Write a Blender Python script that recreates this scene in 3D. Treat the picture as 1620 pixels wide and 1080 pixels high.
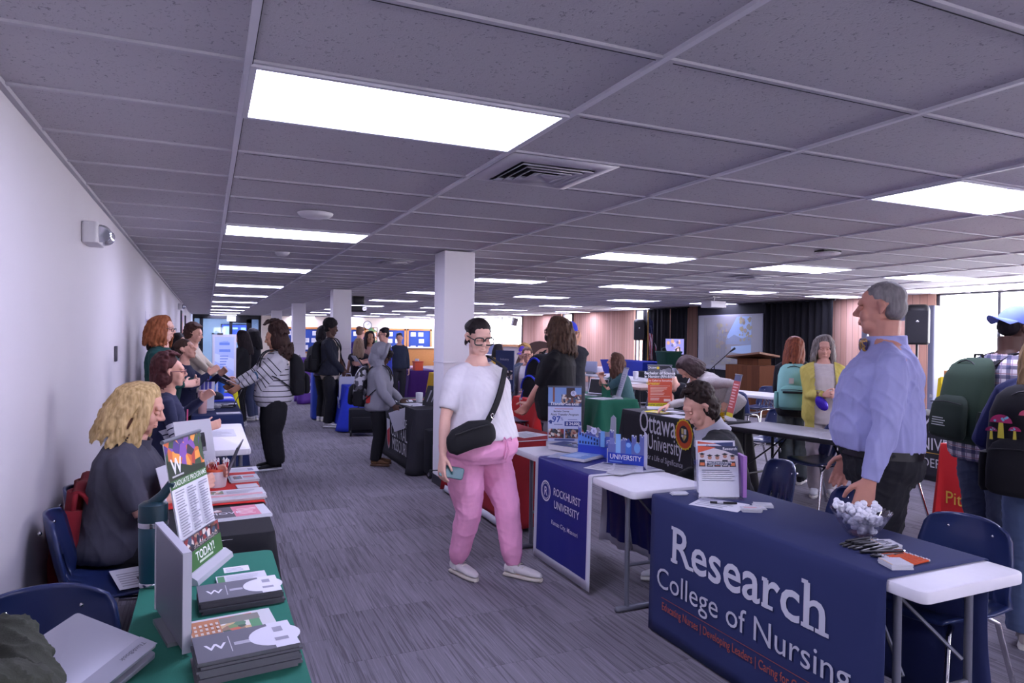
import bpy, bmesh, math, random
import numpy as np
from mathutils import Vector, Matrix, Euler, noise
for o in list(bpy.data.objects): bpy.data.objects.remove(o, do_unlink=True)
SC = bpy.context.scene; COL = SC.collection
PI = math.pi; R = math.radians
V = Vector
random.seed(7)

# ---------------------------------------------------------------- camera, daylight, exposure
CAM_H, CEIL = 1.6, 2.496
def make_camera():
    yaw, pitch, roll = .4199, -.00699, .01166
    w = V((math.sin(yaw)*math.cos(pitch), math.cos(yaw)*math.cos(pitch), math.sin(pitch)))
    r = V((math.cos(yaw), -math.sin(yaw), 0)); u = r.cross(w)
    r2 = r*math.cos(roll)+u*math.sin(roll); u2 = u*math.cos(roll)-r*math.sin(roll)
    cam = bpy.data.cameras.new('camera'); o = bpy.data.objects.new('camera', cam); COL.objects.link(o)
    m = Matrix((r2, u2, -w)).transposed().to_4x4(); m.translation = (0, 0, CAM_H)
    o.matrix_world = m
    cam.sensor_width = 36.0; cam.lens = 36.0*1082.1/1620.0; cam.clip_start = .05; cam.clip_end = 200
    SC.camera = o
make_camera()
world = bpy.data.worlds.new('world'); SC.world = world; world.use_nodes = True
bg = world.node_tree.nodes['Background']
bg.inputs[0].default_value = (1.0, .95, .98, 1); bg.inputs[1].default_value = 11.0     # overcast white daylight outside the windows
LAMP_STRENGTH = 9.6                                                                   # ceiling panels
LAMP_COLOR = (.70, .685, 1.0)
SC.view_settings.view_transform = 'Standard'; SC.view_settings.look = 'None'
SC.view_settings.exposure = 1.15; SC.view_settings.gamma = 1; SC.view_settings.use_curve_mapping = False
try:
    SC.cycles.use_denoising = True; SC.cycles.max_bounces = 6; SC.cycles.diffuse_bounces = 4
    SC.cycles.glossy_bounces = 3; SC.cycles.transmission_bounces = 4; SC.cycles.transparent_max_bounces = 24
    SC.cycles.sample_clamp_indirect = 6; SC.cycles.caustics_reflective = False; SC.cycles.caustics_refractive = False
except Exception: pass

# ---------------------------------------------------------------- materials
def lin(h):
    if isinstance(h, str):
        h = h.lstrip('#'); c = [int(h[i:i+2], 16)/255 for i in (0, 2, 4)]
        return tuple((x/12.92 if x <= .04045 else ((x+.055)/1.055)**2.4) for x in c)
    return tuple(h[:3])
_MC = {}
def mat(name, color, rough=.6, metal=0, noise_amt=0, noise_scale=40, bump=0, bump_scale=200, emit=0, trans=0, alpha=1, sheen=0, coat=0, ior=1.45):
    key = (name, str(color), rough, metal, noise_amt, noise_scale, bump, bump_scale, emit, trans, alpha)
    if key in _MC: return _MC[key]
    m = bpy.data.materials.new(name); m.use_nodes = True; nt = m.node_tree; b = nt.nodes['Principled BSDF']
    c = lin(color)
    b.inputs['Base Color'].default_value = (*c, 1); b.inputs['Roughness'].default_value = rough; b.inputs['Metallic'].default_value = metal
    b.inputs['Transmission Weight'].default_value = trans; b.inputs['Alpha'].default_value = alpha; b.inputs['IOR'].default_value = ior
    if sheen: b.inputs['Sheen Weight'].default_value = sheen
    if coat: b.inputs['Coat Weight'].default_value = coat
    if emit:
        b.inputs['Emission Color'].default_value = (*c, 1); b.inputs['Emission Strength'].default_value = emit
    if noise_amt or bump:
        tc = nt.nodes.new('ShaderNodeTexCoord')
    if noise_amt:
        n = nt.nodes.new('ShaderNodeTexNoise'); n.inputs['Scale'].default_value = noise_scale; n.inputs['Detail'].default_value = 4
        nt.links.new(tc.outputs['Object'], n.inputs['Vector'])
        mx = nt.nodes.new('ShaderNodeMix'); mx.data_type = 'RGBA'
        mx.inputs[6].default_value = (*[x*(1-noise_amt) for x in c], 1); mx.inputs[7].default_value = (*[min(1, x*(1+noise_amt)) for x in c], 1)
        nt.links.new(n.outputs['Fac'], mx.inputs[0]); nt.links.new(mx.outputs[2], b.inputs['Base Color'])
    if bump:
        n2 = nt.nodes.new('ShaderNodeTexNoise'); n2.inputs['Scale'].default_value = bump_scale; n2.inputs['Detail'].default_value = 3
        nt.links.new(tc.outputs['Object'], n2.inputs['Vector'])
        bp = nt.nodes.new('ShaderNodeBump'); bp.inputs['Strength'].default_value = bump; bp.inputs['Distance'].default_value = .004
        nt.links.new(n2.outputs['Fac'], bp.inputs['Height']); nt.links.new(bp.outputs[0], b.inputs['Normal'])
    _MC[key] = m
    return m
def fabric(color, bump=.25, na=.08): return mat('fabric', color, .9, 0, na, 18, bump, 350)
def pm(color, rough=.55): return mat('print_ink', color, rough)
def ramp_mat(name, texture, stops, scale=8, coord='Object', rough=.5, detail=3, stretch=(1, 1, 1), interp='LINEAR', rot=(0, 0, 0)):
    key = (name, texture, str(stops), scale, stretch, interp, rot)
    if key in _MC: return _MC[key]
    m = bpy.data.materials.new(name); m.use_nodes = True; nt = m.node_tree; b = nt.nodes['Principled BSDF']
    b.inputs['Roughness'].default_value = rough
    tc = nt.nodes.new('ShaderNodeTexCoord'); mp = nt.nodes.new('ShaderNodeMapping'); mp.inputs['Scale'].default_value = stretch; mp.inputs['Rotation'].default_value = rot
    nt.links.new(tc.outputs[coord], mp.inputs['Vector'])
    if texture == 'noise':
        t = nt.nodes.new('ShaderNodeTexNoise'); t.inputs['Detail'].default_value = detail; out = t.outputs['Fac']
    elif texture == 'voronoi':
        t = nt.nodes.new('ShaderNodeTexVoronoi'); out = t.outputs['Color']
    else:
        t = nt.nodes.new('ShaderNodeTexWave'); t.inputs['Distortion'].default_value = 1.5; t.inputs['Detail'].default_value = detail; out = t.outputs['Fac']
    t.inputs['Scale'].default_value = scale
    nt.links.new(mp.outputs[0], t.inputs['Vector'])
    cr = nt.nodes.new('ShaderNodeValToRGB'); cr.color_ramp.interpolation = interp
    el = cr.color_ramp.elements
    while len(el) < len(stops): el.new(.5)
    for e, (p, c) in zip(el, stops): e.position = p; e.color = (*lin(c), 1)
    nt.links.new(out, cr.inputs[0]); nt.links.new(cr.outputs[0], b.inputs['Base Color'])
    _MC[key] = m
    return m
PAL = {'people': ['#2a2024', '#6b4a3c', '#b08a74', '#40506a', '#d8d0c8', '#8a2f30', '#1f2a3c'],
       'purple': ['#241a2e', '#4b2f7a', '#c8622a', '#e8963a', '#2e4a30', '#7a4aa0', '#a83a30'],
       'green': ['#2c4a34', '#6a8a50', '#c8a878', '#c05a3a', '#d8d4cc', '#4a7a58', '#8a6a50'],
       'dark': ['#14161c', '#2a2e38', '#4a4a52', '#70707a', '#1c1c24', '#8a8a92', '#30303a'],
       'blue': ['#28406a', '#5a7ab0', '#9ab4d8', '#3a5a40', '#c8d4e4', '#1c2a4a', '#6a5040'],
       'sky': ['#8a8aa0', '#a0a0b8', '#b0a088', '#6a90c8', '#8ab0e0', '#9a94a4', '#787890']}
def photo(pal, seed=0, scale=30):
    cols = PAL[pal]; n = len(cols)
    return ramp_mat('photo_print', 'voronoi', [(i/n, cols[(i+seed) % n]) for i in range(n)], scale, interp='CONSTANT')

# ---------------------------------------------------------------- mesh builder
class MB:
    def __init__(s): s.v = []; s.f = []; s.m = []
    def add(s, vs, fs, m=0, T=None):
        b = len(s.v)
        s.v += [tuple(T @ V(p)) if T is not None else tuple(p) for p in vs]
        s.f += [tuple(b+i for i in f) for f in fs]; s.m += [m]*len(fs)
        return s
    def box(s, c, d, m=0, T=None):
        x, y, z = c; a, b, e = d[0]/2, d[1]/2, d[2]/2
        vs = [(x+i*a, y+j*b, z+k*e) for k in (-1, 1) for j in (-1, 1) for i in (-1, 1)]
        return s.add(vs, [(0, 2, 3, 1), (4, 5, 7, 6), (0, 1, 5, 4), (2, 6, 7, 3), (0, 4, 6, 2), (1, 3, 7, 5)], m, T)
    def loft(s, rings, m=0, T=None, caps=True, closed=False):
        n = len(rings[0]); vs = [p for r in rings for p in r]; fs = []
        for i in range(len(rings)-1 + (1 if closed else 0)):
            a = i*n; b = ((i+1) % len(rings))*n
            for j in range(n):
                k = (j+1) % n
                fs.append((a+j, a+k, b+k, b+j))
        if caps and not closed:
            fs.append(tuple(range(n-1, -1, -1))); fs.append(tuple((len(rings)-1)*n+j for j in range(n)))
        return s.add(vs, fs, m, T)
    def tube(s, pts, r, n=10, m=0, T=None, round_ends=False, closed=False):
        pts = [V(p) for p in pts]; rs = list(r) if hasattr(r, '__len__') else [r]*len(pts)
        if round_ends:
            a = (pts[0]-pts[1]).normalized(); b = (pts[-1]-pts[-2]).normalized(); r0, r1 = rs[0], rs[-1]
            pts = [pts[0]+a*r0, pts[0]+a*r0*.85, pts[0]+a*r0*.5]+pts+[pts[-1]+b*r1*.5, pts[-1]+b*r1*.85, pts[-1]+b*r1]
            rs = [r0*.12, r0*.52, r0*.87]+rs+[r1*.87, r1*.52, r1*.12]
        rings = []; prev = None; N = len(pts)
        for i, p in enumerate(pts):
            if closed: t = (pts[(i+1) % N]-pts[i-1]).normalized()
            else: t = (pts[min(i+1, N-1)]-pts[max(i-1, 0)]).normalized()
            if prev is None:
                u = t.orthogonal().normalized()
            else:
                u = (prev-t*prev.dot(t)); u = u.normalized() if u.length > 1e-6 else t.orthogonal().normalized()
            prev = u; w = t.cross(u)
            rings.append([p+(u*math.cos(2*PI*j/n)+w*math.sin(2*PI*j/n))*rs[i] for j in range(n)])
        return s.loft(rings, m, T, not closed, closed)
    def ell(s, c, r, m=0, T=None, nu=16, nv=10):
        c = V(c); r = (r, r, r) if not hasattr(r, '__len__') else r
        rings = []
        for i in range(nv+1):
            a = PI*(i/nv)*.98+PI*.01; z = -math.cos(a); q = math.sin(a)
            rings.append([(c.x+r[0]*q*math.cos(2*PI*j/nu), c.y+r[1]*q*math.sin(2*PI*j/nu), c.z+r[2]*z) for j in range(nu)])
        return s.loft(rings, m, T)
    def lathe(s, prof, n=24, m=0, T=None, c=(0, 0, 0)):
        return s.loft([[(c[0]+r*math.cos(2*PI*j/n), c[1]+r*math.sin(2*PI*j/n), c[2]+z) for j in range(n)] for r, z in prof], m, T)
    def prism(s, poly, z0, z1, m=0, T=None):
        return s.loft([[(x, y, z0) for x, y in poly], [(x, y, z1) for x, y in poly]], m, T)
    def rbox(s, c, d, rad=.02, m=0, T=None, k=4, ez=.006):
        # box with rounded vertical corners and softened top and bottom edges
        def ring(off, z):
            a, b, q = d[0]/2-off, d[1]/2-off, max(rad-off, .0005); out = []
            for sx, sy, a0 in ((1, 1, 0), (-1, 1, 90), (-1, -1, 180), (1, -1, 270)):
                for i in range(k+1):
                    t = R(a0+90*i/k); out.append((c[0]+sx*(a-q)+q*math.cos(t), c[1]+sy*(b-q)+q*math.sin(t), c[2]+z))
            return out
        h = d[2]/2
        return s.loft([ring(ez, -h), ring(ez*.3, -h+ez*.3), ring(0, -h+ez), ring(0, h-ez), ring(ez*.3, h-ez*.3), ring(ez, h)], m, T)
    def grid(s, fn, nu, nv, m=0, T=None, skip=None):
        vs = [fn(i/nu, j/nv) for j in range(nv+1) for i in range(nu+1)]
        fs = [(j*(nu+1)+i, j*(nu+1)+i+1, (j+1)*(nu+1)+i+1, (j+1)*(nu+1)+i) for j in range(nv) for i in range(nu) if not (skip and skip(i, j))]
        return s.add(vs, fs, m, T)
    def mesh(s, name, mats):
        me = bpy.data.meshes.new(name); me.from_pydata(s.v, [], s.f)
        for x in mats: me.materials.append(x)
        if len(mats) > 1: me.polygons.foreach_set('material_index', s.m)
        me.update(); return me
def obj(name, mb, mats, parent=None, loc=None, rot=None, smooth=True, ang=40, solid=0, bevel=0, fix=True):
    mats = mats if isinstance(mats, (list, tuple)) else [mats]
    me = mb if isinstance(mb, bpy.types.Mesh) else mb.mesh(name, mats)
    if not isinstance(mb, bpy.types.Mesh) and fix:
        bm = bmesh.new(); bm.from_mesh(me); bmesh.ops.recalc_face_normals(bm, faces=bm.faces); bm.to_mesh(me); bm.free()
    if smooth:
        me.polygons.foreach_set('use_smooth', [True]*len(me.polygons))
        if ang: me.set_sharp_from_angle(angle=R(ang))
    o = bpy.data.objects.new(name, me); COL.objects.link(o)
    if parent: o.parent = parent
    if loc is not None: o.location = loc
    if rot is not None: o.rotation_euler = rot
    if solid:
        md = o.modifiers.new('solid', 'SOLIDIFY'); md.thickness = solid; md.offset = 0
    if bevel:
        md = o.modifiers.new('bevel', 'BEVEL'); md.width = bevel; md.segments = 2; md.limit_method = 'ANGLE'
    return o
def tag(o, label=None, cat=None, group=None, kind=None):
    if label: o['label'] = label
    if cat: o['category'] = cat
    if group: o['group'] = group
    if kind: o['kind'] = kind
    return o
def thing(name, label, cat, loc=(0, 0, 0), rotz=0, group=None, rot=None):
    o = bpy.data.objects.new(name, None); COL.objects.link(o); o.location = loc
    o.rotation_euler = rot if rot else (0, 0, rotz); o.empty_display_size = .1
    return tag(o, label, cat, group)
def struct(name, mb, mats, **k): return tag(obj(name, mb, mats, **k), kind='structure')
def dup(root, loc, rotz=None, label=None, group=None):
    r = root.copy(); COL.objects.link(r); r.location = loc
    if rotz is not None: r.rotation_euler = (0, 0, rotz)
    if label: r['label'] = label
    if group: r['group'] = group
    for ch in list(root.children):
        c = ch.copy(); COL.objects.link(c); c.parent = r
        for g in list(ch.children):
            d = g.copy(); COL.objects.link(d); d.parent = c
    return r
_TX = {}
def text_geo(txt, size=1, bold=0, shear=0, align='CENTER', spacing=1):
    key = (txt, bold, shear, align, spacing)
    if key not in _TX:
        cu = bpy.data.curves.new('lettering', 'FONT'); cu.body = txt; cu.size = 1; cu.align_x = align; cu.offset = bold; cu.shear = shear
        cu.space_character = spacing; cu.resolution_u = 3
        t = bpy.data.objects.new('lettering', cu); me = t.to_mesh()
        _TX[key] = ([tuple(v.co) for v in me.vertices], [tuple(p.vertices) for p in me.polygons])
        t.to_mesh_clear(); bpy.data.objects.remove(t); bpy.data.curves.remove(cu)
    v, f = _TX[key]
    return [(x*size, y*size, 0) for x, y, z in v], f
class Print:
    """flat printing in a local u,v plane (u right, v up, normal towards the reader), one mesh, many inks"""
    def __init__(s, lift=.0006): s.mb = MB(); s.mats = []; s.k = 0; s.lift = lift
    def _m(s, c):
        m = c if isinstance(c, bpy.types.Material) else pm(c)
        if m not in s.mats: s.mats.append(m)
        return s.mats.index(m)
    def _z(s): s.k += 1; return s.lift*(1+.35*s.k)
    def rect(s, u, v, w, h, c):
        z = s._z(); s.mb.add([(u, v, z), (u+w, v, z), (u+w, v+h, z), (u, v+h, z)], [(0, 1, 2, 3)], s._m(c)); return s
    def poly(s, pts, c):
        z = s._z(); s.mb.add([(a, b, z) for a, b in pts], [tuple(range(len(pts)))], s._m(c)); return s
    def disc(s, u, v, r, c, n=28, ry=None):
        return s.poly([(u+r*math.cos(2*PI*i/n), v+(ry or r)*math.sin(2*PI*i/n)) for i in range(n)], c)
    def ring(s, u, v, r0, r1, c, n=28, sc=1):
        z = s._z(); vs = [(u+r*math.cos(2*PI*i/n)*sc, v+r*math.sin(2*PI*i/n), z) for r in (r0, r1) for i in range(n)]
        s.mb.add(vs, [(i, (i+1) % n, n+(i+1) % n, n+i) for i in range(n)], s._m(c)); return s
    def text(s, t, u, v, size, c, bold=0, shear=0, align='CENTER', sx=1, spacing=1):
        vs, fs = text_geo(t, size, bold, shear, align, spacing); z = s._z()
        s.mb.add([(u+x*sx, v+y, z) for x, y, _ in vs], fs, s._m(c)); return s
    def lines(s, u, v, w, h, n, c, seed=0):
        rn = random.Random(seed); p = h/n
        for i in range(n): s.rect(u, v+h-p*(i+.7), w*rn.uniform(.55, 1), p*.42, c)
        return s
    def build(s, name, parent=None, T=None):
        if T is not None: s.mb.v = [tuple(T @ V(p)) for p in s.mb.v]
        return obj(name, s.mb, s.mats, parent, smooth=False, fix=False)
def plane_T(origin, u, v):
    """matrix taking (u,v,n) print coordinates to 3D"""
    u = V(u).normalized(); v = V(v).normalized(); n = u.cross(v)
    m = Matrix((u, v, n)).transposed().to_4x4(); m.translation = V(origin); return m
# ---------------------------------------------------------------- people
def ring_e(c, ax, ay, n=20, p=2.0):
    out = []
    for j in range(n):
        a = 2*PI*j/n; ca, sa = math.cos(a), math.sin(a); e = 2/p
        out.append(c+ax*(math.copysign(abs(ca)**e, ca))+ay*(math.copysign(abs(sa)**e, sa)))
    return out
def remesh(mb, voxel, smooth=3):
    me = mb.mesh('tmp', [])
    bm = bmesh.new(); bm.from_mesh(me); bmesh.ops.recalc_face_normals(bm, faces=bm.faces); bm.to_mesh(me); bm.free()
    o = bpy.data.objects.new('tmp', me); COL.objects.link(o)
    md = o.modifiers.new('r', 'REMESH'); md.mode = 'VOXEL'; md.voxel_size = voxel; md.use_smooth_shade = True
    if smooth:
        md = o.modifiers.new('s', 'SMOOTH'); md.factor = .5; md.iterations = smooth
    dg = bpy.context.evaluated_depsgraph_get(); dg.update()
    out = bpy.data.meshes.new_from_object(o.evaluated_get(dg))
    bpy.data.objects.remove(o); bpy.data.meshes.remove(me)
    return out
def coords(me):
    a = np.empty(len(me.vertices)*3, 'f'); me.vertices.foreach_get('co', a); return a.reshape(-1, 3)
def normals(me):
    a = np.empty(len(me.vertices)*3, 'f'); me.vertex_normals.foreach_get('vector', a); return a.reshape(-1, 3)
def wrinkle(me, amp, seed=0, sc=(16, 16, 9), bones=()):
    """cloth folds: a few crossing waves along the normals"""
    if not len(me.vertices): return me
    p = coords(me); n = normals(me); rs = np.random.RandomState(seed); d = np.zeros(len(p))
    for k in range(8):
        w = rs.normal(size=3)*np.array(sc)*(1.0 if k < 4 else 1.7); ph = rs.uniform(0, 6.28)
        q = p+.035*np.sin(p[:, [1, 2, 0]]*12+k)
        s = np.sin(q@w+ph)
        d += (s*.7 if k < 3 else ((1-np.abs(s))**3*1.6-.4)*rs.uniform(.5, 1))
    p = p+n*(d*amp/2.6)[:, None]
    me.vertices.foreach_set('co', p.astype('f').ravel()); me.update(); return me
def ik(a, c, l1, l2, hint):
    d = c-a; L = d.length
    if L > (l1+l2)*.995: c = a+d*((l1+l2)*.995/L); d = c-a; L = d.length
    L = max(L, abs(l1-l2)+.02, .05); x = (l1*l1-l2*l2+L*L)/(2*L); h = math.sqrt(max(l1*l1-x*x, 0)); d.normalize()
    q = V(hint)-d*V(hint).dot(d); q = q.normalized() if q.length > 1e-4 else d.orthogonal().normalized()
    return a+d*x+q*h, c
SKIN = {'light': '#d3a08c', 'pale': '#dcae9c', 'tan': '#b58468', 'brown': '#7c5340', 'dark': '#4c3228', 'olive': '#c09478', 'ruddy': '#c48a78'}
def hand_geo(mb, w, d, n, right, k=1.0, curl=.35, rad=1.0):
    d = d.normalized(); n = (n-d*n.dot(d)).normalized(); s = d.cross(n)*(1 if right else -1)
    P = lambda a, b, c: w+d*a*k+s*b*k+n*c*k
    rings = []
    for a, hw, ht in ((-.015, .027, .02), (.02, .032, .017), (.055, .039, .015), (.088, .041, .013), (.1, .037, .011)):
        rings.append(ring_e(P(a, 0, 0), s*hw*k, n*ht*k, 14, 2.6))
    mb.loft(rings)
    for off, ln, c2 in ((-.031, .064, 1.2), (-.0105, .078, 1.08), (.0105, .083, 1.0), (.031, .074, .92)):
        p = P(.09, off, 0); pts = [p-d*.015*k, p]; a = curl*.7*c2; sp = off*.5
        for seg in (.46, .31, .23):
            dd = (d*math.cos(a)+n*math.sin(a)+s*sp).normalized(); p = p+dd*ln*seg*k; pts.append(p); a += curl*1.25*c2
        mb.tube(pts, [.0098*rad*k, .0096*rad*k, .0092*rad*k, .0085*rad*k, .0074*rad*k], 8, round_ends=True)
    p0 = P(.012, .022, .004); p1 = p0+(d*.62+s*.72+n*.12)*.042*k; p2 = p1+(d*.85+s*.35+n*(.2+curl*.4))*.032*k; p3 = p2+(d*.9+s*.05+n*(.25+curl*.6))*.026*k
    mb.tube([p0, p1, p2, p3], [.015*k, .0118*k*rad, .0104*k*rad, .0086*k*rad], 8, round_ends=True)
def head_geo(mb, H, k, fem):
    """H: head matrix (origin skull centre, y forward, z up), k scale"""
    e = lambda c, r, **q: mb.ell(V(c)*k, tuple(x*k for x in r), T=H, **q)
    e((0, -.015, .03), (.074, .096, .084)); e((0, .022, -.028), (.064, .064, .084))
    e((0, .03, -.072), (.05 if fem else .056, .05, .04)); e((0, .064, -.1), (.023 if fem else .028, .02, .018))
    e((0, .073, .03), (.052, .02, .02)); e((0, .045, .05), (.055, .033, .034))
    for s in (-1, 1):
        e((s*.034, .06, -.034), (.032, .026, .034)); e((s*.026, .05, -.074), (.034, .032, .034))
        e((s*.0315, .079, .023), (.025, .011, .008))
        mb.tube([(s*.078*k, -.012*k, .018*k), (s*.083*k, -.02*k, .004*k), (s*.078*k, -.008*k, -.026*k)], [.013*k, .016*k, .009*k], 8, T=H, round_ends=True)
        e((s*.0105, .098, -.029), (.009, .011, .008))
    mb.tube([V((0, .078, .022))*k, V((0, .094, .002))*k, V((0, .11, -.021))*k], [.009*k, .0095*k, .0125*k], 8, T=H, round_ends=True)
    e((0, .088, -.052), (.017, .008, .008)); e((0, .0835, -.0625), (.023, .012, .0075)); e((0, .082, -.072), (.019, .012, .0075))
def face_islands(mb, H, k, down, lips=True):
    """eyes, lids, lips, brows as extra islands: slots 1 white, 2 iris, 3 lips, 4 brow, 0 skin"""
    for s in (-1, 1):
        c = V((s*.0315, .0765, .002))*k
        mb.ell(c, (.0145*k, .0125*k, .0125*k), 1, H, 12, 8)
        mb.ell(c+V((0, .0085, -.004*down))*k, (.0058*k, .0048*k, .0058*k), 2, H, 10, 6)
        # upper lid drops with the gaze
        lid = MB(); lid.ell((0, 0, 0), (.0162*k, .0142*k, .0138*k), 0, None, 12, 8)
        cut = .0035*k-.011*k*down; lo = [(x, y, max(z, cut)) for x, y, z in lid.v]
        mb.add([c+V(p)+V((0, 0, .0006)) for p in lo], lid.f, 0, H)
        mb.tube([c+V((a*.0145, .0135-.006*a*a, (cut/k)+.0006-abs(a)*.001))*k for a in (-1, -.5, 0, .5, 1)], .0011*k, 6, 4, H)
        mb.tube([V((s*.013, .0915, .0245))*k, V((s*.03, .0895, .0275))*k, V((s*.051, .073, .0205))*k], [.0026*k, .003*k, .0015*k], 6, 4, H)
    if lips:
        for z, r, y in ((-.0605, .0042, .0945), (-.0685, .0052, .0935)):
            mb.tube([V((a*.022, y-.009*a*a, z+(.001 if z > -.065 else 0)*(1-abs(a))))*k for a in (-1, -.6, -.2, .2, .6, 1)], [r*k*.3, r*k*.85, r*k, r*k, r*k*.85, r*k*.3], 6, 3, H)
def hair_mesh(H, k, st, L, rng, voxel, seed):
    mb = MB(); e = lambda c, r, **q: mb.ell(V(c)*k, tuple(x*k for x in r), T=H, **q)
    part = -.02
    if st in ('short', 'buzz'):
        g = 1.0 if st == 'short' else .965
        e((0, -.024, .045), (.079*g, .096*g, .082*g)); e((0, -.055, .0), (.074*g, .062*g, .07*g))
        if st == 'short':
            for i in range(70):
                a = rng.uniform(0, 2*PI); z = rng.uniform(.35, 1); q = math.sqrt(1-z*z)
                p = V((.078*q*math.cos(a), -.024+.095*q*math.sin(a), .045+.081*z))*k
                mb.tube([p, p+V((rng.uniform(-.01, .01), -.012, .008))*k, p+V((rng.uniform(-.015, .015), -.028, .004))*k], [.008*k, .0065*k, .002*k], 6, T=H)
    elif st == 'slick':
        e((0, -.0185, .042), (.079, .096, .083)); e((0, -.055, -.005), (.073, .06, .07))
        for i in range(46):
            a = R(rng.uniform(-95, 95)); pts = []
            for t in range(6):
                q = t/5; ph = R(38-q*120); y = math.sin(ph+R(0)); zz = math.cos(ph)
                pts.append(V((.0805*math.sin(a)*math.cos(ph*.35), -.024+.093*y*math.cos(a*.5), .04+.081*zz*math.cos(a)*.98))*k)
            mb.tube(pts, [.003*k]+[.0065*k]*4+[.003*k], 6, T=H)
        for i in range(14):
            a = R(rng.uniform(120, 240)); p = V((.07*math.sin(a), -.03+.08*math.cos(a), -.03))*k
            mb.tube([p, p+V((0, -.008, -.035))*k, p+V((0, -.005, -.06))*k], [.009*k, .008*k, .002*k], 6, T=H)
        for s in (-1, 1):
            mb.tube([V((s*.07, -.02, .0))*k, V((s*.074, -.03, -.04))*k, V((s*.07, -.026, -.085))*k], [.009*k, .007*k, .002*k], 6, T=H)
    elif st in ('afro', 'curly', 'bigcurl', 'mop', 'mullet'):
        ex, drop, low = {'afro': (.1, 0, -.3), 'curly': (.05, .05, -.75), 'bigcurl': (.1, .15, -.95), 'mop': (.022, .02, -.65), 'mullet': (.035, .05, -.85)}[st]
        e((0, -.036-ex*.35, .05+ex*.4), (.076+ex*.55, .088+ex*.3, .076+ex*.35)); e((0, -.055, -.005-drop*.4), (.07+ex*.7, .06+ex*.6, .07+drop*.7))
        if st == 'afro':
            mb.v = []; mb.f = []; mb.m = []; e((0, -.035, .075), (.122, .116, .104)); e((0, -.055, .0), (.085, .068, .08))
            for i in range(500):
                a = rng.uniform(0, 2*PI); z = rng.uniform(-.35, 1); q = math.sqrt(1-z*z)
                if math.sin(a)*q > .2 and z < .12: continue
                mb.ell(V((.12*q*math.cos(a), -.035+.114*q*math.sin(a), .075+.102*z))*k, rng.uniform(.008, .014)*k, T=H, nu=8, nv=6)
            return remesh(mb, voxel, 1)
        N = {'afro': 420, 'curly': 420, 'bigcurl': 520, 'mop': 300, 'mullet': 420}[st]
        for i in range(N):
            a = rng.uniform(0, 2*PI); z = rng.uniform(low, 1); q = math.sqrt(max(0, 1-z*z)); y = math.sin(a)
            # keep the face open
            if y*q > (.3 if st in ('afro', 'mop') else .12) and z < (.55 if st in ('afro', 'mullet') else .48 if st == 'mop' else .72): continue
            zz = .045+(.08+ex)*z-(drop if z < 0 else 0)
            p = V(((.074+ex*.8)*q*math.cos(a)*(1+(.25 if st == 'bigcurl' and z < 0 else 0)), -.028+(.09+ex*.7)*q*y, zz))*k
            rr = rng.uniform(.008, .015)*k*(1.25 if st in ('bigcurl',) else 1)
            if st in ('bigcurl', 'curly') and z < .3:
                sw = rng.uniform(-.012, .012)
                mb.tube([p, p+V((sw, 0, -.02))*k, p+V((-sw, -.003, -.042))*k, p+V((sw, 0, -.06))*k], [rr*.8, rr*.8, rr*.7, rr*.4], 6, T=H)
            else: mb.ell(p, (rr, rr, rr*.9), T=H, nu=8, nv=6)
        if st == 'mop':
            for i in range(60):
                a = R(rng.uniform(-70, 70)); p = V((.08*math.sin(a), -.03+.088*math.cos(a)*.9, .095+.02*math.cos(a)))*k
                sw = rng.uniform(-.02, .02)
                mb.tube([p, p+V((sw, .018, .002))*k, p+V((sw*1.5, .022, -.02))*k], [.011*k, .01*k, .004*k], 6, T=H)
            for i in range(50):
                a = R(rng.uniform(110, 250)); p = V((.08*math.sin(a), -.03+.095*math.cos(a), -.03))*k; sw = rng.uniform(-.015, .015)
                mb.tube([p, p+V((sw, -.008, -.03))*k, p+V((0, -.012, -.06))*k, p+V((sw, -.004, -.085))*k], [.013*k, .012*k, .01*k, .003*k], 6, T=H)
    else:  # long: strands from the crown hanging past the ears
        wav = {'long': .004, 'wavy': .014, 'straight': .002}[st]
        e((0, -.026, .043), (.08, .098, .085)); e((0, -.058, -.01), (.077, .064, .08))
        for i in range(130):
            a = rng.uniform(-148, 148); ar = R(180+a); sx, cy = math.sin(ar), math.cos(ar)
            if cy > .72: continue
            pts = []; rs = []
            n = 9; Lk = L*rng.uniform(.82, 1.05); phs = rng.uniform(0, 6.28)
            pts.append(V((part+.01*sx, .005, .128))*k); rs.append(.008*k)
            pts.append(V((part*.6+.045*sx, -.02+.05*cy+.012, .112))*k); rs.append(.012*k)
            pts.append(V((.072*sx, -.024+.085*cy+.004, .084))*k); rs.append(.013*k)
            for t in range(n):
                q = t/(n-1); out = rng.uniform(.92, 1.06)+.24*min(q*2.2, 1)+(.13*q if st == 'wavy' else .07*q)
                zz = .05-q*(Lk/k/1.0+.05)
                pts.append(V(((.083*sx)*out+wav*math.sin(q*9+phs), -.026+.1*cy*out+wav*.6*math.cos(q*8+phs), zz))*k); rs.append((.0135-.007*q if t < n-1 else .002)*k)
            mb.tube(pts, rs, 6, T=H)
    return wrinkle(remesh(mb, voxel, 1), .0012, seed, (60, 60, 14))
HAIRM = {}
def hair_mat(c, c2=None):
    if (c, c2) not in HAIRM:
        c2 = c2 or c
        m = ramp_mat('hair_'+c.strip('#'), 'noise', [(.3, c), (.7, c2)], 70, rough=.7, stretch=(1, 1, .12)); m.node_tree.nodes['Principled BSDF'].inputs['Specular IOR Level'].default_value = .25; HAIRM[(c, c2)] = m
    return HAIRM[(c, c2)]
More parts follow.
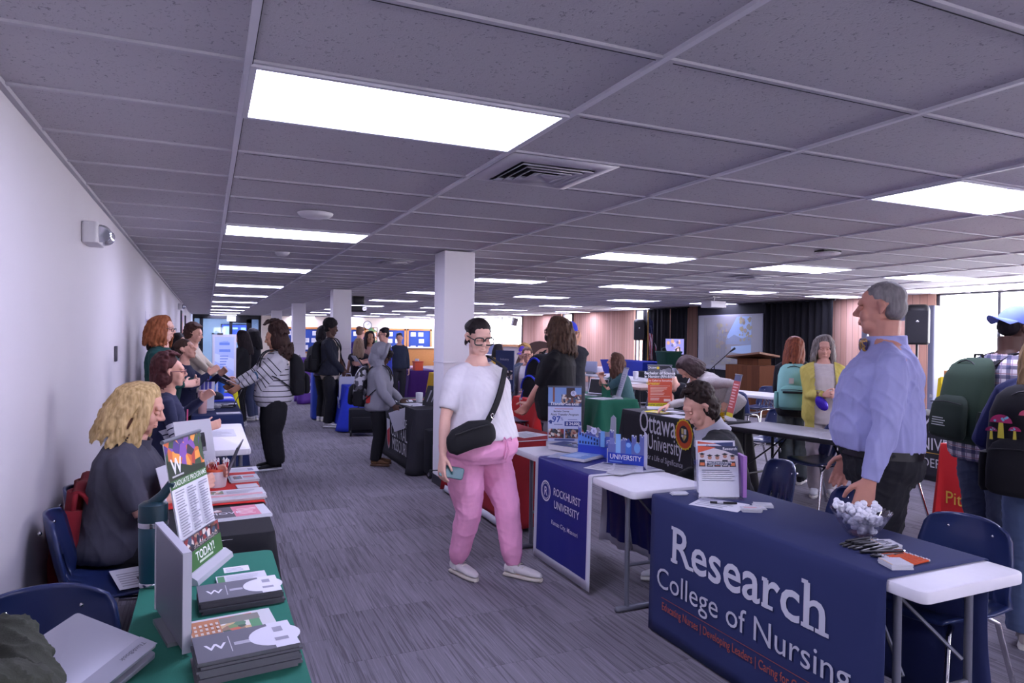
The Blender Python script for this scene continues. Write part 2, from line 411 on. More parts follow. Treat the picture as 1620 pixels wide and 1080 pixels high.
def along_attr(me, segs, zup=True):
    """per-vertex distance along the nearest limb: lets sleeve stripes run round the arm"""
    p = coords(me); best = np.full(len(p), 1e9); val = np.zeros(len(p))
    for a, b, s0, pen in segs:
        a = np.array(a); d = np.array(b)-a; L = np.linalg.norm(d); t = np.clip((p-a)@d/(L*L), 0, 1)
        dist = np.linalg.norm(p-(a+t[:, None]*d), axis=1)-pen; w = dist < best
        best[w] = dist[w]; val[w] = s0+t[w]*L
    at = me.attributes.new('along', 'FLOAT', 'POINT'); at.data.foreach_set('value', val.astype('f'))
def stripe_mat(base, line, period, frac, off=0, zone=None):
    key = ('stripe', base, line, period, frac, off, zone)
    if key in _MC: return _MC[key]
    m = bpy.data.materials.new('striped_knit'); m.use_nodes = True; nt = m.node_tree; b = nt.nodes['Principled BSDF']; b.inputs['Roughness'].default_value = .9
    at = nt.nodes.new('ShaderNodeAttribute'); at.attribute_name = 'along'
    def mth(op, a, c):
        n = nt.nodes.new('ShaderNodeMath'); n.operation = op
        for i, x in enumerate((a, c)):
            if isinstance(x, (int, float)): n.inputs[i].default_value = x
            else: nt.links.new(x, n.inputs[i])
        return n.outputs[0]
    t = mth('FRACT', mth('DIVIDE', mth('ADD', at.outputs['Fac'], off+10*period), period), 0)
    f = mth('LESS_THAN', t, frac)
    if zone:
        f = mth('MULTIPLY', f, mth('MULTIPLY', mth('GREATER_THAN', at.outputs['Fac'], zone[0]), mth('LESS_THAN', at.outputs['Fac'], zone[1])))
    mx = nt.nodes.new('ShaderNodeMix'); mx.data_type = 'RGBA'; mx.inputs[6].default_value = (*lin(base), 1); mx.inputs[7].default_value = (*lin(line), 1)
    nt.links.new(f, mx.inputs[0]); nt.links.new(mx.outputs[2], b.inputs['Base Color']); _MC[key] = m
    return m
def plaid_mat():
    m = bpy.data.materials.new('plaid_flannel'); m.use_nodes = True; nt = m.node_tree; b = nt.nodes['Principled BSDF']; b.inputs['Roughness'].default_value = .9
    tc = nt.nodes.new('ShaderNodeTexCoord'); sp = nt.nodes.new('ShaderNodeSeparateXYZ'); nt.links.new(tc.outputs['Object'], sp.inputs[0])
    def mth(op, a, c=0.):
        n = nt.nodes.new('ShaderNodeMath'); n.operation = op
        for i, x in enumerate((a, c)):
            if isinstance(x, (int, float)): n.inputs[i].default_value = x
            else: nt.links.new(x, n.inputs[i])
        return n.outputs[0]
    cur = None; base = (*lin('#cfc8cc'), 1)
    h = mth('ADD', mth('MULTIPLY', sp.outputs['X'], .75), mth('MULTIPLY', sp.outputs['Y'], .75))
    for src, per, fr, col, off in ((sp.outputs['Z'], .058, .4, '#20264e', 0), (h, .058, .4, '#2c3158', 0), (sp.outputs['Z'], .058, .1, '#8a5a60', .03), (h, .058, .1, '#7d6a86', .03)):
        f = mth('LESS_THAN', mth('FRACT', mth('DIVIDE', mth('ADD', src, 5+off), per)), fr)
        mx = nt.nodes.new('ShaderNodeMix'); mx.data_type = 'RGBA'
        nt.links.new(mth('MULTIPLY', f, .75), mx.inputs[0])
        if cur is None: mx.inputs[6].default_value = base
        else: nt.links.new(cur, mx.inputs[6])
        mx.inputs[7].default_value = (*lin(col), 1); cur = mx.outputs[2]
    nt.links.new(cur, b.inputs['Base Color']); return m

def person(label, pos, face, H=1.7, skin='light', hair=('short', '#2a211e', None, .2), top='#777777', sleeve=2.0, hem=.5, bottom='#16161c', shoes='#dcdce0', sole='#e8e4dc',
           sit=None, lean=0, bend=0, side=0, twist=0, Rh=None, Lh=None, Rd=None, Ld=None, Rn=None, Ln=None, Rf=None, Lf=None, Re=None, Le=None, head=(0, 8, 0), gh=1, gb=1, gc=1, ga=1, gl=1, loose=.012, ploose=.016,
           cuff=True, det=1, fem=True, glasses=None, down=.35, curl=.35, fold=.004, top_mat=None, extra=None, headk=1.0, leg_len=1.0, pants_len=.985, name='person', neckline=1.0, knee=None, brow='#2a2220', lips='#a8605c', flare=.004, ptop=.3, shoe_len=1.0):
    vx = {2: .0058, 1: .008, 0: .011}[det]; seed = abs(hash_s(label)) % 9999; rng = random.Random(seed)
    d = V((face[0], face[1])); rz = math.atan2(d.y, d.x)-PI/2
    root = thing(name, label, 'person', (pos[0], pos[1], 0), rz)
    kh = H/1.7
    zc = .475*H if sit is None else sit+.035
    # spine
    TL = .375*H
    def spine(t):
        p = V((0, 0, zc)); N = 16
        for i in range(N):
            a = R(lean+bend*(i+.5)/N*t); s_ = R(side)*(i+.5)/N*t
            p = p+V((math.sin(s_), math.sin(a)*math.cos(s_), math.cos(a)*math.cos(s_)))*(TL*t/N)
        a = R(lean+bend*t); tw = R(twist)*t
        up = V((math.sin(R(side)*t), math.sin(a), math.cos(a))).normalized()
        rt = V((math.cos(tw), math.sin(tw), 0)); fw = up.cross(rt).normalized(); rt = fw.cross(up)
        return p, rt, fw, up
    prof = [(-.0, .088, .07, 0, gh), (.05, .104, .082, -.004, gh), (.13, .107, .085, -.004, gh), (.25, .098, .076, .006, (gh+gb)/2), (.36, .093, .072, .008, gb), (.5, .092, .072, .006, (gb+gc)/2),
            (.65, .1, .074, .006, gc), (.78, .104, .07, .0, gc), (.89, .1, .056, -.006, (gc+1)/2), (.955, .07, .046, -.008, 1), (1.0, .044, .04, -.004, 1), (1.05, .034, .035, 0, 1)]
    if not fem: prof = [(t, w*(1.0+.12*min(1, max(0, t-.3)*1.6)) if t < .96 else w*1.1, dd, y, g) for t, w, dd, y, g in prof]
    def torso(mb, t0, t1, off, flare=0, steps=18):
        rings = []
        for i in range(steps+1):
            t = t0+(t1-t0)*i/steps
            for (a, b) in zip(prof, prof[1:]):
                if a[0] <= max(t, 0) <= b[0]+1e-6: break
            q = (max(t, 0)-a[0])/(b[0]-a[0]); w = (a[1]*a[4]*(1-q)+b[1]*b[4]*q)*H; dp = (a[2]*a[4]**1.35*(1-q)+b[2]*b[4]**1.35*q)*H; yo = (a[3]*(1-q)+b[3]*q)*H+max(0, (a[4]*(1-q)+b[4]*q)-1)*.035*H
            p, rt, fw, up = spine(max(t, 0))
            if t < 0: p = p+V((0, 0, t*TL))
            o = off if t < .9 else off*max(0, (1.02-t)/.12)+.002
            fl = flare*max(0, 1-(t-t0)/(t1-t0)*2.2)
            rings.append(ring_e(p+fw*yo, rt*(w+o+fl), fw*(dp+o+fl), 22, 2.35))
        mb.loft(rings)
    # joints
    pS, rS, fS, uS = spine(.865); sw = .097*H*(1.13 if not fem else 1)*(.25+.75*gc)
    sh = {1: pS+rS*sw-fS*.004*H, -1: pS-rS*sw-fS*.004*H}
    p0, r0, f0, u0 = spine(.06)
    hipj = {1: p0+r0*.056*H*gh**.8, -1: p0-r0*.056*H*gh**.8}
    ua, fa, th, sn = .168*H, .148*H, .245*H*leg_len, .245*H*leg_len
    hz = .455*H
    tgt = {1: V(Rh) if Rh else V((sw+.075+.06*(gh-1), .03, hz+.005)), -1: V(Lh) if Lh else V((-sw-.075-.06*(gh-1), .03, hz+.005))}
    hint = {1: V(Re) if Re else V((.5, -.8, -.5)), -1: V(Le) if Le else V((-.5, -.8, -.5))}
    el, wr = {}, {}
    for s in (1, -1): el[s], wr[s] = ik(sh[s], tgt[s], ua, fa, hint[s])
    ft = {1: V(Rf) if Rf else V((.075*kh, 0, 0)), -1: V(Lf) if Lf else V((-.075*kh, 0, 0))}
    if sit is not None:
        for s, q in ((1, Rf), (-1, Lf)):
            if not q: ft[s] = V((s*.09, .42*kh, 0))
    if sit is None:
        th = sn = max((hipj[s]-ft[s]-V((0, -.02, .075*kh))).length for s in (1, -1))*.5035
    kn, an = {}, {}
    for s in (1, -1): kn[s], an[s] = ik(hipj[s], ft[s]+V((0, -.02, .075*kh)), th, sn, V(knee) if knee else V((s*.12, 1, .35 if sit is not None else 0)))
    # ---- body
    b = MB(); torso(b, 0, 1.05, -.012)
    pN, rN, fN, uN = spine(1.0); hd = V((0, math.sin(R(lean+bend)*.55), math.cos(R(lean+bend)*.55)))+V((math.sin(R(side)), 0, 0))*.5; hd.normalize()
    hk = headk*kh**.6*1.0; hc = pN+hd*(.092*H+.01)+V((0, .012*kh, 0))
    HM = Matrix.Translation(hc) @ Euler((R(-head[1]), 0, 0)).to_matrix().to_4x4()
    HM = Matrix.Translation(hc) @ Matrix.Rotation(R(-head[0]), 4, 'Z') @ Matrix.Rotation(R(-head[1]), 4, 'X') @ Matrix.Rotation(R(head[2]), 4, 'Y')
    nb = HM @ (V((0, -.02, -.055))*hk); nr = .033*H*(.92 if fem else 1.12)*(.8+.2*gc)
    b.tube([spine(.93)[0]-fN*.004, pN-fN*.004, pN.lerp(nb, .5), nb], [nr*1.0, nr*1.0, nr, nr*1.02], 14)
    for s in (1, -1): b.tube([pN.lerp(sh[s], .12)-uS*.02, pN.lerp(sh[s], .5)+uS*.004, sh[s]+uS*.008], [nr*.7, .032*kh, .028*kh], 10)
    head_geo(b, HM, hk, fem)
    if gc > 1.12 or gb > 1.15:
        b.ell(V((0, .03, -.085))*hk, (.06*hk, .05*hk, .04*hk), T=HM)
    for s in (1, -1):
        r_ = [.03, .041, .036, .030, .031, .027, .0195]; m1 = sh[s].lerp(el[s], .5); m2 = el[s].lerp(wr[s], .35)
        b.tube([sh[s]-rS*s*.075+uS*.03*kh, sh[s]-rS*s*.02+uS*.01*kh, m1, el[s], m2, el[s].lerp(wr[s], .75), wr[s]], [x*kh*g*(1 if fem else 1.12) for x, g in zip(r_, (1, ga, ga, (ga+1)/2, (ga+1)/2, (ga+3)/4, 1.0))], 12, round_ends=True)
        hdv = V(Rd if s == 1 else Ld) if (Rd if s == 1 else Ld) else (wr[s]-el[s]); nn = V(Rn if s == 1 else Ln) if (Rn if s == 1 else Ln) else V((-s, .15, 0))
        hand_geo(b, wr[s], hdv, nn, s == 1, kh*(1.0 if fem else 1.1)*.98, curl, 1.0 if det else 1.25)
        b.tube([hipj[s], hipj[s].lerp(kn[s], .5), kn[s], kn[s].lerp(an[s], .35), an[s]], [.078*kh*gl*.9, .066*kh*gl*.9, .05*kh, .046*kh, .033*kh], 12, round_ends=True)
        b.tube([an[s], ft[s]+V((0, .03, .045*kh))], [.033*kh, .03*kh], 10, round_ends=True)
    me = remesh(b, vx, 2 if det else 1)
    sk = SKIN.get(skin, skin)
    mats = [mat('skin', sk, .55, 0, .07, 30), mat('eye_white', '#d8d4d0', .3), mat('iris', '#2a2320', .25), mat('lips', lips, .5), mat('brow', brow, .8)]
    isl = MB(); face_islands(isl, HM, hk, down); bm = bmesh.new(); bm.from_mesh(me)
    me2 = isl.mesh('isl', mats); bm2 = bmesh.new(); bm2.from_mesh(me2); bmesh.ops.recalc_face_normals(bm2, faces=bm2.faces); bm2.to_mesh(me2); bm2.free()
    bm.from_mesh(me2); bm.to_mesh(me); bm.free(); bpy.data.meshes.remove(me2); me.materials.clear()
    for m in mats: me.materials.append(m)
    obj('body', me, mats, root, ang=0)
    segs = [(V(spine(0)[0])-V((0, 0, .3)), spine(1)[0], spine(0)[0].z-.3, .13*H*.5)]
    # ---- clothes
    def shirt(nm, m, off, hem, sleeve, t1=.985, flare=.004, fold=fold, vox=None, sl=.0, seedk=1):
        c = MB(); torso(c, (hem-.475)/.375, t1, off, flare)
        for s in (1, -1): c.tube([pN.lerp(sh[s], .1+(1-neckline)*12)-uS*.008, pN.lerp(sh[s], .6)+uS*.004, sh[s]+uS*.008], [.032*kh+off*.7, .037*kh+off*.7, .034*kh+off*.7], 10)
        if sleeve > 0:
            for s in (1, -1):
                pts = [sh[s]-rS*s*.075+uS*.034*kh, sh[s]-rS*s*.035+uS*.018*kh, sh[s]]; rr = [.03*kh+off*.6, .043*kh+off*.7, (.047*(.5+.5*ga))*kh+off*.7]
                full = [(.25, .047, ga), (.5, .043, ga), (.75, .040, ga), (1.0, .037, (ga+1)/2), (1.3, .036, (ga+1)/2), (1.6, .033, (ga+3)/4), (2.0, .029, 1)]
                for t, r, g in full:
                    tt = min(t, sleeve); q = sh[s].lerp(el[s], tt) if tt <= 1 else el[s].lerp(wr[s], (tt-1)*.98)
                    pts.append(q); rr.append((r*kh*g+off*.7+sl*min(1, t))*(1 if fem else 1.08))
                    if t >= sleeve: break
                if sleeve >= 1.95 and cuff: rr[-1] *= .82
                c.tube(pts, rr, 14)
        me = wrinkle(remesh(c, vox or vx*1.25, 7), fold, seed+seedk); a = sh[1]
        sg = list(segs)
        for s in (1, -1): sg += [(sh[s].lerp(el[s], .12), el[s], 3.0, .045), (el[s], wr[s], 3.0+ua, .045)]
        along_attr(me, sg); me.materials.append(m)
        return obj(nm, me, m, root, ang=0)
    top_m = top_mat or fabric(top)
    ts = shirt('shirt', top_m, loose, hem, sleeve, .985*neckline if neckline < 1 else .985, flare)
    if bottom:
        c = MB(); bm_ = bottom if isinstance(bottom, bpy.types.Material) else fabric(bottom)
        torso(c, -.03, ptop, .006, 0, 8)
        for s in (1, -1):
            end = kn[s].lerp(an[s], pants_len)
            c.tube([hipj[s]+V((0, 0, .04)), hipj[s].lerp(kn[s], .25), hipj[s].lerp(kn[s], .65), kn[s], kn[s].lerp(an[s], .35), kn[s].lerp(an[s], .8), end],
                   [.083*kh*gl+ploose*.5, .084*kh*gl+ploose*.7, .07*kh*gl+ploose, .059*kh*(.4+.6*gl)+ploose, .055*kh*(.4+.6*gl)+ploose*1.1, .047*kh*(.6+.4*gl)+ploose*1.2, .043*kh+ploose*(.2 if cuff == 'jog' else 1.2)], 16)
        me = wrinkle(remesh(c, vx*1.3, 2), fold*1.1, seed+3, (14, 14, 16)); me.materials.append(bm_)
        obj('trousers', me, bm_, root, ang=0)
    if shoes:
        for s in (1, -1):
            c = MB(); f = ft[s]; L = .28*kh*shoe_len; fd = V((an[s].x-hipj[s].x, 0, 0))*.0+V((s*.18, 1, 0)).normalized(); sd = V((fd.y, -fd.x, 0))
            for zz, mi, rs in ((0, 1, ((-.3, .028, .022), (-.24, .036, .03), (0, .038, .03), (.35, .046, .03), (.6, .04, .028), (.7, .022, .024))), (.028, 0, ((-.27, .026, .055), (-.2, .034, .062), (0, .037, .06), (.25, .041, .05), (.5, .042, .035), (.64, .03, .025), (.69, .018, .016)))):
                rings = []
                for t, hw, ht in rs:
                    cc = f+fd*t*L+V((0, 0, zz+ht*.5)); out = []
                    for j in range(12):
                        a = 2*PI*j/12; ca, sa = math.cos(a), math.sin(a)
                        out.append(cc+sd*hw*kh*math.copysign(abs(ca)**.7, ca)+V((0, 0, 1))*ht*.5*math.copysign(abs(sa)**.7, sa))
                    rings.append(out)
                c.loft(rings, mi)
            c.tube([an[s]+V((0, 0, -.03)), an[s]+V((0, .01, .0))], [.045*kh, .042*kh], 12, 0)
            if det > 1:
                for q in range(4): c.tube([f+fd*(.12+.1*q)*L+sd*w_*.028+V((0, 0, .098-.014*q-abs(w_)*.012)) for w_ in (-1, -.4, .4, 1)], .004, 6, 1)
            obj('shoe', c, [fabric(shoes, .1), mat('sole', sole, .6)], root, ang=60)
    if hair and hair[0]:
        hm = hair_mesh(HM, hk, hair[0], hair[3] if len(hair) > 3 else .2, rng, max(vx*.95, .0052), seed); hmt = hair_mat(hair[1], hair[2]); hm.materials.append(hmt)
        obj('hair', hm, hmt, root, ang=0)
    if glasses:
        g = MB(); gr = .0032 if det > 1 else .0028
        if glasses[1] == 'big': hw, hh, gr = .031, .025, .0042
        else: hw, hh = .024, .018
        for s in (-1, 1):
            pts = []
            for j in range(16):
                a = 2*PI*j/16; ca, sa = math.cos(a), math.sin(a)
                pts.append(V((s*.0355+hw*math.copysign(abs(ca)**.6, ca), .104-.22*abs(s*.0355+hw*ca)**1.3*.6, -.002+hh*math.copysign(abs(sa)**.6, sa)))*hk)
            g.tube(pts, gr*hk, 6, 0, HM, closed=True)
            g.tube([V((s*(.0355+hw), .097, .006))*hk, V((s*.079, .06, .007))*hk, V((s*.083, -.01, .004))*hk, V((s*.08, -.02, -.012))*hk], gr*hk*.9, 6, 0, HM)
        g.tube([V((-.006, .106, .004))*hk, V((.006, .106, .004))*hk], gr*hk, 6, 0, HM)
        obj('glasses', g, mat('glasses_frame', glasses[0], .3), root)
    ctx = dict(root=root, HM=HM, hk=hk, spine=spine, sh=sh, el=el, wr=wr, torso=torso, shirt=shirt, vx=vx, kh=kh, H=H, hip=hipj, kn=kn, an=an, ft=ft, rS=rS, fS=fS, seed=seed, hc=hc, pN=pN, fN=fN, prof=prof, gc=gc, gb=gb)
    return ctx
def hash_s(s):
    h = 7
    for ch in s: h = (h*131+ord(ch)) % 1000003
    return h
def cap(ctx, color, brim_fwd=1, tilt=0, name='cap'):
    HM, k = ctx['HM'], ctx['hk']; c = MB(); prof = []
    for i in range(9):
        a = PI/2*i/8; prof.append((math.cos(a), math.sin(a)))
    c.loft([[V((.09*q*math.cos(2*PI*j/24), -.02+.111*q*math.sin(2*PI*j/24), .03+.112*z))*k for j in range(24)] for q, z in [(1.0, -.12)]+[(max(q, .02), z) for q, z in prof]], 0, HM)
    def brim(u, v):
        a = R(-62+124*u); r = 1+.0*v; y = -.02+.111*math.cos(a)+.072*v*math.cos(a*.9); x = .092*math.sin(a)*(1-.05*v)
        return V((x, y, .022-.01*v-.025*abs(math.sin(a))*v))*k
    c.grid(brim, 12, 4, 0, HM)
    c.grid(lambda u, v: brim(u, v)+V((0, 0, -.004*k)), 12, 4, 0, HM)
    c.ell(V((0, -.02, .142))*k, (.008*k,)*3, 0, HM)
    return obj(name, c, fabric(color), ctx['root'], ang=50)
# ---------------------------------------------------------------- the room
XL, XR, YB, YF = -.70, 12.6, 36.0, -5.0
def carpet_mat():
    m = bpy.data.materials.new('striated_carpet_tile'); m.use_nodes = True; nt = m.node_tree; b = nt.nodes['Principled BSDF']; b.inputs['Roughness'].default_value = .95
    N = nt.nodes.new; L = nt.links.new
    tc = N('ShaderNodeTexCoord'); sp = N('ShaderNodeSeparateXYZ'); L(tc.outputs['Object'], sp.inputs[0])
    def mth(op, a, c=0.):
        n = N('ShaderNodeMath'); n.operation = op
        for i, x in enumerate((a, c)):
            if isinstance(x, (int, float)): n.inputs[i].default_value = x
            else: L(x, n.inputs[i])
        return n.outputs[0]
    T = .6096
    u = mth('DIVIDE', sp.outputs['X'], T); iu = mth('FLOOR', u); off = mth('MULTIPLY', mth('FLOORED_MODULO', iu, 2.), .5)
    v = mth('ADD', mth('DIVIDE', sp.outputs['Y'], T), off); iv = mth('FLOOR', v)
    cid = N('ShaderNodeCombineXYZ'); L(iu, cid.inputs[0]); L(iv, cid.inputs[1])
    wn = N('ShaderNodeTexWhiteNoise'); wn.noise_dimensions = '3D'; L(cid.outputs[0], wn.inputs['Vector'])
    # streaks along Y, random start per tile, several widths
    def streak(sx, sy, k):
        c = N('ShaderNodeCombineXYZ'); L(mth('ADD', mth('MULTIPLY', sp.outputs['X'], sx), mth('MULTIPLY', wn.outputs['Value'], 40*k)), c.inputs[0])
        L(mth('ADD', mth('MULTIPLY', sp.outputs['Y'], sy), mth('MULTIPLY', wn.outputs['Value'], 17*k)), c.inputs[1]); L(mth('MULTIPLY', wn.outputs['Value'], 9*k), c.inputs[2])
        n = N('ShaderNodeTexNoise'); n.inputs['Scale'].default_value = 1; n.inputs['Detail'].default_value = 1; L(c.outputs[0], n.inputs['Vector']); return n.outputs['Fac']
    s1 = mth('GREATER_THAN', streak(70, 1.6, 1), .56); s2 = mth('LESS_THAN', streak(120, 3, 2), .42); s3 = streak(300, 6, 3)
    f = mth('ADD', mth('MULTIPLY', s1, -.34), mth('MULTIPLY', s2, .2)); f = mth('ADD', f, mth('MULTIPLY', mth('SUBTRACT', s3, .5), .55))
    f = mth('ADD', f, mth('MULTIPLY', mth('SUBTRACT', wn.outputs['Value'], .5), .26))
    eu = mth('LESS_THAN', mth('FRACT', u), .006); ev = mth('LESS_THAN', mth('FRACT', v), .008); f = mth('SUBTRACT', f, mth('MULTIPLY', mth('MAXIMUM', eu, ev), .2))
    f = mth('ADD', f, 1.0)
    mx = N('ShaderNodeMix'); mx.data_type = 'RGBA'; mx.blend_type = 'MULTIPLY'; mx.inputs[0].default_value = 1; mx.inputs[6].default_value = (*lin('#726e78'), 1)
    cc = N('ShaderNodeCombineColor'); [L(f, cc.inputs[i]) for i in range(3)]; L(cc.outputs[0], mx.inputs[7]); L(mx.outputs[2], b.inputs['Base Color'])
    bp = N('ShaderNodeBump'); bp.inputs['Strength'].default_value = .3; bp.inputs['Distance'].default_value = .003; L(s3, bp.inputs['Height']); L(bp.outputs[0], b.inputs['Normal'])
    return m
def ceiling_mat():
    m = bpy.data.materials.new('fissured_ceiling_tile'); m.use_nodes = True; nt = m.node_tree; b = nt.nodes['Principled BSDF']; b.inputs['Roughness'].default_value = .95
    N = nt.nodes.new; L = nt.links.new
    tc = N('ShaderNodeTexCoord'); mp = N('ShaderNodeMapping'); mp.inputs['Scale'].default_value = (1.25, 1, 1); L(tc.outputs['Object'], mp.inputs['Vector'])
    n = N('ShaderNodeTexNoise'); n.inputs['Scale'].default_value = 62; n.inputs['Detail'].default_value = 2.5; n.inputs['Distortion'].default_value = 1.2; L(mp.outputs[0], n.inputs['Vector'])
    cr = N('ShaderNodeValToRGB'); cr.color_ramp.elements[0].position = .31; cr.color_ramp.elements[0].color = (*lin('#8a878f'), 1); cr.color_ramp.elements[1].position = .39; cr.color_ramp.elements[1].color = (*lin('#b5b2b9'), 1)
    L(n.outputs['Fac'], cr.inputs[0]); L(cr.outputs[0], b.inputs['Base Color'])
    bp = N('ShaderNodeBump'); bp.inputs['Strength'].default_value = .35; bp.inputs['Distance'].default_value = .004; L(n.outputs['Fac'], bp.inputs['Height']); L(bp.outputs[0], b.inputs['Normal'])
    return m
def wood_mat(c1, c2, plank=.15, axis='Y'):
    m = bpy.data.materials.new('vertical_wood_boards'); m.use_nodes = True; nt = m.node_tree; b = nt.nodes['Principled BSDF']; b.inputs['Roughness'].default_value = .85; b.inputs['Specular IOR Level'].default_value = .2
    N = nt.nodes.new; L = nt.links.new
    tc = N('ShaderNodeTexCoord'); sp = N('ShaderNodeSeparateXYZ'); L(tc.outputs['Object'], sp.inputs[0])
    def mth(op, a, c=0.):
        n = N('ShaderNodeMath'); n.operation = op
        for i, x in enumerate((a, c)):
            if isinstance(x, (int, float)): n.inputs[i].default_value = x
            else: L(x, n.inputs[i])
        return n.outputs[0]
    u = mth('DIVIDE', sp.outputs[axis], plank); iu = mth('FLOOR', u)
    wn = N('ShaderNodeTexWhiteNoise'); wn.noise_dimensions = '1D'; L(iu, wn.inputs['W'])
    mp = N('ShaderNodeMapping'); mp.inputs['Scale'].default_value = (14, 14, 1.2); L(tc.outputs['Object'], mp.inputs['Vector'])
    g = N('ShaderNodeTexNoise'); g.inputs['Scale'].default_value = 3; g.inputs['Detail'].default_value = 4; L(mp.outputs[0], g.inputs['Vector'])
    f = mth('ADD', mth('MULTIPLY', wn.outputs['Value'], .6), mth('MULTIPLY', g.outputs['Fac'], .45))
    mx = N('ShaderNodeMix'); mx.data_type = 'RGBA'; mx.inputs[6].default_value = (*lin(c1), 1); mx.inputs[7].default_value = (*lin(c2), 1); L(f, mx.inputs[0])
    e = mth('LESS_THAN', mth('FRACT', u), .05); m2 = N('ShaderNodeMix'); m2.data_type = 'RGBA'; L(mth('MULTIPLY', e, .6), m2.inputs[0]); L(mx.outputs[2], m2.inputs[6]); m2.inputs[7].default_value = (*lin('#3a241c'), 1)
    L(m2.outputs[2], b.inputs['Base Color']); return m
def glass_mat(tint=(.96, .97, 1), ior=1.3, rough=.03):
    m = bpy.data.materials.new('pane_glass'); m.use_nodes = True; nt = m.node_tree; nt.nodes.remove(nt.nodes['Principled BSDF'])
    t = nt.nodes.new('ShaderNodeBsdfTransparent'); t.inputs[0].default_value = (*tint, 1); g = nt.nodes.new('ShaderNodeBsdfGlossy'); g.inputs['Roughness'].default_value = rough
    mx = nt.nodes.new('ShaderNodeMixShader'); lw = nt.nodes.new('ShaderNodeLayerWeight'); lw.inputs[0].default_value = .5
    pw = nt.nodes.new('ShaderNodeMath'); pw.operation = 'POWER'; nt.links.new(lw.outputs['Facing'], pw.inputs[0]); pw.inputs[1].default_value = 3.5
    ma = nt.nodes.new('ShaderNodeMath'); ma.operation = 'MULTIPLY_ADD'; nt.links.new(pw.outputs[0], ma.inputs[0]); ma.inputs[1].default_value = .5; ma.inputs[2].default_value = ior-1.27
    nt.links.new(ma.outputs[0], mx.inputs[0]); nt.links.new(t.outputs[0], mx.inputs[1]); nt.links.new(g.outputs[0], mx.inputs[2]); nt.links.new(mx.outputs[0], nt.nodes['Material Output'].inputs[0]); return m
GLASS = glass_mat(); TGLASS = glass_mat((.55, .66, .7))
WALL = mat('wall_paint', '#c3bfc6', .75, 0, .02, 3, .05, 60)
CREAM = mat('cream_paint', '#d8ccc0', .8)
WOOD = wood_mat('#ecc4b2', '#d09c88')
OAK = mat('oak_trim', '#a8703c', .5, 0, .15, 12)
DARK = mat('dark_metal_frame', '#1b1c22', .4)
BLACKCLOTH = mat('black_drape', '#131319', .95)
GREYMETAL = mat('grey_metal', '#70727a', .45, .4); CHROME = mat('chrome', '#c8c8cc', .18, 1); WHITEP = mat('white_plastic', '#cfcdd3', .45); BLACKP = mat('black_plastic', '#15151a', .4)

struct('floor', MB().box(((XL+XR)/2, (YB+YF)/2, -.05), (XR-XL+.6, YB-YF+.6, .1)), carpet_mat())
struct('ceiling', MB().box(((XL+XR)/2, (YB+YF)/2, CEIL+.06), (XR-XL+.6, YB-YF+.6, .1)), ceiling_mat())
def wall(name, x0, x1, y0, y1, z0, z1, m): return struct(name, MB().box(((x0+x1)/2, (y0+y1)/2, (z0+z1)/2), (x1-x0, y1-y0, z1-z0)), m)
struct('wall_left', MB().box((XL-.1, (YB+YF)/2, 1.25), (.2, YB-YF+.4, 2.5)), WALL)
wall('wall_back', 2.45, XR, YB, YB+.2, 0, 2.52, CREAM)
m6 = MB().box(((XL+XR)/2, YF-.1, .5), (XR-XL+.4, .2, 1.0)).box(((XL+XR)/2, YF-.1, 2.36), (XR-XL+.4, .2, .32))
f = MB(); pn = MB()
for a_, b_ in ((XL-.2, .6), (1.8, 5.2), (6.4, XR+.2)): m6.box(((a_+b_)/2, YF-.1, 1.6), (b_-a_, .2, 1.2))
struct('wall_front', m6, WALL)
for a_, b_ in ((.6, 1.8), (5.2, 6.4)):
    for q in (a_+.03, b_-.03): f.box((q, YF-.08, 1.6), (.06, .1, 1.2))
    pn.box(((a_+b_)/2, YF-.08, 1.6), (b_-a_, .008, 1.2))
w6 = struct('window_6', f, mat('dark_metal_frame', '#1b1c22', .4), smooth=False)  # unseen windows added behind the camera as frontal fill light
struct('baseboard_left', MB().box((XL+.008, (YB+YF)/2, .05), (.016, YB-YF, .1)), mat('rubber_base', '#2c2b33', .6))
obj('pane', pn, GLASS, w6, smooth=False)
# T-bar grid: main runners along Y every 4 ft, cross tees along X every 2 ft
GX, GY = .1187, 2.4313
g = MB(); k = -1
xs = [GX+1.2192*i for i in range(-1, 12) if XL < GX+1.2192*i < XR]
for x in xs: g.box((x, (YB+YF)/2, CEIL+.004), (.024, YB-YF, .014), 1)
for j in range(-20, 56):
    y = GY+.6096*j
    if YF < y < YB: g.box(((XL+XR)/2, y, CEIL+.006), (XR-XL, .02, .011))
g.box((XL+.012, (YB+YF)/2, CEIL), (.024, YB-YF, .02))
struct('trim_1', g, [mat('tee_paint', '#b4b2ba', .5), mat('grid_paint', '#d2d0d8', .5)])
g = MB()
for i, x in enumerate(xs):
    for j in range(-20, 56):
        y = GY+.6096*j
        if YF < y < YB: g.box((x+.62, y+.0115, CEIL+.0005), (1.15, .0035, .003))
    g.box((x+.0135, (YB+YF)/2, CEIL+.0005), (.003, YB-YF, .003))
struct('tee_shadow_strips', g, mat('painted_shadow_gap', '#26252c', .9))  # thin dark strips paint the shadow line along one side of each tee

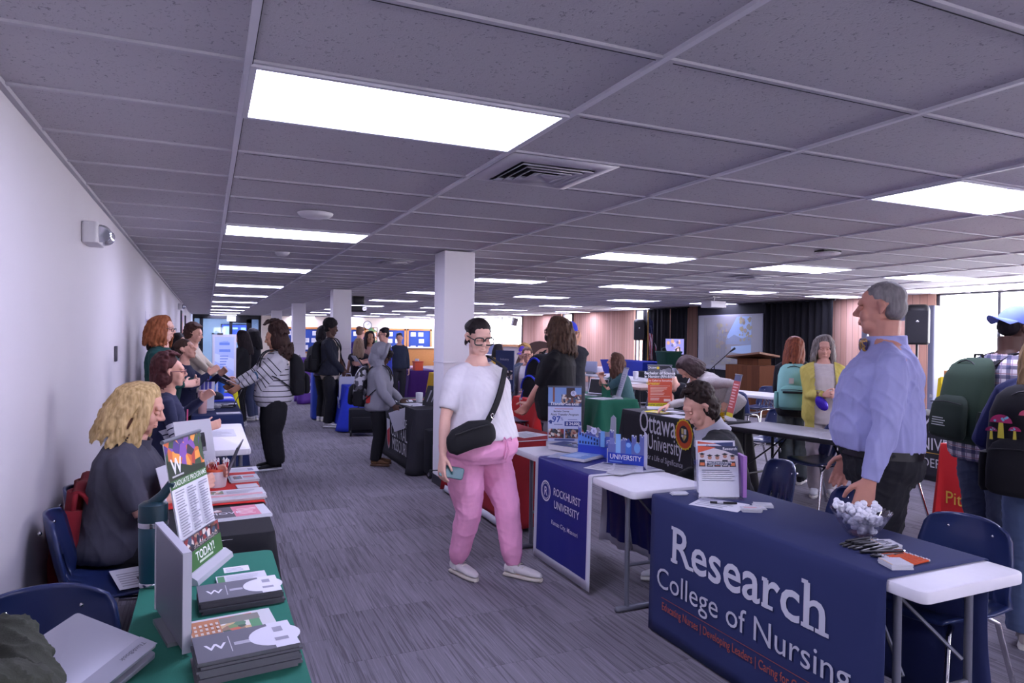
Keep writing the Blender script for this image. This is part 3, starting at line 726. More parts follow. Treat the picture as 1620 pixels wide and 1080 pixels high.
# ceiling lamps: 2 x 4 ft troffers
def lens_mat():
    m = bpy.data.materials.new('lit_diffuser'); m.use_nodes = True; nt = m.node_tree; b = nt.nodes['Principled BSDF']
    b.inputs['Base Color'].default_value = (.8, .8, .8, 1); b.inputs['Emission Color'].default_value = (*LAMP_COLOR, 1); b.inputs['Emission Strength'].default_value = LAMP_STRENGTH; return m
def make_lamp():
    t = thing('ceiling_light', 'x', 'ceiling light')
    obj('diffuser', MB().box((0, 0, 0), (1.165, .555, .006)), lens_mat(), t, smooth=False)
    f = MB()
    for sx in (-1, 1): f.box((sx*.592, 0, .001), (.022, .6, .012)); f.box((0, sx*.288, .001), (1.2, .022, .012))
    obj('frame', f, mat('lamp_frame', '#c8c8d0', .5), t, smooth=False); return t
lamp0 = make_lamp(); first = True
COLN = {0: 'nearest the white wall with the red-haired woman', 3: 'in the second row from the white wall', 5: 'in the third row from the white wall', 7: 'in the fourth row from the white wall', 9: 'in the row along the bright windows'}
for ci in (0, 3, 5, 7, 9):
    for n, j in enumerate(range(-12, 55, 6)):
        loc = (GX+1.2192*(ci+.5), GY+.6096*(j+.5), CEIL-.004)
        n -= 1
        if n < 1: lab = 'lit ceiling panel '+COLN[ci]+', '+['just behind', 'farther behind'][-n]+' the viewer'
        else: lab = 'lit white ceiling panel '+COLN[ci]+', '+('nearest of its row' if n == 1 else ['', '', 'second', 'third', 'fourth', 'fifth', 'sixth', 'seventh', 'eighth', 'ninth', 'tenth'][n]+' from the front')
        if first: o = lamp0; o.location = loc; o['label'] = lab; o['group'] = 'lit panels in the ceiling'; first = False
        else: dup(lamp0, loc, None, lab, 'lit panels in the ceiling')
# other ceiling fittings
def vent(x, y, label, s=.61):
    t = thing('ceiling_vent', label, 'vent', (x, y, CEIL-.002), 0, 'air vents in the ceiling')
    obj('backing', MB().box((0, 0, .002), (s*.7, s*.7, .004)), mat('vent_dark', '#17161b', .9), t)
    f = MB(); a = s/2
    for i, (r0, r1, z0, z1) in enumerate(((.5, .36, 0, -.012), (.34, .30, -.022, -.004), (.27, .23, -.024, -.004), (.2, .16, -.026, -.004), (.13, .02, -.026, -.006))):
        c0, c1 = r0*s, r1*s; vs = [(sx*q, sy*q, z) for q, z in ((c0, z0), (c1, z1)) for sx, sy in ((-1, -1), (1, -1), (1, 1), (-1, 1))]
        f.add(vs, [(k, (k+1) % 4, 4+(k+1) % 4, 4+k) for k in range(4)])
    obj('louvre', f, mat('vent_white', '#bcb9c2', .5), t, solid=.003, fix=False); return t
vent(1.66, 3.35, 'square white air vent beside the nearest lit ceiling panel'); vent(2.05, 8.2, 'small air vent in the ceiling before the nearest column', .45)
vent(7.1, 7.5, 'air vent in the ceiling over the lectern side', .5); vent(1.57, 11.9, 'far small air vent in the ceiling near the third column', .45)
def disc_fit(x, y, label, prof, cat='smoke detector', name='smoke_detector', m=WHITEP):
    t = thing(name, label, cat, (x, y, CEIL)); obj('housing', MB().lathe(prof), m, t)
    obj('sensor', MB().lathe([(.02, prof[-1][1]-.022), (.03, prof[-1][1]-.012), (.03, prof[-1][1]+.002)]), mat('sensor_dark', '#55545c', .5), t); return t
disc_fit(.73, 5.24, 'flat round white ceiling speaker between two lit panels by the wall', [(.0, -.03), (.1, -.028), (.125, -.01), (.13, .002)], 'ceiling speaker', 'ceiling_speaker')
disc_fit(.75, 7.89, 'small round white smoke detector between lit panels by the wall', [(.0, -.045), (.05, -.04), (.075, -.015), (.08, .002)])
t = thing('wireless_access_point', 'oval white wireless unit on the ceiling right of the bare panel row', 'access point', (5.69, 4.99, CEIL-.002))
obj('housing', MB().ell((0, 0, -.02), (.14, .11, .02)), WHITEP, t); obj('bracket', MB().box((0, 0, -.002), (.24, .12, .012)), BLACKP, t)
for i, (x, y, l) in enumerate(((4.5, 8.9, 'sprinkler head hanging before the second row of lamps'), (5.6, 11.8, 'sprinkler head hanging beyond the near column'), (8.2, 8.2, 'small sprinkler head over the black draped stage'))):
    t = thing('sprinkler', l, 'sprinkler', (x, y, CEIL), 0, 'sprinklers'); obj('stem', MB().tube([(0, 0, .002), (0, 0, -.05)], .01), CHROME, t); obj('deflector', MB().lathe([(.0, -.056), (.024, -.054), (.024, -.05), (.0, -.049)]), CHROME, t)
# wall fittings on the left
t = thing('emergency_light', 'boxy emergency light with round lamp head on white wall', 'emergency light', (XL, 5.0, 2.21))
obj('housing', MB().rbox((.045, 0, 0), (.09, .3, .13), .02), WHITEP, t)
for s in (-1, 1):
    obj('lamp_head', MB().lathe([(.0, 0), (.05, .004), (.056, .03), (.04, .06), (.03, .07), (0, .07)], 20, 0, Matrix.Translation((.1, s*.1, -.005)) @ Matrix.Rotation(R(-70 if s < 0 else 60), 4, 'X') @ Matrix.Translation((.0, 0, -.02))), mat('clear_lens', '#c8cad4', .12, .6), t)
t = thing('emergency_light', 'small distant emergency light high on the white wall', 'emergency light', (XL, 20.3, 2.3)); obj('housing', MB().rbox((.05, 0, 0), (.1, .34, .16), .02), WHITEP, t); [obj('lamp_head', MB().ell((.12, s*.1, 0), .06), mat('clear_lens', '#c8cad4', .12, .6), t) for s in (-1, 1)]
t = thing('thermostat', 'narrow dark wall plate on white wall left of lettering', 'wall plate', (XL, 6.55, 1.42)); obj('plate', MB().rbox((.011, 0, 0), (.02, .07, .13), .005), mat('plate_dark', '#4a4852', .4), t)
def wall_text(y, z, s, txt, c, label, sx=1):
    p = Print(); p.text(txt, 0, 0, s, c, align='LEFT', sx=sx); o = p.build('wall_lettering', None, plane_T((XL+.0015, y, z), (0, 1, 0), (0, 0, 1)))
    tag(o, label, 'wall lettering', 'words on the white wall')
wall_text(9.6, 1.58, .42, 'Inspire', '#5a5a92', 'large blue word Inspire on the white wall')
wall_text(9.5, 1.93, .1, 'to', '#a0a0c8', 'tiny pale word above the word Inspire')
wall_text(10.3, 1.4, .17, 'students', '#a4a4cc', 'pale word just below the word Inspire'); wall_text(10.75, 1.16, .3, 'and', '#6a6aa0', 'dark blue word and on the white wall')
wall_text(11.2, 1.0, .16, 'create', '#9494c4', 'pale word below the word and'); wall_text(11.4, .78, .22, 'gifts', '#8484bc', 'lowest pale word on the white wall')
for y, z, l in ((22.5, 1.85, 'framed picture high on white wall near far doors'), (26.5, 1.8, 'narrower framed picture nearest the far doors')):
    t = thing('framed_picture', l, 'picture', (XL, y, z)); obj('frame', MB().box((.02, 0, 0), (.04, 1.0, .8)), DARK, t); pp = Print(); pp.rect(-.42, -.32, .84, .64, photo('purple', 2, 9)); pp.build('artwork', t, plane_T((.041, 0, 0), (0, 1, 0), (0, 0, 1)))
# square columns
def column(y, label, w=.34):
    t = thing('column', label, 'column', (2.29, y, 0), 0, 'square white columns'); t['kind'] = 'structure'
    obj('shaft', MB().box((w/2-.02, w/2, CEIL/2), (w, w, CEIL)), mat('column_paint', '#e0dce2', .7), t, smooth=False, bevel=.006)
    obj('chair_rail', MB().box((w/2-.02, w/2, 1.32), (w+.012, w+.012, .012)), mat('column_paint2', '#d4d0d8', .7), t, smooth=False)
    obj('base', MB().box((w/2-.02, w/2, .05), (w+.014, w+.014, .1)), mat('rubber_base', '#2c2b33', .6), t, smooth=False)
column(6.84, 'nearest white square column, behind the woman in pink trousers'); column(13.75, 'second white column, behind the man with the afro', .36); column(20.65, 'third white square column from the viewer', .36); column(27.5, 'farthest thin white column near the glass doors', .36)
# far glass entrance
DX0, DX1 = -.62, 2.45
f = MB()
def fr(x0, x1, z0, z1): f.box(((x0+x1)/2, YB-.04, (z0+z1)/2), (x1-x0, .12, z1-z0))
fr(DX0, DX1, 2.3, 2.5); fr(DX0, DX0+.08, 0, 2.4); fr(DX1-.12, DX1, 0, 2.4); fr(DX0+.3, DX0+.46, 0, 2.4); fr(1.0, 1.14, 0, 2.3); fr(1.78, 2.02, 0, 2.3); fr(1.0, 2.0, 2.12, 2.3); fr(DX0, DX1, 0, .12); fr(DX0, DX0+.4, 1.0, 1.1); fr(1.9, DX1, 1.0, 1.12)
struct('door_1', f, DARK, smooth=False)
struct('window_1', MB().box(((DX0+DX1)/2, YB-.02, 1.2), (DX1-DX0-.1, .012, 2.3)), TGLASS, smooth=False)
struct('wall_lobby', MB().box((1.0, YB+3.2, 1.25), (5, .1, 2.6)).box((-1.2, YB+1.6, 1.25), (.1, 3.3, 2.6)).box((3.0, YB+1.6, 1.25), (.1, 3.3, 2.6)).box((1, YB+1.6, 2.57), (4.4, 3.3, .1)).box((1, YB+1.6, -.05), (4.4, 3.3, .1)), mat('lobby_paint', '#c8ccd4', .8))
t = thing('ceiling_light', 'lit lobby ceiling panel seen through the glass doors', 'ceiling light', (.9, YB+1.6, 2.5)); obj('diffuser', MB().box((0, 0, 0), (1.8, 1.2, .01)), lens_mat(), t)
t = thing('exit_sign', 'bright white exit sign hanging before the far doors', 'exit sign', (1.02, 33.6, 2.27)); obj('box', MB().box((0, 0, 0), (.36, .05, .22)), mat('exit_lit', '#e8e8ff', emit=2.5), t); pp = Print(); pp.text('EXIT', 0, -.06, .17, '#b8b8d0'); pp.build('lettering', t, plane_T((0, -.026, 0), (1, 0, 0), (0, 0, 1))); obj('stem', MB().tube([(0, 0, .1), (0, 0, .23)], .012), GREYMETAL, t)
t = thing('wall_screen', 'blue lit screen on the lobby wall behind glass doors', 'screen', (1.35, YB+3.1, 1.72)); obj('bezel', MB().box((0, 0, 0), (1.35, .08, .74)), DARK, t); pp = Print(); pp.rect(-.62, -.33, 1.24, .66, mat('screen_blue', '#4a58d8', emit=1.1)).rect(-.55, -.25, .3, .5, mat('screen_pale', '#b8c4f8', emit=1.2)).rect(.3, .0, .25, .2, mat('screen_pale', '#b8c4f8', emit=1.2)).rect(-.1, .1, .25, .1, mat('screen_pale', '#b8c4f8', emit=1.2)); pp.build('display', t, plane_T((0, -.042, 0), (1, 0, 0), (0, 0, 1)))
# back wall: wall jog, notice boards, clock, counter
struct('trim_3', MB().box((2.75, YB-.3, 1.25), (.6, .6, 2.5)), CREAM, smooth=False)
OAKB = OAK
def board(x0, x1, label, seed):
    t = thing('notice_board', label, 'notice board', ((x0+x1)/2, YB-.02, 1.3), 0, 'blue notice boards on the back wall'); w = x1-x0
    obj('panel', MB().box((0, 0, 0), (w, .03, 1.15)), mat('board_felt', '#26408a', .9), t)
    f = MB(); f.box((0, -.02, .62), (w+.1, .05, .1)); f.box((-w/2, -.02, 0), (.1, .05, 1.3)); f.box((w/2, -.02, 0), (.1, .05, 1.3)); f.box((0, -.02, -.62), (w+.1, .05, .08)); obj('frame', f, OAKB, t)
    rn = random.Random(seed)
    for i in range(int(w/.45)):
        for j in range(3):
            if rn.random() < .82:
                p = Print(); p.rect(-.14, -.11, .28, .22, '#d8d8e0'); p.lines(-.11, -.08, .22, .14, 4, '#a8a8b4', i*3+j)
                p.build('notice', t, plane_T((-w/2+.3+i*.45+rn.uniform(-.04, .04), -.0165, .36-j*.36), (1, 0, 0), (0, 0, 1)))
board(2.95, 5.35, 'blue notice board between the two far columns', 3); board(5.5, 7.6, 'blue notice board left of the far counter', 5); board(8.6, 9.75, 'blue notice board behind the hooded student', 8); board(9.9, 11.2, 'blue notice board beside the nearest column, rightmost', 11)
t = thing('wall_clock', 'round wall clock high on the cream back wall', 'clock', (7.73, YB-.005, 2.12)); obj('rim', MB().lathe([(.0, .03), (.2, .03), (.225, .015), (.225, 0)], 32, 0, Matrix.Rotation(R(90), 4, 'X')), DARK, t); pp = Print(); pp.disc(0, 0, .195, '#d8d8e4'); [pp.rect(.17*math.sin(i*PI/6)-.008, .17*math.cos(i*PI/6)-.012, .016, .024, '#222228') for i in range(12)]; pp.poly([(-.008, 0), (.008, 0), (.06, .1), (.05, .105)], '#222228').poly([(0, -.006), (0, .006), (-.14, .05)], '#222228'); pp.build('dial', t, plane_T((0, -.031, 0), (1, 0, 0), (0, 0, 1)))
t = thing('wall_poster', 'dark green landscape poster on the back wall left of clock', 'poster', (7.5, YB-.01, 1.52)); obj('board', MB().box((0, 0, 0), (1.5, .02, .95)), DARK, t); pp = Print(); pp.rect(-.72, -.45, 1.44, .9, photo('green', 0, 7)); pp.build('picture', t, plane_T((0, -.011, 0), (1, 0, 0), (0, 0, 1)))
t = thing('service_counter', 'oak service counter with white top against the back wall', 'counter', (9.8, YB-.6, 0)); obj('top', MB().rbox((0, 0, .96), (3.2, .8, .06), .03), WHITEP, t); obj('cabinet', MB().box((0, .05, .46), (3.0, .6, .92)), OAK, t)
# right wall: wood panels between bright windows
FRAME = mat('window_frame_grey', '#55555f', .5)
def wood_panel(n, y0, y1): struct('wall_right_%d' % n, MB().box((XR+.12, (y0+y1)/2, 1.25), (.32, y1-y0, 2.52)).box((XR-.05, y1-.06, 1.25), (.03, .12, 2.52), 1), [WOOD, mat('dark_wood_trim', '#4a3530', .6)], smooth=False)
wood_panel(1, 23.45, 27.1); wood_panel(2, 18.5, 22.6); wood_panel(3, 8.55, 17.4); wood_panel(4, YF, -1.0)
def window(n, y0, y1, z0, mull=(), sill=True):
    f = MB(); a = XR+.06
    f.box((a, (y0+y1)/2, 2.485), (.1, y1-y0, .03)); f.box((a, (y0+y1)/2, z0+.03), (.1, y1-y0, .06)); f.box((a, y0+.03, (z0+2.5)/2), (.1, .06, 2.5-z0)); f.box((a, y1-.03, (z0+2.5)/2), (.1, .06, 2.5-z0))
    for y in mull: f.box((a, y, (z0+2.5)/2), (.08, .05, 2.5-z0))
    w = struct('window_%d' % n, f, FRAME, smooth=False)
    g = obj('pane', MB().box((a, (y0+y1)/2, (z0+2.5)/2), (.008, y1-y0-.06, 2.46-z0)), GLASS, w, smooth=False)
    wall('wall_right_sill_%d' % n, XR-.02, XR+.2, y0, y1, 0, z0, mat('sill_wall', '#c0b4ac', .8))
    if sill: obj('sill', MB().box((XR-.06, (y0+y1)/2, z0), (.26, y1-y0, .1)), OAK, w, smooth=False)
window(2, 27.1, YB, 1.2, (29.5, 32)); window(3, 22.6, 23.45, .5); window(4, 17.4, 18.5, .6, (17.95,)); window(5, -1.0, 8.55, 1.02, (7.44, 5.6, 3.7, 1.8, 0))
for y, l in ((17.3, 'small grey box speaker high beside the black drapes'), (27.3, 'small white box speaker high on the far wooden panel')):
    t = thing('wall_speaker', l, 'speaker', (XR-.3, y, 2.25)); obj('cabinet', MB().rbox((0, 0, 0), (.2, .26, .34), .03), mat('speaker_grey', '#8a8890', .5), t, rot=(0, R(12), 0)); obj('bracket', MB().box((.1, 0, .05), (.14, .06, .08)), DARK, t)
# low cubicle screens by the far window
t = thing('cubicle_partition', 'low blue grey partition under the far bright window', 'partition', (11.4, 28.6, 0)); obj('panel', MB().box((0, 1.4, .62), (.08, 6.8, 1.24)), mat('cubicle_fabric', '#6a7294', .9), t); obj('top_rail', MB().box((0, 1.4, 1.25), (.1, 6.84, .04)), GREYMETAL, t); obj('shelf', MB().box((-.3, 1.4, .8), (.6, 6.6, .04)), WHITEP, t)
# stage drapes
def drape(name, y0, y1, label, z0=0, x=12.1):
    f = MB(); n = int((y1-y0)/.025); 
    f.grid(lambda u, v: (x+.05*math.sin((y0+u*(y1-y0))*34+math.sin(v*3+u*20)*.4)*(.55+.45*(1-v))+.015*math.sin(u*77), y0+u*(y1-y0), z0+v*(2.46-z0)), n, 8)
    t = thing(name, label, 'curtain', (0, 0, 0), 0, 'black stage drapes'); obj('cloth', f, BLACKCLOTH, t, solid=.01); obj('rail', MB().tube([(x, y0-.05, 2.465), (x, y1+.05, 2.465)], .018), BLACKP, t); return t
drape('stage_drape', 16.05, 17.35, 'black drape left of the small monitor'); drape('stage_drape', 15.25, 16.0, 'narrow black drape behind the small monitor'); drape('stage_drape', 10.45, 12.42, 'widest black drape, right of the projection screen')
t = thing('projection_screen', 'white projection screen showing an autumn lake picture', 'projection screen', (12.2, 13.72, 0))
obj('surround', MB().box((.04, 0, 1.26), (.05, 2.5, 2.46)), BLACKCLOTH, t, smooth=False); obj('screen', MB().box((0, 0, 1.52), (.02, 2.36, 1.42)), mat('screen_white', '#8a8a9c', .8), t, smooth=False)
E1 = lambda c, e=.42: mat('projected', tuple(x*.5 for x in lin(c)), .8, emit=e*.7)
pp = Print(); T0 = plane_T((-.012, 0, 1.52), (0, -1, 0), (0, 0, 1))
pp.rect(-1.16, -.69, 2.32, 1.38, E1('#9a9aac', .3)).rect(-.95, -.6, 1.75, 1.25, E1('#94929f', .3)).poly([(-.1, .1), (.3, .65), (.8, .65), (.8, .12)], E1('#92a8d8')).poly([(-.1, .05), (.2, .2), (.5, .1), (.8, .2), (.8, -.05), (-.1, -.05)], E1('#8690b0')).poly([(.1, -.25), (.8, -.3), (.8, -.05), (.1, -.1)], E1('#98aeda'))
rn = random.Random(4)
for i in range(60):
    u, v = (rn.uniform(.4, .8), rn.uniform(.05, .62)) if i % 2 else (rn.uniform(-.42, -.02), rn.uniform(-.15, .5)); pp.disc(u, v, rn.uniform(.02, .06), E1(rn.choice(['#a09880', '#a8a084', '#989088', '#a4948a', '#9c9a98']), .3), 9)
for i in range(14): pp.rect(-.9+i*.06, -.4, .018, rn.uniform(.5, .9), E1('#86859a', .28))
for i in range(30): pp.disc(rn.uniform(-.7, .75), rn.uniform(-.58, -.3), rn.uniform(.03, .08), E1(rn.choice(['#8c8a9a', '#94929f', '#9c9a98']), .28), 8, rn.uniform(.02, .04))
pp.build('projected_picture', t, T0)
t = thing('projector', 'white projector hanging from the ceiling before the screen', 'projector', (9.8, 11.5, 2.33)); obj('housing', MB().rbox((0, 0, 0), (.42, .34, .13), .03), WHITEP, t); obj('lens', MB().lathe([(.0, .05), (.045, .045), (.05, 0)], 20, 0, Matrix.Translation((.2, .05, 0)) @ Matrix.Rotation(R(90), 4, 'Y')), BLACKP, t); obj('mount', MB().tube([(0, 0, .06), (0, 0, .165)], .025).box((0, 0, .155), (.2, .2, .02)), WHITEP, t)
t = thing('ceiling_camera', 'black camera unit hanging from ceiling beside second column', 'ceiling camera', (3.23, 16.1, 2.27)); obj('arm', MB().rbox((0, 0, .14), (.26, .2, .18), .03), BLACKP, t); obj('head', MB().rbox((-.03, 0, -.06), (.4, .26, .14), .04), BLACKP, t); obj('lens', MB().lathe([(.0, .02), (.05, .02), (.06, 0)], 16, 0, Matrix.Translation((.12, -.13, -.06)) @ Matrix.Rotation(R(90), 4, 'X')), CHROME, t)
# ---------------------------------------------------------------- furniture builders
TH = .74
def table(label, c, ln, dp, rotz=0, top='#d2d0d6', leg='#6c6e78', edge=None, group=None, brace=True, h=TH, name='folding_table'):
    """ln along local y, dp along local x"""
    t = thing(name, label, 'table', (c[0], c[1], 0), rotz, group)
    mt = mat('table_top', top, .45, 0, .03, 30); ms = [mt, mat('table_edge', edge, .5) if edge else mt]
    m = MB(); m.rbox((0, 0, h-.024), (dp, ln, .046), .035, 1, ez=.008)
    if edge: m.rbox((0, 0, h-.0005), (dp-.014, ln-.014, .004), .03, 0, ez=.001)
    obj('tabletop', m, ms, t, ang=35)
    lm = mat('table_leg', leg, .4, .3)
    for s in (-1, 1):
        y = s*(ln/2-.16)
        for q in (-1, 1):
            x = q*dp*.36; obj('leg', MB().tube([(x, y, h-.045), (x, y, .03)], .015, 10), lm, t)
        obj('foot_bar', MB().tube([(-dp/2+.01, y, .02), (dp/2-.01, y, .02)], .018, 10, round_ends=True), lm, t)
        obj('cross_bar', MB().tube([(-dp*.36, y, .27), (dp*.36, y, .27)], .011, 8), lm, t); obj('cross_bar', MB().tube([(-dp*.36, y, h-.06), (dp*.36, y, h-.06)], .014, 8), lm, t)
        if brace:
            for q in (-1, 1): obj('brace', MB().tube([(q*dp*.3, y, .36), (0, y-s*.34, h-.05)], .008, 6), lm, t)
    return t
def cloth(label, x0, x1, y0, y1, m, hem=.012, flare=.03, wave=.01, z=TH, cat='tablecloth', group=None, flat=(), corner=.07, seed=1, name='tablecloth'):
    """full skirted cloth: rounded top and four hanging sides with soft folds"""
    per = []; rad = .03; rn = random.Random(seed); ph = rn.uniform(0, 6)
    def side(a, b, n, key):
        L = (V(b)-V(a)).length; k = max(8, int(L/.035))
        for i in range(k): per.append((V(a).lerp(V(b), i/k), V(n), key, min(i/k*L, L-i/k*L)))
    def arc(c, a0):
        for i in range(6):
            t = R(a0+90*i/6); n = V((math.cos(t), math.sin(t))); per.append((V(c)+n*rad, n, 'c', 0))
    e = .008; X0, X1, Y0, Y1 = x0-e, x1+e, y0-e, y1+e
    side((X1, Y0+rad), (X1, Y1-rad), (1, 0), '+x'); arc((X1-rad, Y1-rad), 0); side((X1-rad, Y1), (X0+rad, Y1), (0, 1), '+y'); arc((X0+rad, Y1-rad), 90)
    side((X0, Y1-rad), (X0, Y0+rad), (-1, 0), '-x'); arc((X0+rad, Y0+rad), 180); side((X0+rad, Y0), (X1-rad, Y0), (0, -1), '-y'); arc((X1-rad, Y0+rad), 270)
    zt = z+.006; mb = MB(); rows = [(-.012, zt, 0), (-.003, zt-.001, 0), (0, zt-.008, 0)]+[(0, zt-.008-(zt-.008-hem)*q, q) for q in (.06, .15, .3, .45, .6, .75, .9, 1)]
    rings = []
    for off, zz, q in rows:
        r = []
        for i, (p, n, key, dc) in enumerate(per):
            s = p.x*1.0+p.y*1.0
            w = 0 if key in flat else wave*q*(math.sin(s*21+ph)+.5*math.sin(s*43+ph*2)+.5)
            fl = flare*q*(.25 if key in flat else .7)+corner*q*math.exp(-(dc/.1)**2)*(0 if key in flat else 1)
            if key == 'c': fl = flare*q+corner*q
            if off < 0: w = fl = 0
            o = p+n*(off+fl+w); r.append((o.x, o.y, zz))
        rings.append(r)
    mb.loft(rings, caps=False); n = len(per); mb.f.append(tuple(range(n))); mb.m.append(0)
    return tag(obj(name, mb, m, None, ang=60, solid=.003), label, cat, group)
def throw(label, x0, x1, y0, y1, zf, zb, m, trim=None, wave=.01, z=TH, cat='table runner', name='table_runner', wf=None, tip=0):
    """cloth laid across the table (x direction): front drop on -x, top, back drop on +x"""
    prof = []; e = .008; zt = z+.005
    for i in range(13): q = 1-i/12; prof.append((x0-e, zf+(zt-.012-zf)*(1-q), q, -1))
    prof += [(x0-e*.4, zt-.002, 0, 0), (x0+.01, zt, 0, 0), ((x0+x1)/2, zt+.0005, 0, 0), (x1-.01, zt, 0, 0), (x1+e*.4, zt-.002, 0, 0)]
    for i in range(13): q = i/12; prof.append((x1+e, zt-.012-(zt-.012-zb)*q, q, 1))
    N = len(prof)-1; nu = 40; mb = MB()
    def pt(i, u):
        x, zz, q, sd = prof[i]; y = y0+(y1-y0)*u; wv = wave if sd > 0 or wf is None else wf
        d = wv*q*(math.sin(u*13+1.3*sd+q*1.5)+.4*math.sin(u*29))+.012*q
        yy = y+(.02*q*math.sin(q*5+u*3) if sd > 0 else 0); dz = tip*q*(u-.5) if sd < 0 else .05*q*(u-.5)
        return (x+sd*d, yy, zz-dz*q)
    tw = .045/(y1-y0)
    us = sorted(set([0, tw, 1-tw, 1]+[i/nu for i in range(nu+1) if tw < i/nu < 1-tw]))
    vs = [pt(i, u) for i in range(N+1) for u in us]; K = len(us); fs = []; ms = []
    for i in range(N):
        for j in range(K-1):
            fs.append((i*K+j, i*K+j+1, (i+1)*K+j+1, (i+1)*K+j)); q = max(prof[i][2], prof[i+1][2])
            ms.append(1 if trim and (j == 0 or j == K-2 or q > .93) else 0)
    mb.v = vs; mb.f = fs; mb.m = ms
    return tag(obj(name, mb, [m]+([trim] if trim else []), None, ang=60, solid=.003, fix=False), label, cat)
CH_BLUE = mat('chair_shell', '#24315c', .32, coat=.3); CH_GREY = mat('chair_shell_grey', '#5a6278', .4)
def make_chair(label, loc, rotz, shell=None, group='blue plastic chairs with chrome legs', scale=1.0):
    """local +y is where the sitter faces"""
    t = thing('stacking_chair', label, 'chair', loc, rotz, group); shell = shell or CH_BLUE
    pr = [(.235, .43), (.225, .448), (.18, .452), (.08, .442), (-.05, .436), (-.13, .442), (-.185, .47), (-.212, .52), (-.228, .58), (-.245, .66), (-.262, .74), (-.27, .79), (-.272, .805)]
    n = len(pr)-1; m = MB()
    def P(u, j):
        y, z = pr[j]; x = (u-.5)*2; w = .225 if j < 6 else .225-.004*(j-6)
        if j > n-3: w -= (.012, .03, .06)[j-(n-2)]
        if j < 2: w -= (.03, .012)[j]
        q = abs(x)**2.2
        return (x*w, y+(.05*q if j > 6 else .012*q*(j > 4)), z+(.022*q if j < 6 else 0)-(.02*q if j > n-2 else 0))
    nu = 18; vs = [P(i/nu, j) for j in range(n+1) for i in range(nu+1)]; fs = []
    slots = (4, 7, 10, 13)
    for j in range(n):
        for i in range(nu):
            if j in (6, 7) and i in slots: continue
            fs.append((j*(nu+1)+i, j*(nu+1)+i+1, (j+1)*(nu+1)+i+1, (j+1)*(nu+1)+i))
    m.v = vs; m.f = fs; m.m = [0]*len(fs); o = obj('shell', m, shell, t, ang=60, solid=.012, fix=False)
    for s in (-1, 1):
        obj('leg', MB().tube([(s*.15, .02, .425), (s*.165, .13, .42), (s*.185, .175, .395), (s*.215, .245, .012)], .0115, 10).tube([(s*.214, .243, .03), (s*.2165, .247, 0)], .015, 10), CHROME, t)
        obj('leg', MB().tube([(s*.15, .0, .425), (s*.165, -.1, .42), (s*.185, -.145, .395), (s*.215, -.26, .012)], .0115, 10).tube([(s*.214, -.258, .03), (s*.2165, -.262, 0)], .015, 10), CHROME, t)
        obj('rivet', MB().ell((s*.1, -.247, .735), .0085, nu=10, nv=6).ell((s*.1, -.277, .735), .0085, nu=10, nv=6), CHROME, t)
    obj('stretcher', MB().tube([(-.165, .1, .42), (.165, .1, .42)], .01, 8).tube([(-.165, -.08, .42), (.165, -.08, .42)], .01, 8), CHROME, t)
    return t
# ---------------------------------------------------------------- small props
def paper(label, c, w, h, rotz=0, col='#dcdce4', z=TH+.0065, n_lines=6, head=None, th=.0012, name='paper_sheet', cat='paper', group=None, extra=None):
    o = obj(name, MB().box((0, 0, 0), (w, h, th)), mat('paper', col, .7), None, (c[0], c[1], z+th/2), (0, 0, rotz), smooth=False); tag(o, label, cat, group)
    p = Print(.0003)
    if n_lines: p.lines(-w*.42, -h*.42, w*.84, h*.7, n_lines, '#a4a4b0', int(abs(c[0])*97+abs(c[1])*31))
    if head: p.rect(-w*.42, h*.3, w*.84, h*.14, head)
    if extra: extra(p, w, h)
    if p.k: p.build('printing', o, Matrix.Translation((0, 0, th/2)))
    return o
def stack(label, c, w, h, n, rotz, cover, group, z=TH+.0065, th=.006, body='#c8c8d0', name='booklet', cat='booklet', jit=.006):
    rn = random.Random(n*7+int(w*1000)); me = MB().box((0, 0, 0), (w, h, th*.92)).mesh('booklet', [mat('paper', body, .7)])
    for i in range(n):
        o = bpy.data.objects.new(name, me) if i else obj(name, me, mat('paper', body, .7), None, smooth=False)
        if i: COL.objects.link(o)
        o.location = (c[0]+rn.uniform(-jit, jit), c[1]+rn.uniform(-jit, jit), z+th*(i+.5)); o.rotation_euler = (0, 0, rotz+rn.uniform(-.01, .01)); tag(o, label, cat, group)
    p = Print(.0004); cover(p, w, h); top = p.build('cover', o, Matrix.Translation((0, 0, th*.46))); return o
def rollup(label, c, face, w, h, draw, lean=.06, z=TH+.006, name='tabletop_banner', base='#c4c4cc', cat='banner'):
    """retractable banner: base case, printed panel, top rail, support pole; local -y is the printed side"""
    d = V((face[0], face[1])); rz = math.atan2(d.y, d.x)+PI/2
    t = thing(name, label, cat, (c[0], c[1], z), rz)
    b = MB(); b.loft([[(x, y, zz) for y, zz in ((-.045, 0), (-.04, .018), (-.015, .035), (.02, .035), (.045, .018), (.05, 0))] for x in (-w/2-.012, w/2+.012)]); obj('base', b, mat('banner_base', base, .35, .3), t, ang=30)
    T = Matrix.Rotation(-lean/h, 4, 'X')
    obj('panel', MB().box((0, .001, .03+h/2), (w, .002, h), 0, T), mat('paper', '#d8d8e0', .6), t, smooth=False)
    obj('top_rail', MB().tube([(-w/2-.004, 0, h+.03), (w/2+.004, 0, h+.03)], .007, 8, 0, T), GREYMETAL, t); obj('pole', MB().tube([(0, .02, .02), (0, .012, h+.03)], .004, 6, 0, T), GREYMETAL, t)
    p = Print(); draw(p, w, h); p.build('printing', t, T @ plane_T((0, -.0006, .03), (1, 0, 0), (0, 0, 1))); return t
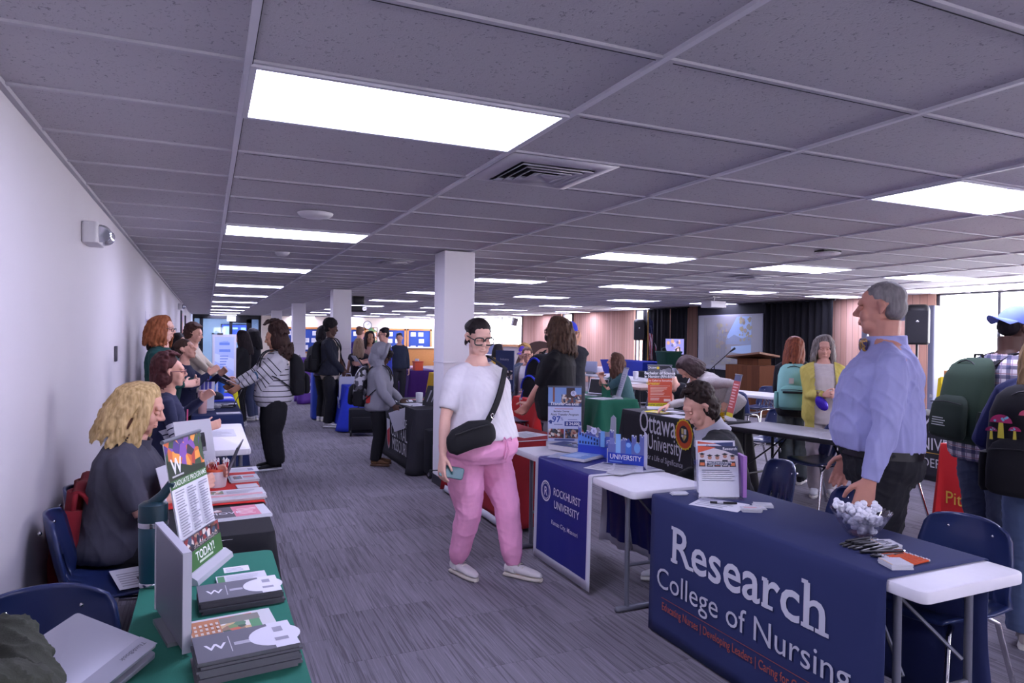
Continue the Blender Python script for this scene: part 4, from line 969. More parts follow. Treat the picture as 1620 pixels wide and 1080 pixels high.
def bottle_water(label, c, z=TH+.006, h=.22, cap='#d8d8e8', group=None):
    t = thing('water_bottle', label, 'bottle', (c[0], c[1], z), 0, group)
    obj('body', MB().lathe([(.0, 0), (.03, 0), (.033, .01), (.031, h*.3), (.033, h*.34), (.033, h*.6), (.026, h*.78), (.013, h*.9), (.012, h*.93), (0, h*.93)]), mat('clear_plastic', '#c4ccd8', .1, 0, trans=.55), t)
    obj('label_band', MB().lathe([(.0337, h*.36), (.0337, h*.58)]), mat('label_paper', '#b8c8d8', .5), t); obj('cap', MB().lathe([(0, h), (.014, h), (.0145, h*.92), (0, h*.92)]), mat('bottle_cap', cap, .4), t); return t
def laptop(label, c, rotz, w=.33, d=.23, ang=100, z=TH+.006, col='#9a9aa4', lid_draw=None, key='#2a2a30'):
    """local +y is the hinge side, screen faces -y"""
    t = thing('laptop', label, 'laptop', (c[0], c[1], z), rotz); m = mat('laptop_shell', col, .35, .5)
    obj('base', MB().rbox((0, 0, .008), (w, d, .016), .012, ez=.003), m, t)
    k = MB()
    for i in range(13):
        for j in range(5): k.box((-w*.42+w*.84*(i+.5)/13, d*.36-d*.5*(j+.5)/5, .0175), (w*.84/13*.85, d*.1*.85, .003))
    obj('keyboard', k, mat('keys', key, .5), t, smooth=False); obj('touchpad', MB().box((0, -d*.33, .0165), (w*.3, d*.22, .001)), GREYMETAL, t)
    T = Matrix.Translation((0, d/2-.004, .014)) @ Matrix.Rotation(R(90-ang), 4, 'X')
    s = obj('screen', MB().box((0, 0, d*.48), (w, .007, d*.96), 0, T), m, t, smooth=False, bevel=.002)
    p = Print(); p.rect(-w*.47, d*.06, w*.94, d*.86, '#14141c'); p.build('display', t, T @ plane_T((0, -.0036, 0), (1, 0, 0), (0, 0, 1)))
    if lid_draw:
        p = Print(); lid_draw(p, w, d); p.build('lid_marking', t, T @ plane_T((0, .0036, 0), (-1, 0, 0), (0, 0, 1)))
    return t
def tumbler(label, c, r, h, col, lid=None, straw=None, z=TH+.006, handle=False, name='tumbler', cat='tumbler', ring=None):
    t = thing(name, label, cat, (c[0], c[1], z)); obj('body', MB().lathe([(0, 0), (r*.86, 0), (r*.9, .006), (r, h*.55), (r*1.02, h*.93), (r*.98, h*.94), (0, h*.94)]), mat('tumbler_coat', col, .4), t)
    if lid: obj('lid', MB().lathe([(0, h), (r*.9, h), (r*1.03, h*.985), (r*1.03, h*.93), (0, h*.93)]), mat('lid_plastic', lid, .4), t)
    if straw: obj('straw', MB().tube([(0, r*.3, h*.5), (.004, r*.45, h+.1)], .005, 8), mat('straw_plastic', straw, .4), t)
    if ring: obj('ring', MB().lathe([(r*1.03, h*.86), (r*1.04, h*.9), (r*1.03, h*.93)]), CHROME, t)
    if handle: obj('handle', MB().tube([(r, 0, h*.8), (r+.04, 0, h*.75), (r+.045, 0, h*.5), (r+.03, 0, h*.3), (r*.95, 0, h*.28)], .008, 8), mat('tumbler_coat', col, .4), t)
    return t
def backpack(ctx, label, col, col2=None, w=.3, h=.46, dp=.17, zt=None, face=-1, extra=None, strap=True, m=None, m2=None, tilt=0, dy=0, col3=None):
    """worn on the back: built in the wearer's frame so the straps follow the shoulders"""
    rt = ctx['root']; H = ctx['H']; kh = ctx['kh']; p, rs, fw, up = ctx['spine'](.8); zt = zt or 0
    t = thing('backpack', label, 'backpack', rt.location, rt.rotation_euler[2])
    m = m or fabric(col, .15); m2 = m2 or fabric(col2 or col, .15); bd = .075*H*ctx['gc']**1.2+.02+dy
    up2 = (up*.35+V((0, 0, .65))).normalized(); fw2 = up2.cross(rs).normalized(); B = Matrix.Translation(p-fw*bd+V((0, 0, zt))) @ Matrix((rs, fw2, up2)).transposed().to_4x4() @ Matrix.Rotation(R(tilt), 4, 'X')
    # local: z up from -h+.1 to .1 ; -y outward
    def bag(mb, w, h, d, z0, y0, mi=0, ex=2.6):
        rings = []
        for q, sw, sd in ((0, .72, .6), (.03, .88, .85), (.12, 1, 1), (.45, 1.0, 1), (.75, .96, .9), (.9, .84, .7), (.97, .66, .45), (1.0, .45, .25)):
            rings.append(ring_e(V((0, y0-d*.5*sd-d*.0, z0+h*q)), V((w/2*sw, 0, 0)), V((0, d/2*sd, 0)), 24, ex))
        mb.loft(rings, mi, B)
    z0 = -h+.1
    b = MB(); bag(b, w, h, dp, z0, 0); obj('main_compartment', b, m, t, ang=50)
    b = MB(); bag(b, w*.82, h*.5, dp*.42, z0+.02, -dp*.9); obj('front_pocket', b, m2, t, ang=50)
    for s in (-1, 1):
        b = MB(); rings = [ring_e(V((s*w*.5, -dp*.5, z0+h*q)), V((.03*k, 0, 0)), V((0, dp*.36*k, 0)), 14, 2.4) for q, k in ((.03, .7), (.08, 1), (.3, 1), (.38, .9), (.39, .5))]; b.loft(rings, 0, B); obj('side_pocket', b, m2, t, ang=50)
    z = MB(); zz = []
    for i in range(13):
        a = PI*i/12; zz.append((math.cos(a)*w*.47, -dp*.62, z0+h*.5+math.sin(a)*h*.455))
    z.tube(zz, .004, 6, 0, B); z.tube([(-w*.36, -dp*1.26, z0+h*.44), (0, -dp*1.3, z0+h*.46), (w*.36, -dp*1.26, z0+h*.44)], .0035, 6, 0, B); obj('zip', z, mat('zip', col3 or '#101014', .5), t)
    obj('handle', MB().tube([(-.035, -.02, .085), (-.03, -.025, .12), (.03, -.025, .12), (.035, -.02, .085)], .008, 8, 0, B), fabric('#15151a'), t)
    if strap:
        for s in (-1, 1):
            shp = ctx['sh'][s]; cx = s*.072*H/1.7*(1+.3*(ctx['gc']-1))
            pS = ctx['spine'](.93)[0]; dF = .062*H*ctx['gc']**1.3+.028
            base = ctx['spine'](.93)[0]
            pts = [B @ V((s*.075, .0, .05)), pS+rs*cx-fw*.075*ctx['gc']+up*.03, pS+rs*cx*1.05+up*(.062+.008*(ctx['gc']-1)), pS+rs*cx*1.1+fw*(dF*.75)+up*.025, ctx['spine'](.76)[0]+rs*cx*1.25+fw*(dF+.02), ctx['spine'](.6)[0]+rs*(cx*1.6)+fw*(dF*.85), ctx['spine'](.5)[0]+rs*(s*.115*H*ctx['gc']), B @ V((s*w*.46, -.01, z0+.08))]
            # flat webbing
            mb = MB(); rings = []; P = [V(q) for q in pts]; Q = []
            for i in range(len(P)-1):
                for k in range(4): Q.append(cat_rom(P, i, k/4))
            Q.append(P[-1])
            for i, q in enumerate(Q):
                tn = (Q[min(i+1, len(Q)-1)]-Q[max(i-1, 0)]).normalized(); sd = (rs-tn*rs.dot(tn)).normalized(); nn = tn.cross(sd); wd = .026 if i < 18 else .012
                rings.append([q+sd*wd+nn*.006, q+sd*wd-nn*.006, q-sd*wd-nn*.006, q-sd*wd+nn*.006])
            mb.loft(rings); obj('strap', mb, fabric('#17171c', .15) if not col3 else m, t, ang=50)
    if extra: extra(t, B, w, h, dp, z0)
    return t
def cat_rom(P, i, t):
    p0, p1, p2, p3 = P[max(i-1, 0)], P[i], P[i+1], P[min(i+2, len(P)-1)]
    return ((p1*2)+(p2-p0)*t+(p0*2-p1*5+p2*4-p3)*t*t+(p1*3-p0-p2*3+p3)*t*t*t)*.5
# ================================================================ left wall row of tables
ZT = TH+.0065
NAVY = fabric('#1e2a55', .15); NAVY2 = mat('fabric_smooth', '#26305e', .8, bump=.12, bump_scale=500); GREEN = fabric('#1c6a58', .15); GREEN2 = fabric('#176048', .15); BLACKC = fabric('#17171d', .15); BLACKC2 = fabric('#26262e', .15)
RED = fabric('#8c1420', .15); REDB = fabric('#c02c28', .15); ROYAL = mat('satin', '#1a2076', .5); ROYAL2 = fabric('#2337b8', .15); PURPLE = fabric('#3c1a6e', .15); YELLOW = fabric('#c8c020', .15); WSATIN = mat('white_satin', '#c8c8d4', .5)
FX = (0, -1, 0); FZ = (0, 0, 1)
def P3(x, y, z): return (x, y, z)
# green table
table('white folding table under the green cloth at front left', (.02, 2.0), 1.66, .42, 0, group=None)
cloth('green tablecloth at the front left under brochure stacks', -.19, .235, 1.15, 2.85, GREEN, hem=.03, flare=.04, wave=.012)
t = tumbler('tall dark teal steel water bottle with straw lid on the green cloth', (-.16, 2.6), .045, .235, '#174050', ring=True, name='steel_bottle', cat='bottle')
obj('lid', MB().lathe([(0, .285), (.03, .285), (.045, .275), (.047, .222), (0, .222)]), mat('lid_teal', '#12323e', .4), t); obj('spout', MB().tube([(-.01, 0, .27), (.03, -.005, .305), (.055, -.01, .345)], [.018, .016, .013], 10), mat('lid_teal', '#12323e', .4), t)
obj('base_ring', MB().lathe([(.041, .0), (.043, .012), (.041, .016)]), CHROME, t)
pp = Print(); pp.text('YETI', 0, 0, .016, '#5a7a88', bold=.02); a = R(-60); pp.build('lettering', t, plane_T((.0425*math.cos(a), .0425*math.sin(a), .035), (-math.sin(a), math.cos(a), 0), FZ))
def ban1(p, w, h):
    p.rect(-w/2, h*.69, w, h*.31, photo('purple', 0, 26)); p.poly([(-w/2, h*.69), (-w/2, h*.86), (w*.1, h*.76), (w/2, h*.74), (w/2, h*.69)], '#20301f'); p.text('W', -w*.27, h*.745, .075, '#e4e4ea', bold=.02).rect(-w*.42, h*.72, w*.3, .006, '#b8b8b8')
    p.rect(-w/2, h*.635, w, h*.065, '#3c6a34').text('GRADUATE PROGRAMS', 0, h*.652, .026, '#e0e4da', bold=.01); p.rect(-w/2, h*.25, w, h*.385, '#d6d6de')
    for i in range(3): p.lines(-w*.43+i*w*.29, h*.27, w*.26, h*.35, 17, '#8c8c98', i)
    p.rect(-w/2, h*.17, w, h*.085, '#4a3a4a')
    for i in range(4): p.rect(-w/2+w*i/4+.003, h*.172, w/4-.006, h*.08, photo('people', i, 45))
    p.rect(-w/2, h*.145, w, h*.03, '#2c2430').text('OF ACADEMIC EXCELLENCE', .02, h*.152, .016, '#c8c0b8'); p.rect(-w/2, 0, w, h*.145, '#3a6c34').text('TODAY!', -.0, h*.06, .042, '#e8ece4', bold=.02).rect(-w*.2, h*.03, w*.4, .008, '#c8d8c0')
rollup('tabletop banner with purple photo and green foot on the green cloth', (.0, 2.69), (.93, -.38), .29, .46, ban1, .08)
# tall narrow upright panel
t = thing('display_board', 'tall thin grey upright panel seen edge-on beside teal bottle', 'display panel', (-.085, 2.165, ZT), R(13.7))
obj('panel', MB().box((0, 0, .14), (.016, .36, .26)), mat('panel_grey', '#7c7c88', .4, .3), t, bevel=.003, smooth=False); obj('rim', MB().box((0, 0, .272), (.022, .366, .006)).box((0, -.182, .14), (.022, .004, .262)).box((0, .182, .14), (.022, .004, .262)), mat('panel_rim', '#b8b8c4', .4), t, smooth=False); obj('foot', MB().box((0, 0, .006), (.06, .2, .012)), GREYMETAL, t); obj('knob', MB().ell((.02, -.1, .03), .012), GREYMETAL, t)
# silver laptop, half closed, lid towards the viewer
def rect_frame(A, B, D):
    """matrix with origin at A, x along AB, y along AD"""
    A, B, D = V(A), V(B), V(D); x = (B-A).normalized(); n = x.cross(D-A).normalized(); y = n.cross(x); m = Matrix((x, y, n)).transposed().to_4x4(); m.translation = A; return m
m4 = rect_frame((-.305, 2.10, .86), (-.10, 1.95, .80), (-.33, 1.78, .765))
t = thing('laptop', 'silver laptop with its two-tone lid towards the viewer at front left', 'laptop'); t.matrix_world = m4
obj('lid', MB().rbox((.125, .18, 0), (.25, .36, .008), .01, ez=.002), mat('laptop_shell', '#9a9aa6', .35, .4), t); obj('base', MB().rbox((.125, .18, .03), (.25, .36, .014), .01, ez=.002), mat('laptop_shell', '#9a9aa6', .35, .4), t)
sgn = -1 if (m4.to_3x3() @ V((0, 0, 1))).dot(V((0, 0, 1.6))-V((-.2, 2, .8))) < 0 else 1
T2 = plane_T((0, 0, sgn*.0046), (1, 0, 0), (0, 1, 0)) if sgn > 0 else plane_T((0, 0, -.0046), (-1, 0, 0), (0, 1, 0))
pp = Print(); u0 = .198 if sgn > 0 else -.25
pp.rect(u0, 0, .052, .36, '#8c8c9a')
vs, fs = text_geo('ThinkBook', .017, 0, 0, 'LEFT'); pp.mb.add([(u0+.034-y, .012+x, .002) for x, y, _ in vs], fs, pp._m('#4c4c58')); pp.build('lid_marking', t, T2)
paper('small square white card nearest the banner on green cloth', (.105, 2.66), .085, .06, .05, n_lines=3)
def note(p, w, h): p.rect(-w*.48, -h*.42, w*.14, h*.84, '#3c7a4a').lines(-w*.3, -h*.35, w*.7, h*.7, 5, '#b0b0bc')
stack('white notepad with green edge on the green cloth', (.12, 2.515), .16, .115, 3, .06, note, 'notepad sheets', th=.004, name='notepad', cat='notepad')
t = thing('pen', 'dark green pen lying along the notepad edge', 'pen', (.12, 2.442, ZT+.006), R(10)); obj('barrel', MB().tube([(-.065, 0, 0), (.05, 0, 0)], .006, 8), mat('pen_green', '#0e4a40', .3), t); obj('tip', MB().tube([(-.065, 0, 0), (-.085, 0, 0)], [.005, .0015], 8), CHROME, t)
def cov1(p, w, h): p.rect(-w/2, -h/2, w, h, '#5a5a66').text('W', -w*.3, -h*.12, h*.3, '#d8d8e0', bold=.02).rect(-w*.16, -h*.3, .002, h*.6, '#b8b8c0').rect(-w*.12, -h*.1, w*.16, h*.12, '#a4a4b0').disc(w*.3, 0, h*.4, '#d0d0dc').rect(w*.26, -h/2, w*.24, h, '#d0d0dc').rect(w*.2, -h*.1, w*.1, h*.3, '#d0d0dc').rect(w*.3, h*.1, w*.1, h*.2, '#8a8a9a').rect(w*.28, -h*.25, w*.14, h*.12, '#8a8a9a')
stack('grey and white booklet in the stack behind the colourful magazine', (.105, 2.335), .24, .15, 6, .07, cov1, 'farther stack of grey booklets', th=.007, body='#46464e')
def cov2(p, w, h): p.rect(-w/2, -h/2, w, h, '#c8c8cc').rect(-w/2, -h/2, w*.42, h*.9, '#b87850').rect(-w*.1, -h/2, w*.38, h*.9, photo('green', 1, 40)).rect(-w*.1, h*.05, w*.45, h*.32, '#7c7a72').rect(w*.22, -h*.45, w*.12, h*.5, '#4c8a5c'); [p.rect(-w*.45+i*w*.06, -h*.35+j*h*.2, w*.03, h*.12, '#d0c4b8') for i in range(6) for j in range(3)]
stack('colourful orange and green magazine on the green cloth', (.07, 2.11), .24, .14, 2, .1, cov2, 'colourful magazines', th=.01, name='magazine', cat='magazine')
stack('grey and white booklet in the nearest stack on green cloth', (.1, 1.885), .24, .16, 9, .1, cov1, 'nearest stack of grey booklets', th=.007, body='#5a5a62')
# black table with red runner
table('folding table under the black and red cloths beside the blonde woman', (.03, 3.92), 1.62, .46)
cloth('black tablecloth with red runner on it, beside the blonde woman', -.2, .27, 3.12, 4.72, BLACKC, hem=.02, flare=.05, wave=.012, corner=.06, seed=4)
throw('bright red runner across the black cloth', -.2, .27, 3.66, 4.48, .62, .6, REDB, wave=.005, z=TH+.008)
ZR = TH+.0155
def cov3(p, w, h): p.rect(-w/2, -h/2, w*.5, h, '#3a3440').rect(0, -h/2, w*.36, h, '#cc7088').lines(.02, -h*.35, w*.3, h*.6, 5, '#e0c0c8').rect(-w*.45, h*.05, w*.3, h*.25, photo('people', 1, 40)).text('MOVE', -w*.12, -h*.2, h*.26, '#dcdce4')
stack('pink and dark newsletter nearest the end of the black cloth', (.12, 3.46), .31, .2, 3, .1, cov3, 'pink newsletters', th=.005, name='newsletter', cat='newsletter')
def cov4(p, w, h): p.rect(-w*.5, -h*.1, w*.35, h*.5, photo('green', 2, 50)).rect(-w*.5, -h*.5, w*.95, h*.25, '#c89098').lines(-w*.1, -h*.2, w*.5, h*.5, 4, '#9a9aa6')
stack('long folded newspaper on the red runner', (.13, 3.77), .3, .16, 5, .06, cov4, 'folded newspapers', z=ZR, th=.006, name='newspaper', cat='newspaper')
stack('small blank white card on red runner', (.205, 4.03), .11, .09, 2, .1, lambda p, w, h: p.lines(-w*.4, -h*.3, w*.8, h*.6, 3, '#c0c0cc'), 'blank cards', z=ZR, name='card', cat='card', th=.004)
def cov5(p, w, h): p.rect(-w*.4, -h*.3, w*.3, h*.6, photo('people', 2, 50)).rect(-w*.05, -h*.1, w*.4, h*.3, '#c0606c').lines(-w*.05, -h*.4, w*.45, h*.25, 2, '#9a9aa6')
stack('pamphlet with pink heading behind the cup of red pens', (.2, 4.24), .15, .16, 3, .05, cov5, 'pamphlets', z=ZR, name='pamphlet', cat='pamphlet', th=.005)
paper('white sheets at the far end of the black cloth', (.2, 4.58), .2, .16, .05, z=ZT+.003, extra=lambda p, w, h: p.rect(w*.2, -h*.3, w*.15, h*.5, '#8a8aa8'))
t = tumbler('white mug full of red pens on the red runner', (.055, 4.1), .056, .1, '#c8c4ca', z=ZR, name='mug', cat='mug'); obj('band', MB().lathe([(.0575, .088), (.058, .097), (.0565, .1)]), mat('band_orange', '#c85030', .5), t)
pb = MB().tube([(0, 0, .01), (0, 0, .13)], .0048, 8).mesh('barrel', [mat('pen_red', '#a81c22', .35)]); pc = MB().tube([(0, 0, .13), (0, 0, .145)], [.0055, .004], 8).box((.006, 0, .125), (.003, .003, .03)).mesh('clip', [mat('pen_white', '#d8d8dc', .4)])
rn = random.Random(2)
for i in range(17):
    a = i*2.4; rr = .008+.034*math.sqrt(i/17); tl = rn.uniform(.1, .3)
    q = thing('pen', 'red pen with white clip standing in the white mug', 'pen', (.055+rr*math.cos(a), 4.1+rr*math.sin(a), ZR+.008), 0, 'red pens in the mug', (-tl*math.sin(a), tl*math.cos(a), a)); obj('barrel', pb, None or pb.materials[0], q); obj('clip', pc, pc.materials[0], q)
laptop('open dark laptop seen edge-on before the blonde woman', (.0, 4.28), R(-98), .32, .22, 112, ZR, '#50505a')
def cert(p, w, h): p.rect(-w*.32, h*.42, w*.6, h*.34, photo('dark', 3, 40)).rect(-w*.3, h*.12, w*.4, h*.1, '#6a5a5a').lines(-w*.35, h*.24, w*.6, h*.14, 3, '#b4b4c0')
t = thing('sign_holder', 'clear upright sign holder with a white flyer behind the banner', 'sign holder', (-.03, 4.42, ZR), R(35)); T = Matrix.Rotation(R(-14), 4, 'X'); obj('sheet', MB().box((0, 0, .17), (.24, .004, .33), 0, T), mat('paper', '#d0d0da', .5), t, smooth=False); obj('foot', MB().box((0, .04, .004), (.24, .09, .006)), mat('clear_plastic', '#c4ccd8', .1, trans=.55), t); pp = Print(); cert(pp, .24, .33); pp.build('printing', t, T @ plane_T((0, -.0026, .005), (1, 0, 0), FZ))
t = thing('sign_holder', 'small white upright card beside the blonde woman', 'sign holder', (-.12, 3.82, ZT), R(65)); obj('sheet', MB().box((0, .02, .1), (.17, .004, .2), 0, Matrix.Rotation(R(-16), 4, 'X')), mat('paper', '#c8c8d2', .6), t, smooth=False); obj('foot', MB().box((0, .05, .003), (.17, .08, .005)), WHITEP, t)
# bare white table
table('bare white folding table with rounded corners along the left wall', (.075, 6.26), 1.58, .47, 0, '#e0dee6')
paper('faintly printed white sheet on the bare white table', (.08, 6.4), .3, .45, .02, '#cfcfd8', TH+.0005, 9)
tumbler('clear tumbler with blue lid and pink straw behind the sign holder', (-.13, 5.62), .042, .19, '#6a4a4c', '#6a86b8', '#d85a88', TH, True)
# navy table
table('folding table under the navy cloth behind the bare white table', (.11, 8.5), 1.5, .46)
cloth('navy tablecloth behind the bare white table', -.13, .345, 7.74, 9.26, NAVY, hem=.02, seed=8)
tumbler('tall pale pink tumbler on the navy cloth', (-.035, 7.97), .046, .25, '#c49a98', '#c8a8a8')
t = thing('sign_holder', 'white card with purple bars behind the pink tumbler', 'sign holder', (.0, 8.25, ZT), R(-8)); obj('sheet', MB().box((0, 0, .17), (.16, .004, .3), 0, Matrix.Rotation(R(-10), 4, 'X')), mat('paper', '#d0d0dc', .6), t, smooth=False); pp = Print(); [pp.rect(-.06+i*.04, .2, .028, .1, '#4a48a0') for i in range(3)]; pp.build('printing', t, Matrix.Rotation(R(-10), 4, 'X') @ plane_T((0, -.003, .02), (1, 0, 0), FZ)); obj('foot', MB().box((0, .04, .003), (.16, .08, .005)), WHITEP, t)
paper('white paper at the near end of the navy cloth', (.22, 7.93), .24, .18, .03, n_lines=3)
rn = random.Random(9)
for i in range(22):
    x, y = rn.uniform(-.08, .3), rn.uniform(8.15, 8.75)
    if abs(x) < .1 and y < 8.4: continue
    o = obj('giveaway', MB().rbox((0, 0, .014), (rn.uniform(.05, .09), rn.uniform(.04, .08), rn.uniform(.02, .035)), .012), mat('giveaway', rn.choice(['#c0c0ca', '#20202a', '#8a8a96', '#2c2c38']), .4), None, (x, y, ZT), (0, 0, rn.uniform(0, 3))); tag(o, 'small black or silver giveaway scattered on the navy cloth', 'giveaway', 'giveaways on the navy cloth')
laptop('slim dark laptop open edge-on at far end of navy cloth', (.2, 8.62), R(-95), .3, .2, 115, ZT, '#30303a')
paper('white tray paper across the far end of navy cloth', (.17, 8.95), .34, .1, 0, n_lines=2)
# royal blue table, yellow table, purple table
table('folding table under the royal blue cloth by the white wall', (.11, 10.05), 1.2, .46); cloth('royal blue cloth on the table beyond the navy one', -.12, .33, 9.42, 10.65, ROYAL2, hem=.02, seed=11)
for i, (x, y, l) in enumerate(((.19, 10.2, 'taller column of stacked light blue cups'), (.08, 10.35, 'light blue cup stack half hidden by white folding display'))):
    for k in range(5):
        o = obj('cup', MB().lathe([(0, 0), (.033, 0), (.045, .11), (.043, .11), (.031, .005), (0, .005)]), mat('cup_blue', '#3a78c8', .4), None, (x, y, ZT+k*.04)); tag(o, l.replace('column', 'stack').replace('taller stack of stacked light blue cups', 'light blue cup in the front stack on royal blue cloth'), 'cup', 'light blue cups stack %d' % (i+1))
o = obj('knit_hat', MB().ell((0, 0, .02), (.11, .09, .085)), fabric('#20202c'), None, (.1, 9.6, ZT)); tag(o, 'dark rounded hat lying on the royal blue cloth', 'hat')
paper('white papers on the royal blue cloth', (.22, 9.85), .2, .3, .1)
table('folding table under the yellow cloth by the white wall', (.15, 11.75), 1.6, .52); cloth('yellow tablecloth on the fifth table along the wall', -.1, .42, 10.95, 12.55, YELLOW, hem=.02, seed=12)
for i, (y, c, l) in enumerate(((11.3, '#24242e', 'nearest dark flyer on yellow cloth'), (11.75, '#c8c8d2', 'white flyer in the middle of the yellow cloth'), (12.2, '#2a2a34', 'farthest dark flyer on yellow cloth'))): paper(l, (.2, y), .3, .24, .05, c, n_lines=2)
t = thing('folding_display', 'tall white folding display with pale blue print among wall tables', 'display board', (.08, 10.88, ZT)); obj('side_wing', MB().box((-.0, -.2, .42), (.012, .4, .84)), mat('board_white', '#c4c4d0', .7), t, smooth=False); obj('centre_panel', MB().box((.16, .0, .42), (.32, .012, .84)), mat('board_white', '#c4c4d0', .7), t, smooth=False)
obj('clip', MB().box((0, -.3, .845), (.03, .08, .02)).box((.1, 0, .845), (.08, .03, .02)), BLACKP, t)
pp = Print(); pp.rect(.03, .1, .26, .7, '#a8b8e4').poly([(.03, .45), (.29, .3), (.29, .48), (.03, .56)], '#c4d0ec').rect(.09, .68, .14, .04, '#6a86d0').rect(.09, .58, .15, .04, '#6a86d0').lines(.1, .3, .12, .24, 6, '#7a90d0').text('CAREER', .16, .72, .03, '#6a86d0'); pp.build('printing', t, plane_T((0, -.0066, 0), (1, 0, 0), FZ))
table('folding table under the purple cloth, farthest by the wall', (.18, 14.2), 1.7, .56); cloth('purple tablecloth farthest along the white wall', -.1, .46, 13.3, 15.1, PURPLE, hem=.02, seed=13)
for i, (x, y, c) in enumerate(((.1, 13.5, '#8a2a3a'), (.3, 13.6, '#5a2a8a'), (.2, 13.9, '#c83040'), (.05, 14.1, '#2a2a4a'), (.35, 14.2, '#7a3aa0'))):
    o = obj('gift_bag', MB().rbox((0, 0, .1), (.12, .09, .2), .015), fabric(c), None, (x, y, ZT), (0, 0, i*.3)); tag(o, 'small coloured gift bag on the far purple cloth', 'gift bag', 'gift bags on the far purple cloth')
# chairs on the left
make_chair('blue shell chair nearest the viewer at bottom left', (-.455, 2.28, 0), R(180))
make_chair('blue shell chair with papers on its seat behind the blonde woman', (-.375, 3.6, 0), R(-86))
paper('loose printed pages lying on the seat of blue chair', (-.27, 3.6), .22, .3, .25, z=.468, extra=lambda p, w, h: p.rect(-w*.1, -h*.2, w*.3, h*.16, '#50505a'))
make_chair('blue shell chair under the blonde woman in grey polo', (-.385, 4.12, 0), R(-88))
name_j = 'jacket'
def jacket(label, loc, rz, m):
    t = thing('jacket', label, 'jacket', loc, rz)
    b = MB(); b.grid(lambda u, v: ((u-.5)*(.5+.06*v), -.285-.02*math.sin(u*14+v*3)-.03*(1-v)*math.sin(u*9)-.045*max(0, 1-v), .12+.7*v), 26, 20); obj('body', b, m, t, solid=.02)
    b = MB(); b.grid(lambda u, v: ((u-.5)*.5, -.285+.09*v+.0, .82+.02*math.sin(v*3)-.1*v*v+.01*math.sin(u*12)), 26, 6); obj('collar', b, m, t, solid=.02)
    for s in (-1, 1): obj('sleeve', MB().tube([(s*.25, -.3, .74), (s*.28, -.32, .5), (s*.26, -.33, .25), (s*.27, -.33, .16)], [.06, .06, .05, .045], 12), m, t)
    return t
jacket('dark red jacket hung over the chair of the blonde woman', (-.31, 4.12, 0), R(-88), fabric('#7a1420', .4))
make_chair('dark blue chair under the curly haired woman in navy sweater', (-.38, 6.2, 0), R(-85)); make_chair('blue chair among the women by the white wall', (-.36, 8.3, 0), R(-85))

# ================================================================ right side, first row
table('white folding table under the navy cloth at the front right', (2.535, 2.33), 1.56, .57, 0, '#e0dee6', '#6a6c78')
throw('navy cloth with large white nursing college lettering on the front right table', 2.25, 2.82, 1.69, 3.11, .012, .06, NAVY2, wave=.014, wf=.0012, tip=0, cat='tablecloth', name='tablecloth')
p = Print(.001); p.text('Research', -.02, .0, .40*.66, '#c8c8d4', bold=.012, sx=1.02)
def gx(pre): return max([q[0] for q in text_geo(pre, .264, .012, 0, 'LEFT')[0]] or [0])*1.02
tw_ = gx('Research'); x0_ = -.02-tw_/2
for a_, b_, z_ in ((.0, .055, 0), (.0, .045, .168), (gx('R')-.03, gx('R')+.014, 0), (gx('Resea')+.004, gx('Resea')+.07, 0), (gx('Resea')+.004, gx('Resea')+.035, .112), (gx('Researc')+.004, gx('Researc')+.068, 0), (gx('Researc')+.002, gx('Researc')+.035, .176), (gx('Research')-.052, gx('Research')+.014, 0)): p.rect(x0_+a_, z_-.001, b_-a_, .017, '#c8c8d4')
p.text('College of Nursing', -.02, -.165, .155, '#c0c0cc', sx=1.03); p.rect(-.58, -.215, 1.16, .003, '#a04a38'); p.text('Educating Nurses | Developing Leaders | Caring for Communities', -.02, -.275, .058, '#a8503e', bold=.008, sx=.72)
o = p.build('cloth_lettering', None, plane_T((2.2325, 2.41, .435), FX, (.0164, 0, 1))); o['label'] = 'white and orange words'
o.parent = next(x for x in bpy.data.objects if x.get('label', '').startswith('navy cloth with large'))
# acrylic holder with flyers
t = thing('brochure_holder', 'clear acrylic brochure holder with nursing flyers on the navy cloth', 'brochure holder', (2.52, 2.9, ZT+.001), R(-24)); ac = glass_mat((.97, .97, 1), 1.276, .1); Tl = Matrix.Rotation(R(-9), 4, 'X')
obj('back_plate', MB().box((0, .03, .17), (.235, .004, .34), 0, Tl), ac, t, smooth=False); obj('pocket', MB().box((0, -.045, .07), (.235, .003, .14), 0, Tl).box((-.117, -.01, .1), (.003, .07, .2), 0, Tl).box((.117, -.01, .1), (.003, .07, .2), 0, Tl).box((0, 0, .004), (.24, .16, .004)), ac, t, smooth=False)
def fly1(p, w, h): p.rect(-w/2, 0, w, h, '#d0d0dc').poly([(-w*.45, h*.93), (-w*.45, h*.98), (w*.1, h*.93)], '#c04830').poly([(-w*.05, h*.95), (w*.45, h*.97), (w*.45, h*.82), (w*.3, h*.86)], '#2a3868').text('Research', 0, h*.84, .03, '#4a4a68', shear=.2).lines(-w*.3, h*.79, w*.6, .012, 1, '#9a9aac')
